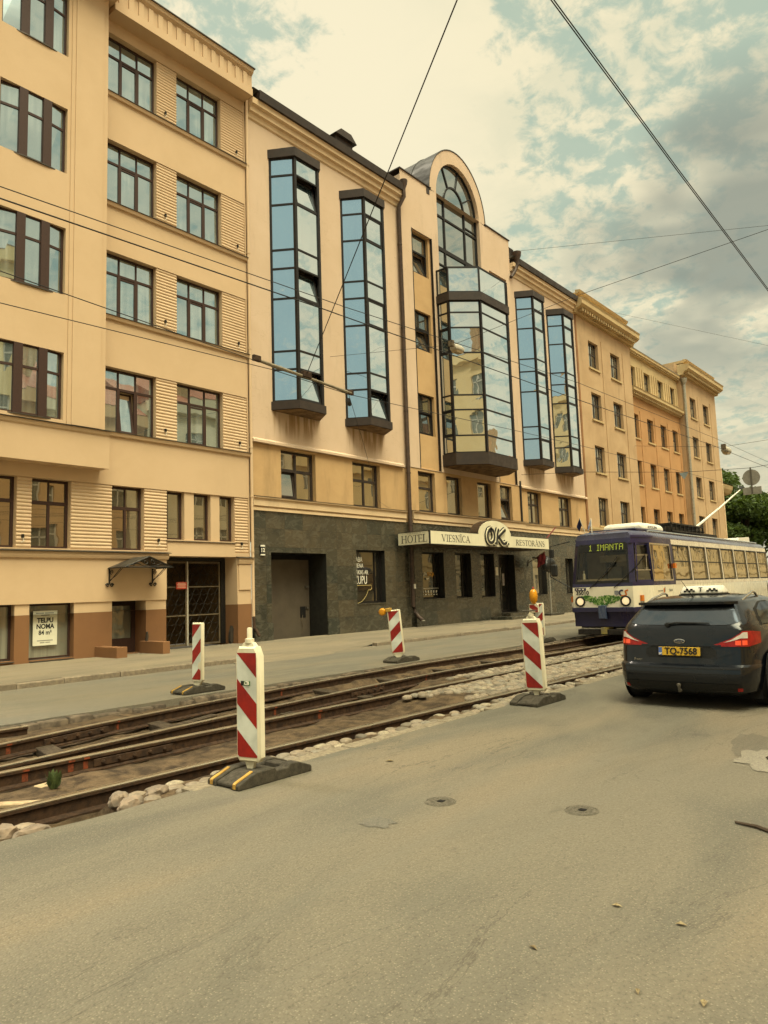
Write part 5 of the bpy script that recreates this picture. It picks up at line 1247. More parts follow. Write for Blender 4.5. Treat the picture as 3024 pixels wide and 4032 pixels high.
# A-pillars at the cab corners
for s in (-1, 1):
    q = [(wl, .0), (wh, .0)]
    po = MB().add([(xf_(wl) - .003, TY + s * (hw(TX, wl) - .09), wl), (xf_(wl) + .1, TY + s * hw(TX + .1, wl), wl), (xf_(wh) + .1, TY + s * hw(TX + .1, wh), wh), (xf_(wh) - .003, TY + s * (hw(TX, wh) - .09), wh),
            (xf_(wl) + .08, TY + s * (hw(TX, wl) - .1), wl), (xf_(wh) + .08, TY + s * (hw(TX, wh) - .1), wh)], [(0, 1, 2, 3), (0, 4, 5, 3), (1, 4, 5, 2)]); po.build('cab_pillar', M_tb, T)
pa = MB()                                                             # worn silver-cream band along the passenger windows
for s in (-1, 1):
    for z0, z1 in ((1.542, wl), (wh, 2.958)): pa.quad((23.3, TY + s * (hw(25, z0) + .004), z0), (XT1 - .1, TY + s * (hw(25, z0) + .004), z0), (XT1 - .1, TY + s * (hw(25, z1) + .004), z1), (23.3, TY + s * (hw(25, z1) + .004), z1))
pa.build('worn_side_band', M_tg, T)
for k, (a, b) in enumerate(WX):
    for s in (-1, 1):
        g = MB(); zz = (wl + .02, wh - .02); e = random.uniform(-.006, .006)
        g.quad((a, TY + s * (hw(a, wl) - .03), wl), (b, TY + s * (hw(b, wl) - .03 + e), wl), (b, TY + s * (hw(b, wh) - .03), wh), (a, TY + s * (hw(a, wh) - .03 - e), wh))
        w = g.build('side_window', M_tgl, T)
        f = MB(); 
        for q in ((a, a + .05, wl, wh), (b - .05, b, wl, wh), (a + .05, b - .05, wl, wl + .05), (a + .05, b - .05, wh - .05, wh)) + (((a + .05, b - .05, 2.26, 2.29),) if k else ()):
            f.add([(q[0], TY + s * (hw(25, q[2]) + .006), q[2]), (q[1], TY + s * (hw(25, q[2]) + .006), q[2]), (q[1], TY + s * (hw(25, q[3]) + .006), q[3]), (q[0], TY + s * (hw(25, q[3]) + .006), q[3])], [(0, 1, 2, 3)])
            f.add([(q[0], TY + s * (hw(25, q[2]) - .03), q[2]), (q[1], TY + s * (hw(25, q[2]) - .03), q[2]), (q[1], TY + s * (hw(25, q[2]) + .006), q[2]), (q[0], TY + s * (hw(25, q[2]) + .006), q[2])], [(0, 1, 2, 3)])
        f.build('frame', M_rub if k else M_chr, w, fixn=False)
# cab side windows on the taper
for s in (-1, 1):
    a, b = TX + .14, TX + .93; P = lambda x, z, o=.0: (xf_(z) + x - TX, TY + s * (hw(x, z) - .02 + o), z)
    w = MB().quad(P(a, wl), P(b, wl), P(b, wh), P(a, wh)).build('cab_side_window', seeglass('cab_glass', (.4, .38, .3), .1) if s < 0 else M_tgl, T)
    f = MB()
    for (x0, x1, z0, z1) in ((a, a + .05, wl, wh), (b - .05, b, wl, wh), (a, b, wl, wl + .05), (a, b, wh - .06, wh)): f.quad(P(x0, z0, .025), P(x1, z0, .025), P(x1, z1, .025), P(x0, z1, .025))
    f.build('frame', M_tb, w, fixn=False); f = MB()
    for (x0, x1, z0, z1) in ((a, b, 2.42, 2.45), (a, b, 1.98, 2.01), ((a + b) / 2, (a + b) / 2 + .03, 2.0, 2.43)): f.quad(P(x0, z0, .028), P(x1, z0, .028), P(x1, z1, .028), P(x0, z1, .028))
    f.build('slider_bars', M_chr, w, fixn=False)
# windscreen
F = lambda u, z, o=.0: (xf_(z) - o, TY + u * (hw(TX, z) - .1), z)
ws = MB().quad(F(-1, wl), F(1, wl), F(1, wh), F(-1, wh)).build('windscreen', M_tws, T, fixn=False)
f = MB()
for (u0, u1, z0, z1) in ((-1.01, -.94, wl - .01, wh), (.94, 1.01, wl - .01, wh), (-.94, .94, wl - .01, wl + .06)): f.quad(F(u0, z0, .012), F(u1, z0, .012), F(u1, z1, .012), F(u0, z1, .012))
f.build('rubber_seal', M_rub, ws, fixn=False)
rb = MB().add([F(-.95, 2.58, -.06), F(.95, 2.58, -.06), F(.95, 2.83, -.06), F(-.95, 2.83, -.06), F(-.95, 2.58, .013), F(.95, 2.58, .013), F(.95, 2.83, .013), F(-.95, 2.83, .013)], [(0, 1, 2, 3), (4, 5, 6, 7), (0, 1, 5, 4), (3, 2, 6, 7)]).build('route_board', pmat('board_black', (.012, .012, .011), None, .35), T)
dz = Vector((xf_(2.8) - xf_(2.6), 0, .2)).normalized()
FONT5 = {'1': ['.#.', '##.', '.#.', '.#.', '.#.', '.#.', '###'], 'I': ['###', '.#.', '.#.', '.#.', '.#.', '.#.', '###'], 'M': ['#...#', '##.##', '#.#.#', '#.#.#', '#...#', '#...#', '#...#'], 'A': ['.###.', '#...#', '#...#', '#####', '#...#', '#...#', '#...#'], 'N': ['#...#', '##..#', '#.#.#', '#.#.#', '#..##', '#...#', '#...#'], 'T': ['#####', '..#..', '..#..', '..#..', '..#..', '..#..', '..#..'], ' ': ['..'] * 7}
led = MB(); u = .40; pitch = .0245
for ch in '1  IMANTA':
    g = FONT5[ch]
    for r, row in enumerate(g):
        for c, v in enumerate(row):
            if v == '#':
                y = TY + u - c * pitch - .0; p = Vector((xf_(2.80) - .016, y, 2.80)) - dz * (r * .027)
                led.quad(p, p + Vector((0, -.018, 0)), p + Vector((0, -.018, 0)) - dz * .019, p - dz * .019)
    u -= (len(g[0]) + 1) * pitch
led.build('route_lettering', M_led2, rb, fixn=False)
for (y0, a1) in ((TY + .25, .62), (TY - .5, .68)):
    wp = MB().tube([(TX - .03, y0 + .12, 1.50), (TX - .01, y0 - .2, 1.78), (TX + .04, y0 - a1, 2.2)], .013, 5); wp.tube([(TX + .0, y0 - a1 + .25, 1.92), (TX + .08, y0 - a1 - .14, 2.42)], .016, 5); wp.build('wiper', M_rub, T)
# cab interior
ci = MB().box(TX + .3, TX + .9, TY - .95, TY + .95, 1.0, 1.78); ci.box(TX + 1.55, TX + 1.6, TY - 1.1, TY + .15, 1.0, 2.5); ci.box(TX + 1.5, TX + 1.6, TY + .5, TY + 1.1, 1.0, 2.9); ci.build('cab_interior', M_int, T)
MB().box(TX + 1.45, TX + 1.5, TY - 1.0, TY + .65, 2.3, 2.52).build('sun_blind', pmat('sun_blind', (.62, .55, .42), None, .7), T)
MB().box(TX + 1.0, XT1 - .3, TY - 1.1, TY + 1.1, .87, .95).build('floor', M_int, T)
MB().box(TX + 3.4, TX + 3.46, TY - 1.15, TY + 1.15, .95, 2.9).build('cab_partition', pmat('dark_interior', (.05, .04, .03), None, .8), T)
st = MB().box(TX + .95, TX + 1.3, TY - .1, TY + .35, 1.45, 1.62); st.box(TX + 1.3, TX + 1.4, TY - .1, TY + .35, 1.5, 2.15); st.build('driver_seat', pmat('seat_grey', (.22, .2, .17), None, .8), T)
bt = MB().lathe([(.0, 0), (.045, 0), (.045, .14), (.015, .2), (.02, .26), (0, .27)], (TX + .4, TY + .72, 1.78), 'z', 8).build('spray_bottle', M_wht, T)
# front details
FP = lambda y, z, o: (TX - o, TY + y, z)
for s in (-1, 1):
    h = MB().lathe([(.10, .03), (.155, .03), (.155, -.045), (.12, -.05), (.115, -.02), (.10, -.02)], (TX, TY + s * .70, 1.12), 'x', 20).build('headlight', M_rub, T, smooth=40)
    MB().lathe([(.0, -.035), (.06, -.033), (.115, -.018), (.115, .02)], (TX, TY + s * .70, 1.12), 'x', 20).build('lens', M_head, h, smooth=40)
    y = TY + s * (hw(TX + .3, 1.1) + .005); c = MB().box(TX + .22, TX + .38, y - .03, y + .03, 1.1, 1.27).build('turn_signal', M_amb, T)
    MB().box(TX + .23, TX + .37, y - .028, y + .028, .96, 1.099).build('side_lamp', M_chr, c)
bmp = MB().prism([(TX - .07, TY - .95), (TX - .07, TY + .95), (TX + .5, TY + 1.2), (TX + .5, TY - 1.2)], 'z', .80, .94).build('bumper_strip', M_tb, T, bevel=.01)
bm2 = MB().prism([(TX - .04, TY - .8), (TX - .04, TY + .82), (TX + .3, TY + .9), (TX + .3, TY - .9)], 'z', .14, .30); bm2.build('lifeguard_beam', M_dkm, T, bevel=.015)
MB().box(TX - .12, TX + .4, TY - .1, TY + .06, .17, .36).build('coupler', pmat('coupler_yellow', (.30, .24, .06), (.2, .17, .1), .6), T)
MB().prism([(TX - .11, .62), (TX - .13, .98), (TX - .02, 1.0), (TX - .02, .6)], 'y', TY - .12, TY + .1).build('coupler_cover', paint('cover_blue', (.05, .075, .15)), T)
text_mesh('fleet_number', '35010', .165, M_ink, T, (TX - .008, TY + .62, 1.372), (0, -1, 0), (0, 0, 1), bold=.004)
q = MB().box(TX - .012, TX - .004, TY + .5, TY + .86, 1.445, 1.525).build('pictogram_strip', M_tb, T)
pc = MB()
for k, y in enumerate((.80, .70, .59)):
    pc.prism([(TY + y + .03 * math.cos(t * 1.05 + k) * (1.3 if k else .5), 1.485 + .025 * math.sin(t * 1.05 + k)) for t in range(6)], 'x', TX - .016, TX - .0125)
pc.build('pictograms', M_wht, q)
MB().prism([(TY - .50, 1.42), (TY - .38, 1.42), (TY - .38, 1.32), (TY - .44, 1.27), (TY - .50, 1.32)], 'x', TX - .012, TX - .003).build('coat_of_arms', pmat('arms_grey', (.16, .17, .19), (.3, .3, .3), .6, scale=60), T)
lo = MB(); stroke(lo, arc(0, 0, .075, .075, 60, 260, 8), .045, (TX - .003, TY - .60, 1.35), (0, -1, 0), Z, .001, .008); lo.build('operator_logo', M_tb, T)
lo = MB(); stroke(lo, smooth_pts([(.17, .09), (.06, .06), (.13, -.05), (.02, -.08), (-.05, -.06)]), .04, (TX - .003, TY - .62, 1.34), (0, -1, 0), Z, .001, .0085); lo.build('operator_logo', M_amb, T)
rnd = random.Random(4); gm = [pmat('clover_green', (.06, .17, .03), (.035, .10, .02), .6, scale=30), pmat('clover_pale', (.30, .42, .14), (.18, .32, .08), .6, scale=30)]
gl = MB(); k = 0
while k < 420:
    y = rnd.uniform(-.62, .66); lim = 1.265 - .02 * math.sin(y * 9); lo_ = 1.16 - .20 * max(0, 1 - abs(y) / .5) ** .8
    z = rnd.uniform(lo_, lim); r = rnd.uniform(.018, .036); x = TX - .004 - k * .00002; k += 1
    gl.add([(x, TY + y + r * math.cos(t * 1.2566 + k), z + r * math.sin(t * 1.2566 + k)) for t in range(5)], [(0, 1, 2, 3, 4)], 1 if rnd.random() < .36 else 0)
gl.build('clover_decal', gm, T, fixn=False)
sd = TY - 1.235
text_mesh('fleet_number', '35010', .11, M_gink, T, (TX + 2.25, sd, 1.37), (1, 0, 0), Z, sx=1.2)
lo = MB(); lo.box(TX + 1.62, TX + 1.70, sd - .004, sd - .001, 1.3, 1.44); lo.build('operator_logo', M_amb, T); lo = MB(); lo.box(TX + 1.71, TX + 1.77, sd - .004, sd - .001, 1.34, 1.48); lo.box(TX + 1.15, TX + 1.55, sd - .004, sd - .001, 1.36, 1.385); lo.build('operator_logo', M_gink, T)
MB().box(23.17, 23.32, sd - .05, sd + .02, 2.05, 2.2).build('repeater_lamp', M_amb, T)
# mirrors on the far front corner, seen against the cladding
mr = MB().tube([(TX + .05, TY + .95, 2.95), (TX - .1, TY + 1.55, 2.83), (TX - .12, TY + 1.58, 1.9), (TX - .0, TY + 1.0, 1.55)], .02, 6).build('mirror_arm', M_rub, T)
MB().box(TX - .2, TX - .1, TY + 1.42, TY + 1.56, 2.48, 2.74).build('mirror', M_rub, mr, bevel=.02); MB().box(TX - .2, TX - .1, TY + 1.32, TY + 1.53, 1.9, 2.28).build('mirror', M_rub, mr, bevel=.04)
# roof gear
MB().box(TX + 1.0, TX + 3.6, TY - .75, TY + .75, 3.22, 3.29).build('roof_hatch', M_tb, T, bevel=.02)
ac = MB().loft([[(TX + 1.8 - o, TY - .62 - p, z), (TX + 3.75 + o, TY - .62 - p, z), (TX + 3.75 + o, TY + .62 + p, z), (TX + 1.8 - o, TY + .62 + p, z)] for o, p, z in ((0, 0, 3.29), (0, 0, 3.42), (-.12, -.1, 3.52))]).build('air_conditioner', M_wht, T, bevel=.03, smooth=40)
text_mesh('lettering', 'AUTOCLIMA', .13, M_tb, ac, (TX + 2.75, TY - .623, 3.38), (1, 0, 0), Z, sx=1.1)
rk = MB(); x0, x1 = TX + 4.0, TX + 7.4
for y in (-.8, .8):
    for z in (3.3, 3.55): rk.box(x0, x1, TY + y - .03, TY + y + .03, z, z + .05)
    for k in range(9): rk.box(x0 + k * .42, x0 + k * .42 + .04, TY + y - .02, TY + y + .02, 3.31, 3.56)
for k in range(12): rk.box(x0 + .1 + k * .28, x0 + .22 + k * .28, TY - .78, TY + .78, 3.555, 3.60)
rk.box(x0, x0 + 2.2, TY - .6, TY + .6, 3.28, 3.5); rk.build('resistor_rack', M_dkm, T)
bs = MB().box(TX + 7.5, TX + 9.4, TY - .7, TY + .7, 3.24, 3.38); bs.box(TX + 8.4, TX + 8.9, TY - .25, TY + .25, 3.38, 3.66)
for k in range(5): bs.tube([(TX + 8.1 + k * .2, TY - .4, 3.5), (TX + 8.2 + k * .2, TY + .4, 3.55)], .03, 5)
bs = bs.build('trolley_base', M_dkm, T)
MB().tube([(TX + 8.75, TY, 3.6), (TX + 12.6, TY, 4.72), (TX + 16.4, TY, 5.88)], [.055, .045, .03], 8).build('trolley_pole', M_wht, T, smooth=60)
MB().tube([(TX + 16.3, TY, 5.86), (TX + 16.6, TY, 6.0), (TX + 16.75, TY, 6.02)], .07, 6).build('collector_shoe', M_rub, T)
MB().tube([(TX + 1.3, TY - 1.0, 3.18), (TX + 14, TY - 1.0, 3.18)], .035, 6).build('roof_rail', M_chr, T)
for a, b, s in ((TX + 13.0, TX + 14.6, .0),): MB().prism([(a - .3, 3.22), (a, 3.42), (b, 3.5), (b + .1, 3.22)], 'y', TY - .6, TY + .6).build('roof_fairing', M_wht, T)
# running gear
bo = MB().box(TX + .6, XT1 - .3, TY - 1.0, TY + 1.0, .3, .86); bo.build('underframe', M_dkm, T)
for xb in (TX + 3.2, TX + 10.8):
    for dx in (-.95, .95):
        for s in (-1, 1): MB().lathe([(0, -.06), (.33, -.06), (.35, .05), (.1, .06), (0, .06)], (xb + dx, TY + s * .76, .345), 'y', 22).build('wheel', M_dkm, T, smooth=40)
# little flags on the roof
M_fb = pmat('flag_blue', (.02, .025, .09), None, .7); M_fl = pmat('flag_light', (.45, .5, .6), (.12, .17, .42), .7, scale=6)
for (y, dx, m1) in ((.62, -.28, M_fb), (.42, .1, M_fl)):
    fp = MB().tube([(TX + .5, TY + y, 3.14), (TX + .5 + dx, TY + y + .05, 3.66)], .012, 5).build('flag_staff', M_wht, T)
    MB().add([(TX + .5 + dx, TY + y + .05, 3.66), (TX + .5 + dx * .6, TY + y + .04, 3.44), (TX + .55 + dx * .5, TY + y + .17, 3.26), (TX + .5 + dx, TY + y + .16, 3.4)], [(0, 1, 2, 3)]).build('flag_cloth', m1, fp, fixn=False)
# ================================================================ TAXI (dark estate car seen from behind)
M_car = paint('car_dark_paint', (.0035, .0048, .0075), (.0028, .0038, .006), rough=.3, coat=.65, dirt=.1)
M_car.node_tree.nodes['Principled BSDF'].inputs['Specular IOR Level'].default_value = .15; M_car.node_tree.nodes['Principled BSDF'].inputs['Coat Roughness'].default_value = .02
M_carblk = pmat('car_black_plastic', (.009, .0086, .008), (.006, .006, .0056), .6, scale=40)
M_cgl = glassmat('car_tinted_glass', (.004, .005, .006), (.50, .60, .74), .13, wave=.05, wscale=2, edge=.12)
M_tyre = pmat('tyre_rubber', (.014, .013, .012), (.009, .009, .008), .85, scale=30)
M_lw = pmat('clear_lens', (.55, .50, .42), (.42, .38, .33), .12, scale=18)
m, N, b = newmat('brake_lamp_lit'); b.inputs['Base Color'].default_value = (.6, .05, .02, 1); b.inputs['Roughness'].default_value = .2; b.inputs['Emission Color'].default_value = (1, .13, .03, 1); b.inputs['Emission Strength'].default_value = .2; M_brk2 = m
M_tail = pmat('tail_lens_red', (.30, .014, .010), (.20, .010, .008), .1, scale=14)
CY = 3.265; X0 = 9.60
SL = [(.19, .10, 13.7, .80), (.23, .04, 13.85, .87), (.36, .0, 13.95, .90), (.50, .01, 13.98, .91), (.535, .025, 13.98, .91), (.56, .07, 13.98, .905), (.70, .095, 13.95, .91), (.86, .125, 13.85, .905), (.95, .15, 13.6, .90), (1.0, .17, 13.2, .885), (1.05, .20, 12.95, .86), (1.15, .31, 12.6, .80), (1.24, .41, 12.35, .745), (1.29, .48, 12.2, .71), (1.335, .53, 12.05, .68), (1.375, .64, 11.85, .62), (1.40, .82, 11.6, .52), (1.415, 1.1, 11.4, .36), (1.42, 1.4, 11.3, .15)]
def lerp3(z, i):
    for a, b in zip(SL, SL[1:]):
        if a[0] <= z <= b[0]: t = (z - a[0]) / (b[0] - a[0]); return a[i] + (b[i] - a[i]) * t
    return SL[0][i] if z < SL[0][0] else SL[-1][i]
def half(z):
    xr, xf, hw_ = X0 + lerp3(z, 1), lerp3(z, 2), lerp3(z, 3)
    P = [(xr + .085 * u * u, u * hw_) for u in (0, .25, .5, .68, .79)] + [(xr + .10, (.85) * hw_), (xr + .18, .905 * hw_), (xr + .36, .955 * hw_)]
    xs = xr + .62; xe = xf - .45
    P += [(xs + (xe - xs) * k / 9, hw_ * (.982 if k == 0 else 1)) for k in range(10)] + [(xf - .2, .92 * hw_), (xf - .06, .72 * hw_), (xf, .4 * hw_), (xf + .01, 0)]
    return P
def cs(s, k, z, off=0.):
    P = half(z); k = min(max(k, 0), len(P) - 1.001); i = int(k); t = k - i
    x, y = P[i][0] * (1 - t) + P[i + 1][0] * t, P[i][1] * (1 - t) + P[i + 1][1] * t
    tx, ty = P[min(i + 2, len(P) - 1)][0] - P[max(i - 1, 0)][0], P[min(i + 2, len(P) - 1)][1] - P[max(i - 1, 0)][1]; L = math.hypot(tx, ty) or 1
    nx, ny = -ty / L, tx / L
    return (x + nx * off, CY + s * (y + ny * off), z)
def patch(mb, s, k0, k1, zb, zt, nk=8, nz=5, off=.006, mi=0, s2=None):
    """surface patch following the body; zb/zt may be functions of k. s2: the patch runs across the rear from side s to side -s"""
    ks = [k0 + (k1 - k0) * i / nk for i in range(nk + 1)]
    V = []
    for k in ks:
        a = zb(k) if callable(zb) else zb; c = zt(k) if callable(zt) else zt
        for j in range(nz + 1):
            z = a + (c - a) * j / nz
            V.append(cs(s if k >= 0 else -s, abs(k), z, off))
    mb.add(V, [(i * (nz + 1) + j, (i + 1) * (nz + 1) + j, (i + 1) * (nz + 1) + j + 1, i * (nz + 1) + j + 1) for i in range(nk) for j in range(nz)], mi)
    return mb
car = empty('parked_car', (11.8, CY, 0)); tag(car, 'dark estate taxi with a white roof sign and yellow plate TQ-7568, seen from behind', 'car')
rings = []
zs = []
for a, b in zip(SL, SL[1:]): zs += [a[0], (a[0] + b[0]) / 2]
zs.append(SL[-1][0])
for z in zs:
    P = half(z); rings.append([(x, CY + y, z) for x, y in P] + [(x, CY - y, z) for x, y in P[-2:0:-1]])
MB().loft(rings).build('body', M_car, car, smooth=28)
patch(MB(), 1, -4.3, 4.3, .215, .33, 16, 3, .008).build('lower_bumper', M_carblk, car, smooth=40)
patch(MB(), 1, -4.6, 4.6, .435, .45, 16, 1, .006).build('bumper_groove', M_carblk, car, smooth=40)
gb = lambda k: 1.045 + .014 * max(0, abs(k) - 2.5) ** 1.6
patch(MB(), 1, -4.9, 4.9, gb, 1.288, 22, 6, .007).build('rear_window', M_cgl, car, smooth=60)
sp = MB()
patch(sp, 1, -4.6, 4.6, 1.29, 1.33, 18, 2, .008)
sp.loft([[cs(1 if k >= 0 else -1, abs(k), 1.335, o) for k in (-4.4, -3, -1.5, 0, 1.5, 3, 4.4)] for o in (0.0, .14)] + [[(p[0], p[1], 1.30) for p in [cs(1 if k >= 0 else -1, abs(k), 1.335, .14) for k in (-4.4, -3, -1.5, 0, 1.5, 3, 4.4)]], [cs(1 if k >= 0 else -1, abs(k), 1.29, .0) for k in (-4.4, -3, -1.5, 0, 1.5, 3, 4.4)]], closed=False, cap0=False, cap1=False)
sp.build('roof_spoiler', M_car, car, smooth=40)
for s in (1, -1):
    zt = lambda k: .805 + .165 * min(1, max(0, (k - 1.85) / 2.6)) - .02 * max(0, k - 6)
    zm = lambda k: min(zt(k) - .004, .80 + .075 * min(1, max(0, (k - 1.85) / 2.2)))
    l = patch(MB(), s, 1.85, 7.1, lambda k: .782 + .02 * max(0, k - 5.5), zt, 16, 5, .012).build('tail_lamp', M_tail, car, smooth=60)
    patch(MB(), s, 2.4, 5.2, lambda k: zm(k) + .008, lambda k: zt(k) - .015, 10, 3, .0155).build('clear_lens', M_lw, l, smooth=60)
    bl = MB(); patch(bl, s, 3.45, 4.1, .80, .855, 3, 2, .0158); patch(bl, s, 4.3, 5.1, .80, .858, 4, 2, .0158); bl.build('lit_lens', M_brk2, l, smooth=60)
    patch(MB(), s, 3.75, 4.45, .245, .285, 4, 1, .014).build('reflector', M_tail, car)
    # side glass with black surround
    patch(MB(), s, 7.45, 15.2, lambda k: 1.025, lambda k: 1.315 - .018 * max(0, 9.6 - k) ** 2 - .04 * max(0, k - 13.2), 20, 4, .004).build('window_surround', M_carblk, car, smooth=60)
    for a, b in ((7.7, 9.0), (9.1, 9.55), (9.68, 11.7), (11.85, 14.6)):
        patch(MB(), s, a, b, 1.035, (lambda k: 1.30 - .022 * max(0, 9.7 - k) ** 2 - .045 * max(0, k - 13.2)), 10, 4, .009).build('side_window', M_cgl, car, smooth=60)
    rr = [Vector(cs(s, k, z, -.02)) + Vector((0, 0, d)) for k, z, d in ((6.5, 1.335, .0), (7.2, 1.345, .03), (8.2, 1.36, .055), (9.8, 1.37, .068), (11, 1.37, .07), (12.4, 1.37, .055), (13.2, 1.36, .0))]
    MB().tube(rr, .016, 8).build('roof_rail', M_chr, car, smooth=60)
    patch(MB(), s, 8.2, 16, .60, .612, 14, 1, .003).build('side_crease', M_carblk, car)
    for xw in (10.42, 13.0):
        y = CY + s * .80
        w = MB().lathe([(.0, -.10), (.2, -.10), (.29, -.105), (.315, -.07), (.315, .07), (.29, .105), (.2, .10), (0, .10)], (xw, y, .315), 'y', 28).build('wheel', M_tyre, car, smooth=40)
        MB().lathe([(0, s * .1), (.06, s * .112), (.18, s * .106), (.2, s * .108), (.2, s * .09), (0, s * .09)], (xw, y, .315), 'y', 20).build('rim', M_iron, w, smooth=40)
        MB().lathe([(0, s * .112), (.36, s * .112), (.36, s * .10), (0, s * .10)], (xw, CY + s * .805, .345), 'y', 28).build('wheel_arch', M_black, car)
    ms = MB().box(12.45, 12.62, CY + s * .98 - .1, CY + s * .98 + .1, .98, 1.10).build('door_mirror', M_car, car, bevel=.03)
MB().box(X0 + .5, 13.6, CY - .84, CY + .84, .11, .25).build('floor_pan', M_black, car)
# tailgate shut lines, plate recess, handle strip, badges, wiper
sh = MB()
for s in (1, -1): patch(sh, s, 4.08, 4.13, .50, .99, 1, 10, .004)
patch(sh, 1, -4.1, 4.1, .505, .513, 16, 1, .0045)
sh.build('shut_line', M_black, car)
rc = MB(); patch(rc, 1, -1.95, 1.95, lambda k: .635 + .0 * k, lambda k: .785 - (.05 if abs(k) > 1.9 else 0), 10, 3, .0035); rc.build('plate_recess', M_carblk, car, smooth=40)
patch(MB(), 1, -2.3, 2.3, .783, .80, 14, 1, .014).build('handle_strip', M_car, car, smooth=40)
for s in (1, -1):
    pr_ = MB(); patch(pr_, s, 1.75, 3.3, lambda k: .63 + .045 * (k - 1.75), lambda k: .645 + .045 * (k - 1.75), 8, 1, .010); pr_.build('pressed_edge', M_car, car, smooth=40)
MB().prism([(X0 + .11, .655), (X0 + .075, .655), (X0 + .087, .772), (X0 + .125, .772)], 'y', CY - .275, CY + .275).build('plate_holder', M_carblk, car)
pl = MB().prism([(X0 + .08, .662), (X0 + .068, .662), (X0 + .0815, .768), (X0 + .092, .768)], 'y', CY - .26, CY + .265).build('number_plate', pmat('plate_yellow', (.56, .34, .03), (.50, .30, .025), .45, scale=30), car, bevel=.003)
zd = Vector((.0135, 0, .106)).normalized()
pc = (X0 + .0955, CY, .715)
MB().add([Vector((X0 + .0665, CY + y, .664)) + zd * t for y, t in ((.262, 0), (.218, 0), (.218, .102), (.262, .102))], [(0, 1, 2, 3)]).build('euro_band', pmat('plate_blue', (.06, .12, .35), None, .5), pl, fixn=False)
text_mesh('lettering', 'TQ-7568', .118, M_ink, pl, (X0 + .071, CY - .02, .715), (0, -1, 0), zd, bold=.0025, sx=.92)
text_mesh('small_lettering', 'LV', .034, M_wht, pl, (X0 + .0645, CY + .24, .682), (0, -1, 0), zd, bold=.001)
em = MB().lathe([(0, -.012), (1, -.008), (1, .01), (0, .01)], (0, 0, 0), 'x', 28); em.v = [(X0 + .118 + p[0], CY + p[1] * .072, .842 + p[2] * .029) for p in em.v]; em = em.build('badge', M_chr, car, smooth=30)
e2 = MB().lathe([(0, -.0125), (1, -.0125), (1, .0), (0, .0)], (0, 0, 0), 'x', 28); e2.v = [(X0 + .1165 + p[0], CY + p[1] * .06, .842 + p[2] * .021) for p in e2.v]; e2.build('badge_field', pmat('badge_blue', (.035, .05, .10), None, .3), em)
text_mesh('lettering', 'Ford', .04, M_chr, em, (X0 + .102, CY, .843), (0, -1, 0), (0, 0, 1), sx=1.1)
text_mesh('lettering', 'Focus', .05, M_chr, car, (cs(1, 2.75, .60, .004)[0] - .004, CY + .53, .60), (.1, -1, 0), (0, 0, 1), sx=1.3)
wp = MB().tube([cs(1, .9, 1.052, .03), cs(1, .2, 1.075, .035), cs(-1, 1.7, 1.068, .03)], [.016, .013, .008], 6); wp.lathe([(0, -.035), (.03, -.03), (.035, .0)], cs(1, .75, 1.045), 'x', 10); wp.build('rear_wiper', M_carblk, car)
tb = MB().tube([(X0 + .2, CY, .24), (X0 - .02, CY, .225), (X0 - .03, CY, .285)], .018, 8); tb.lathe([(0, -.026), (.02, -.02), (.027, 0), (.02, .02), (0, .026)], (X0 - .03, CY, .30), 'z', 10); tb.build('tow_ball', M_iron, car, smooth=40)
# roof sign and aerial
rs = MB().loft([[(x, CY + y, z) for x, y in ((10.75 + i, -.29 + i), (11.05 - i, -.29 + i), (11.05 - i, .29 - i), (10.75 + i, .29 - i))] for z, i in ((1.425, 0), (1.46, .0), (1.535, .04), (1.54, .06))]).build('taxi_sign', M_wht, car, bevel=.015, smooth=40)
MB().box(10.74, 11.06, CY - .3, CY + .3, 1.40, 1.428).build('sign_base', M_carblk, rs)
ck = MB()
for sgn in (1, -1):
    for r in range(2):
        for c in range(5):
            if (r + c) % 2 == 0: y = CY + sgn * .08 + sgn * c * .030; ck.box(10.742, 10.757 + r * .006, min(y, y + sgn * .030), max(y, y + sgn * .030), 1.456 + r * .024, 1.480 + r * .024)
ck.build('checker_band', M_ink, rs)
text_mesh('lettering', 'T', .085, M_ink, rs, (10.745, CY, 1.485), (0, -1, 0), (.3, 0, 1), bold=.003)
MB().tube([(10.35, CY - .02, 1.385), (10.15, CY + .06, 1.62)], [.007, .003], 5).build('aerial', M_carblk, car)
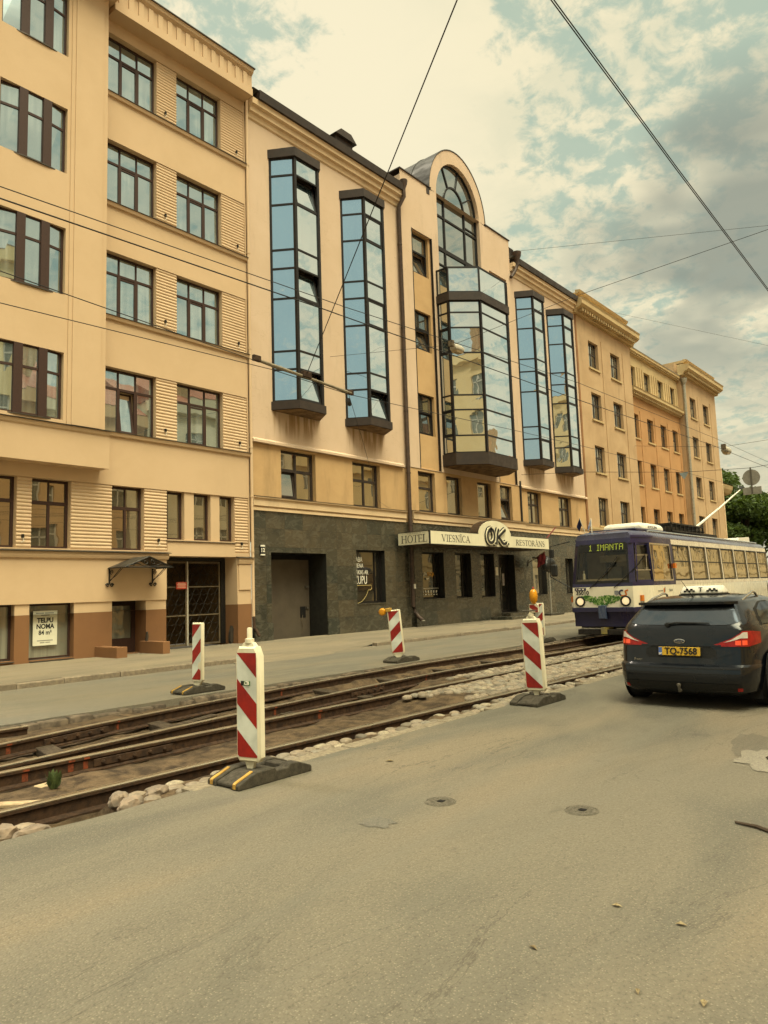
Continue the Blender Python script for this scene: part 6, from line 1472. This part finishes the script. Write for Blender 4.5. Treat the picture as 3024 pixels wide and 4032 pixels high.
# ================================================================ ROADWORK BEACONS
M_bw = pmat('beacon_plastic', (.70, .64, .48), (.60, .53, .37), .5, scale=5, stretch=(1, 1, .5), big=.12, bigs=3)
M_br = pmat('beacon_red', (.30, .018, .012), (.22, .013, .010), .4, scale=9, big=.45, bigs=5)
M_bs = pmat('beacon_sheet_white', (.62, .63, .56), (.52, .53, .46), .4, scale=5, big=.28, bigs=5)
M_rbase = pmat('recycled_rubber', (.062, .052, .036), (.036, .031, .023), .85, scale=22, bump=.5, big=.3, bigs=3)
M_yel3 = pmat('beacon_yellow', (.46, .27, .05), (.32, .18, .035), .6, scale=10); M_ylamp = pmat('amber_lamp', (.62, .27, .015), (.48, .19, .01), .25, scale=12)
def beacon(x, y, label, desc=1, top='stem', yaw=0, tilt=(0, 0), h=1.0, z0=.13, w=.25, t=.085, lamp=None, marks=True, sticker=False, shoulders=True, basedx=.1, zb=0.):
    """panel faces -X; desc=+1: stripes fall from left to right"""
    o = empty('roadwork_beacon', (x, y, zb)); tag(o, label, 'beacon', 'striped roadwork beacons')
    # rubber foot: low wedge ends, raised middle, slots
    bx = x + basedx; L, W = .42, .215
    prof = [(-L, 0), (-L, .045), (-L + .02, .055), (-L + .19, .115), (-.02, .118), (.0, .088), (.13, .088), (.15, .118), (.25, .115), (L - .02, .06), (L, .045), (L, 0)]
    b = MB()
    for ya, yb in ((-W, -.10), (.10, W)): b.prism([(bx + p, q) for p, q in prof], 'y', y + ya, y + yb)
    b.prism([(bx - L + .012, .008), (bx - L + .012, .04), (bx - L + .2, .10), (bx + .02, .106), (bx + .03, .03), (bx + .12, .03), (bx + .13, .106), (bx + .24, .10), (bx + L - .012, .04), (bx + L - .012, .008)], 'y', y - .10, y + .10)
    fo = b.build('rubber_foot', M_rbase, o, bevel=.008, smooth=30)
    if marks:
        for yc in (-.155, .155): MB().prism([(bx - L - .004, .01), (bx - L - .004, .05), (bx - L + .015, .062), (bx - L + .185, .121), (bx - L + .185, .1), (bx - L + .02, .03), (bx - L + .02, .01)], 'y', y + yc - .017, y + yc + .017).build('yellow_mark', M_yel3, fo)
    M = Matrix.Translation((x, y, z0)) @ Matrix.Rotation(yaw, 4, 'Z') @ Matrix.Rotation(tilt[0], 4, 'X') @ Matrix.Rotation(tilt[1], 4, 'Y')
    c = .035 if shoulders else .008; hh = h
    ol = [(-w / 2 + .03, 0), (w / 2 - .03, 0), (w / 2, .04), (w / 2, hh - (.085 if shoulders else .02)), (w / 2 - c, hh), (-w / 2 + c, hh), (-w / 2, hh - (.085 if shoulders else .02)), (-w / 2, .04)]
    pb = MB()
    def rg(xx, k): return [(xx, p[0] * k, hh / 2 + (p[1] - hh / 2) * (1 - (1 - k) * .25)) for p in ol]
    pb.loft([rg(-t / 2, .86), rg(-t / 2 + .02, 1), rg(t / 2 - .02, 1), rg(t / 2, .86)])
    pb.prism([(-.05, 0), (.05, 0), (.03, -.06), (-.03, -.06)], 'x', -.02, .02)
    if shoulders:
        pb.loft([[(-.03, -.075, hh - .004), (.03, -.075, hh - .004), (.03, .075, hh - .004), (-.03, .075, hh - .004)], [(-.025, -.045, hh + .035), (.025, -.045, hh + .035), (.025, .045, hh + .035), (-.025, .045, hh + .035)]])
        pb.lathe([(.042, hh + .03), (.042, hh + .065), (.025, hh + .07)] + ([(.023, hh + .155), (.018, hh + .165)] if top == 'stem' else [(.022, hh + .11)]), (0, 0, 0), 'z', 14)
    if not shoulders: pb.prism([(-w / 2 + .02, .02), (w / 2 - .02, .02), (.02, -.09), (-.02, -.09)], 'x', -.025, .025)
    bo = pb.xf(M).build('panel', M_bw, o, smooth=35)
    # retro-reflective sheet with red stripes, on the face towards -X
    fw = w * .41; zl, zh = .045, hh - (.055 if shoulders else .03); xs = -t / 2 - .002
    MB().add([(xs, fw, zl), (xs, -fw, zl), (xs, -fw, zh), (xs, fw, zh)], [(0, 1, 2, 3)]).xf(M).build('white_sheet', M_bs, bo)
    st = MB(); slope = .335 * desc; step = (zh - zl) * .365; bw = (zh - zl) * .19 * 1.9
    def clip(poly, f):
        out = []
        for i in range(len(poly)):
            a, b2 = poly[i], poly[(i + 1) % len(poly)]; fa, fb = f(a), f(b2)
            if fa >= 0: out.append(a)
            if fa * fb < 0: tt = fa / (fa - fb); out.append((a[0] + (b2[0] - a[0]) * tt, a[1] + (b2[1] - a[1]) * tt))
        return out
    H_ = zh - zl
    for k in range(-1, 4):
        # u: 0 at left (+Y) .. 1 at right ; stripe falls by 'drop' over the width
        drop = .24 * H_; ztop = H_ * (1.0 - .49 * k)
        a0 = ztop if desc > 0 else ztop - drop; a1 = ztop - drop if desc > 0 else ztop
        th = .24 * H_
        poly = [(0, a0), (1, a1), (1, a1 + th * 1.0), (0, a0 + th * 1.0)]
        poly = clip(clip(poly, lambda p: p[1]), lambda p: H_ - p[1])
        if len(poly) > 2:
            pts = [(xs - .002, fw - 2 * fw * p[0], zl + p[1]) for p in poly]; st.add(pts, [tuple(range(len(pts)))])
    st.xf(M).build('red_stripes', M_br, bo, fixn=False)
    if sticker:
        s = MB().box(xs - .0032, xs - .0028, .028, .062, .66, .70); s.xf(M).build('sticker', M_ink, bo)
        s = MB().box(xs - .0032, xs - .0028, -.042, .028, .66, .70); s.xf(M).build('sticker', pmat('sticker_green', (.10, .22, .09), None, .5), bo)
        t_ = text_mesh('lettering', 'ACB', .042, M_wht, bo, tuple(M @ Vector((xs - .0045, .01, .68))), (0, -1, 0), (0, 0, 1), bold=.0012, sx=1.15)
    return o, M, bo
o1, Mx, b1 = beacon(4.22, 5.19, 'nearest striped beacon with an empty stem on top and a small ACB sticker', 1, 'stem', yaw=.23, h=1.0, z0=.16, sticker=True, basedx=.11, w=.26, t=.10)
o2, Mx2, b2 = beacon(9.22, 5.10, 'striped beacon with a short stem cap, standing left of the taxi', 1, 'short', yaw=.03, tilt=(-.03, 0), h=1.0, z0=.16, marks=False, basedx=.02, w=.30, t=.10)
bl = MB().tube([(9.2, 5.16, 1.27), (9.2, 5.02, 1.275)], .008, 6); bl.tube([(9.2, 5.07, 1.272), (9.2, 5.24, 1.272)], .012, 6); bl.build('clamp_bolt', M_iron, b2)
o3, M3, b3 = beacon(13.08, 10.75, 'leaning striped beacon with a round amber lamp at its left shoulder', -1, 'none', yaw=.45, tilt=(-.085, .0), h=1.02, z0=.17, marks=False, shoulders=False, w=.31, t=.07, zb=0.)
def lamp_side(M, bo, yc, zc):
    MB().box(-.06, .06, yc - .005, yc + .125, zc - .045, zc + .045).xf(M).build('lamp_housing', M_yel3, bo, bevel=.012)
    MB().lathe([(0, -.05), (.06, -.045), (.085, -.02), (.088, .0), (.085, .02), (.06, .045), (0, .05)], (0, yc + .215, zc - .03), 'x', 20).xf(M).build('lamp', M_ylamp, bo, smooth=40)
    MB().lathe([(0, .08), (.018, .085), (.012, .115), (0, .12)], (0, yc + .215, zc - .03), 'y', 8).xf(M).build('lamp_tip', M_rust, bo)
lamp_side(M3, b3, .055, 1.03)
o4, M4, b4 = beacon(7.63, 10.79, 'striped beacon with a torn sheet standing on the far lane at left', -1, 'none', yaw=.22, tilt=(.01, 0), h=1.02, z0=.16, shoulders=False, w=.23, t=.085, basedx=0.)
MB().add([(-.0475, -.03, .27), (-.0475, -.05, .33), (-.0475, -.094, .36), (-.0475, -.094, .20), (-.0475, -.06, .23)], [(0, 1, 2, 3, 4)]).xf(M4).build('torn_patch', M_bw, b4, fixn=False)
o5, M5, b5 = beacon(19.4, 10.5, 'farthest striped beacon, half hidden, with an amber lamp on a striped box', -1, 'stem', yaw=.1, h=.98, z0=.15, shoulders=False, w=.27, t=.08, marks=False)
bx = MB().box(-.13, -.06, -.02, .27, .70, .96).xf(M5).build('battery_box', M_bw, b5, bevel=.015)
MB().add([(-.133, .25, .93), (-.133, .12, .93), (-.133, -.01, .84), (-.133, -.01, .72), (-.133, .06, .72), (-.133, .25, .85)], [(0, 1, 2, 3, 4, 5)]).xf(M5).build('red_stripes', M_br, bx, fixn=False)
MB().lathe([(.05, .96), (.07, .985), (.105, 1.06), (.125, 1.18), (.11, 1.3), (.07, 1.37), (.02, 1.40), (0, 1.40)], (-.1, .12, 0), 'z', 16).xf(M5).build('lamp', M_ylamp, bx, smooth=50)
MB().lathe([(.02, 1.395), (.025, 1.44), (.0, 1.47)], (-.1, .12, 0), 'z', 8).xf(M5).build('lamp_tip', M_red, bx)

# ================================================================ OVERHEAD WIRES AND WHAT HANGS FROM THEM
M_wire = pmat('overhead_wire', (.020, .017, .017), None, .5, metal=.3); M_ins = pmat('insulator_grey', (.24, .20, .14), (.17, .14, .10), .6, scale=10)
WG = 'overhead wires of the tram line'
def wire(pts, r, label, sag=0, mat=None, n=16):
    P = []
    for a, b in zip(pts, pts[1:]):
        for i in range(n): t = i / n; P.append(tuple(a[k] + (b[k] - a[k]) * t - (sag * 4 * t * (1 - t) if k == 2 else 0) for k in range(3)))
    P.append(pts[-1]); c = P[len(P) // 2]
    return tag(MB().tube(P, r, 5).build('overhead_wire', mat or M_wire, org=tuple(pts[0]), smooth=60), label, 'wire', WG)
wire([(-6, 6.66, 5.1), (2.55, 6.66, 5.42), (7.2, 6.66, 5.6), (14.6, 6.66, 6.02), (25, 6.66, 6.22), (60, 6.8, 6.5)], .0055, 'upper of the two thin wires that cross the yellow building close together')
wire([(-6, 6.72, 5.05), (2.6, 6.72, 5.34), (6.8, 6.72, 5.48), (14.6, 6.72, 5.66), (24.5, 6.72, 5.97), (60, 6.8, 6.4)], .008, 'lower, thicker of the two wires that cross the yellow building close together')
wire([(-6, 7.6, 5.2), (3.2, 8.3, 5.36), (7.6, 9.05, 5.47)], .0065, 'wire that runs from the left edge into the left end of the grey insulator bar')
wire([(-6, 9.05, 5.15), (3.5, 9.05, 5.29), (7.9, 9.05, 5.40), (9.8, 9.05, 5.33), (15.7, 9.05, 5.56), (20.3, 9.05, 5.70), (37.2, 9.05, 6.02), (70, 9.05, 6.1)], .0065, 'contact wire above the tram, passing under the grey insulator bar')
wire([(8.72, 9.05, 5.50), (5.2, 3.3, 7.0), (-1.6, -9.0, 10.2)], .007, 'dark pull-off wire rising steeply from the insulator bar to the top edge')
for k, lab in ((0, 'left strand of the thick twin cable across the upper right sky'), (1, 'right strand of the thick twin cable across the upper right sky')):
    wire([(-8, 2.2 - .017 * k, 6.55), (4.8, 2.2 - .017 * k, 6.06), (7.55, 2.2 - .017 * k, 5.93), (11.5, 2.2 - .017 * k, 5.79), (40, 2.2 - .017 * k, 5.7)], .005, lab)
wire([(21.0, 20.38, 11.4), (21.0, 14.2, 10.36), (21.0, 9.5, 10.75), (21.0, 3.9, 10.95), (21.0, -9.1, 11.5)], .008, 'span wire from the wall between the first two bays, carrying the nearest street lamp')
wire([(38.4, 21.2, 22.4), (38.4, 7.1, 18.9), (38.4, -9.2, 17.0)], .009, 'thin high wire leaving the hotel roof towards the right')
wire([(36.3, 20.3, 8.0), (36.5, 16.76, 7.7), (36.5, 11.43, 6.98), (36.5, 8.41, 6.78), (36.5, 7.68, 6.82), (36.5, -9.1, 8.2)], .011, 'span wire beneath the central bay that carries the two hanging signs')
wire([(54, 20.35, 12.05), (54, 14.2, 11.0), (54, 11.2, 11.03), (54, -9.1, 12.5)], .012, 'span wire from the orange wall carrying the far street lamp')
wire([(9.8, 9.05, 5.33), (12.1, 10.8, 5.1), (20, 17.1, 4.1 + .8), (24.5, 20.38, 5.3)], .005, 'thin guy wire running from the insulator bar down towards the hotel')
wire([(60, 25.5, 26.2), (84, 8, 22)], .010, 'fine aerial wire from the roof antenna to the right', n=6)
# section insulator
M = [(7.55, 9.05, 5.50), (8.0, 9.05, 5.47), (8.7, 9.05, 5.435), (9.3, 9.05, 5.40), (9.85, 9.05, 5.36)]
ib = MB().tube(M, [.024, .036, .024, .026, .036], 8).build('section_insulator', M_ins, org=M[2], smooth=40); tag(ib, 'long grey insulator bar hanging in the tram wire in front of the first bay', 'insulator')
for q in ((7.5, 7.66, 9.02, 9.08, 5.47, 5.57), (9.75, 9.92, 9.02, 9.08, 5.33, 5.42), (8.6, 8.8, 9.0, 9.1, 5.42, 5.53)): MB().box(*q).build('clamp', M_rust, ib, bevel=.008)
MB().tube([(10.05, 9.3, 5.32), (10.25, 9.45, 5.30)], .045, 7).build('strain_insulator', M_wire, ib)
def lamp(x, y, z, s, label):
    o = empty('hanging_street_lamp', (x, y, z)); tag(o, label, 'street lamp', 'street lamps hung over the street')
    MB().loft([[(x + a * s, y + b * s, z + c * s) for a, b in ((-.30 * k, -.16 * k), (.30 * k, -.16 * k), (.30 * k, .16 * k), (-.30 * k, .16 * k))] for k, c in ((.55, -.06), (1, -.16), (1.05, -.30), (.9, -.34))]).build('housing', pmat('lamp_aluminium', (.42, .38, .30), (.34, .30, .23), .5, scale=8), o, bevel=.03 * s, smooth=40)
    MB().loft([[(x + a * s, y + b * s, z + c * s) for a, b in ((-.26 * k, -.14 * k), (.26 * k, -.14 * k), (.26 * k, .14 * k), (-.26 * k, .14 * k))] for k, c in ((1, -.341), (.8, -.42), (.4, -.44))]).build('glass_bowl', pmat('lamp_bowl', (.40, .30, .18), None, .2), o, smooth=40)
    MB().box(x - .5 * s, x - .34 * s, y - .1 * s, y + .1 * s, z - .22 * s, z + .02).build('ballast_box', M_lat, o); MB().tube([(x, y, z - .1 * s), (x, y, z + .02)], .03, 5).build('hanger', M_iron, o)
lamp(21.0, 14.05, 10.36, .85, 'grey street lamp hung on a wire before the central bay'); lamp(54.0, 13.9, 11.05, 1.45, 'small distant street lamp hung on a wire past the ochre building')
# hanging signs seen from the back
M_sgb = pmat('sign_back_grey', (.28, .26, .215), (.24, .22, .18), .5, metal=.2, scale=6)
o = empty('hanging_sign', (36.5, 8.4, 6.75)); tag(o, 'round sign with a plate below it, seen from the grey back, hung on a wire', 'road sign')
MB().lathe([(0, -.01), (.375, -.01), (.375, .01), (0, .01)], (36.5, 8.42, 6.33), 'x', 36).build('round_plate', M_sgb, o)
MB().box(36.49, 36.51, 8.03, 8.82, 5.54, 5.88).build('lower_plate', M_sgb, o); MB().box(36.43, 36.485, 8.39, 8.45, 5.56, 6.80).build('bracket', M_iron, o)
o = tag(MB().prism([(11.2, 6.96), (11.66, 6.96), (11.43, 6.62)], 'x', 36.49, 36.51).build('hanging_sign', pmat('sign_back_blue', (.26, .30, .30), None, .5), org=(36.5, 11.43, 6.96)), 'small triangular sign with its point down, hung on a wire before the orange wall', 'road sign')
# ---------------------------------------------------------------- pavement furniture by the hotel
o = empty('covered_road_sign', (37.4, 19.5, 0)); tag(o, 'temporary road sign wrapped in a black bag on a grey post by the hotel entrance', 'road sign')
MB().tube([(37.4, 19.5, .05), (37.4, 19.5, 3.2)], .05, 8).build('post', M_sgb, o)
MB().box(36.8, 38.0, 19.2, 19.8, 0.0, .12).build('rubber_foot', M_rbase, o, bevel=.02); MB().box(37.7, 38.6, 19.3, 19.7, 0.0, .11).build('rubber_foot', M_rbase, o, bevel=.02)
bm = bmesh.new(); bmesh.ops.create_icosphere(bm, subdivisions=3, radius=1); mb = MB()
for v in bm.verts:
    d = 1 + .22 * noise.noise(v.co * 1.6 + Vector((5, 1, 2))); v.co = Vector((37.4 + v.co.x * .62 * d, 19.5 + v.co.y * .3 * d, 2.9 + v.co.z * .45 * d - .12 * abs(v.co.x)))
mb.add([tuple(v.co) for v in bm.verts], [[v.index for v in f.verts] for f in bm.faces]); bm.free(); mb.build('bag', pmat('black_bag', (.012, .012, .011), None, .35, scale=8, bump=.6, bscale=6, bdist=.05), o, smooth=50)
M_flr = pmat('flag_cloth_red', (.13, .012, .012), (.10, .01, .01), .8)
def furl(name, a, label, col, s=1.):
    o = empty(name, a); tag(o, label, 'flag', 'flags on the hotel front'); ax, ay, az = a
    MB().tube([(ax, ay, az), (ax - .15 * s, ay - 1.2 * s, az + .6 * s)], .025, 6).build('staff', M_lat, o)
    MB().tube([(ax + .0, ay - .0, az - .15), (ax - .02, ay - .06, az + .2)], .04, 5).build('bracket', M_ironw, o)
    c = MB(); R_ = []
    for k in range(7):
        t = k / 6; x, y, z = ax - .15 * s * (.55 + .45 * t), ay - 1.2 * s * (.55 + .45 * t), az + .6 * s * (.55 + .45 * t)
        R_.append([(x + .06 * math.sin(k * 1.9 + j), y, z - .62 * s * j / 5) for j in range(6)])
    c.loft(R_, closed=False, cap0=False, cap1=False); c.build('cloth', col, o, smooth=60, fixn=False)
furl('flag', (36.55, 20.36, 2.95), 'dark red flag on a slanting staff under the right end of the sign canopy', M_flr, 1.0)
furl('flag', (43.2, 20.36, 2.6), 'red and white flag farther right, behind the tram mirror', pmat('flag_pink', (.55, .40, .32), (.35, .06, .05), .8, scale=2), .9)
# ================================================================ SKY, SUN, CAMERA
W = bpy.data.worlds.new('World'); SC.world = W; W.use_nodes = True
N = NT(W.node_tree); bg = W.node_tree.nodes['Background']
SUN_EL, SUN_AZ = R(52), Vector((-.2, .98)).normalized()
sky = N.n('TexSky'); sky.sky_type = 'NISHITA'; sky.sun_disc = False; sky.sun_elevation = SUN_EL
sky.sun_rotation = math.atan2(SUN_AZ.x, SUN_AZ.y); sky.air_density = 1.2; sky.dust_density = 2.0
tc = N.n('TexCoord'); d = N.vm('NORMALIZE', tc.outputs['Generated']); dx, dy, dzz = N.xyz(d)
den = N.m('ADD', N.m('MAXIMUM', dzz, 0.0), .22)
pc = N.nt.nodes.new('ShaderNodeCombineXYZ'); N.set(pc.inputs[0], N.m('DIVIDE', dx, den)); N.set(pc.inputs[1], N.m('DIVIDE', dy, den)); pc.inputs[2].default_value = 3.7
def near(v, a, b): v = Vector(v).normalized(); return N.mr(N.vm('DOT_PRODUCT', d, tuple(v)), a, b)
big = N.noise(pc, 1.7, 4, .55, .3); puff = N.noise(pc, 22., 8, .62, .3); mid = N.noise(pc, 5.5, 6, .58, .45)
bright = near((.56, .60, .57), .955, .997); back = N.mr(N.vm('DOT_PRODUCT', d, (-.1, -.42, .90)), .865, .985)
grey = N.m('MULTIPLY', near((.885, .205, .405), .977, .9985), N.mr(N.noise(pc, 3.4, 3, .5, .3), .30, .52))
grey2 = N.m('MULTIPLY', near((.94, .28, .27), .965, .997), N.mr(mid, .40, .58))
cov = N.m('ADD', N.m('ADD', N.m('ADD', N.m('MULTIPLY', puff, .56), N.m('MULTIPLY', mid, .30)), N.m('MULTIPLY', big, .14)), N.m('MULTIPLY', bright, .20))
teal = N.m('MAXIMUM', near((.49, .58, .66), .975, .998), N.m('MAXIMUM', N.m('MULTIPLY', near((.80, .14, .60), .965, .998), .7), N.m('MULTIPLY', near((.72, .42, .56), .975, 1.0), .4)))
cov = N.m('SUBTRACT', N.m('ADD', cov, .03), N.m('MULTIPLY', teal, .05))
cov = N.m('SUBTRACT', cov, N.m('MULTIPLY', near((-.877, -.379, .3), .84, .96), .15))
cov = N.m('SUBTRACT', cov, N.m('MULTIPLY', near((.475, .57, .67), .988, .9997), .17))
cloud = N.mr(cov, .425, .56)
blue = N.vm('MULTIPLY', sky, (1.15, 1.42, 1.0)); blue = N.mix(.93, blue, (4.0, 5.35, 4.35)); blue = N.mix(near((-.877, -.379, .3), .80, .96), blue, (3.3, 5.4, 5.7))
shade = N.mr(N.noise(pc, 6.0, 6, .62, .4), .35, .66)
lit = N.mix(shade, (7.9, 7.5, 5.3), (9.3, 8.4, 5.8))
lit = N.mix(bright, lit, (9.55, 8.65, 6.1))
col = N.mix(N.m('MULTIPLY_ADD', cloud, .80, .20), blue, lit)
col = N.mix(N.m('MULTIPLY', grey, .86), col, (2.8, 3.1, 2.6)); col = N.mix(N.m('MULTIPLY', grey2, .4), col, (3.6, 4.0, 3.3))
col = N.mix(N.mr(dzz, .30, .02, 0, .6), col, (6.6, 6.1, 4.2))
gain = N.m('ADD', .66, N.m('MULTIPLY', back, 12.5))  # back: bright patch added to the unseen sky overhead to light the facades
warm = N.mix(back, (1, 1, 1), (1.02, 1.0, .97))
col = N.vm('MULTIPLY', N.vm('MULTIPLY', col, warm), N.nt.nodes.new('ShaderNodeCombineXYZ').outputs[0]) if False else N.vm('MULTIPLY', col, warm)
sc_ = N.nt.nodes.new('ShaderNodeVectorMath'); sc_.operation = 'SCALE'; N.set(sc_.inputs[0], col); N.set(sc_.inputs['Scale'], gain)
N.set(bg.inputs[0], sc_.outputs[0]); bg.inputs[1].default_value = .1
sl = bpy.data.lights.new('sun', 'SUN'); sl.energy = 1.35; sl.angle = R(12); sl.color = (1, .88, .72)
so = bpy.data.objects.new('sun', sl); COL.objects.link(so)
sd_ = Vector((SUN_AZ.x * math.cos(SUN_EL), SUN_AZ.y * math.cos(SUN_EL), math.sin(SUN_EL)))
so.rotation_euler = sd_.to_track_quat('Z', 'Y').to_euler(); so.location = sd_ * 60

cam = bpy.data.cameras.new('camera'); co_ = bpy.data.objects.new('camera', cam); COL.objects.link(co_); SC.camera = co_
cam.sensor_fit = 'HORIZONTAL'; cam.sensor_width = 36; cam.lens = 36 * 2849.17 / 3024; cam.clip_end = 2000; cam.clip_start = .05
yaw, pitch, roll = R(40.1816), R(6.3212), R(-1.9220)
f_ = Vector((math.cos(yaw) * math.cos(pitch), math.sin(yaw) * math.cos(pitch), math.sin(pitch))); r_ = Vector((math.sin(yaw), -math.cos(yaw), 0)); u_ = r_.cross(f_)
r2_ = math.cos(roll) * r_ + math.sin(roll) * u_; u2_ = -math.sin(roll) * r_ + math.cos(roll) * u_
Mc = Matrix((r2_, u2_, -f_)).transposed().to_4x4(); Mc.translation = (0, 0, 1.6); co_.matrix_world = Mc
vs_ = SC.view_settings; vs_.view_transform = 'Standard'; vs_.look = 'None'; vs_.exposure = .6; vs_.gamma = 1
SC.cycles.max_bounces = 6; SC.cycles.glossy_bounces = 4; SC.cycles.transparent_max_bounces = 8; SC.cycles.use_denoising = True
SC.cycles.sample_clamp_indirect = 6
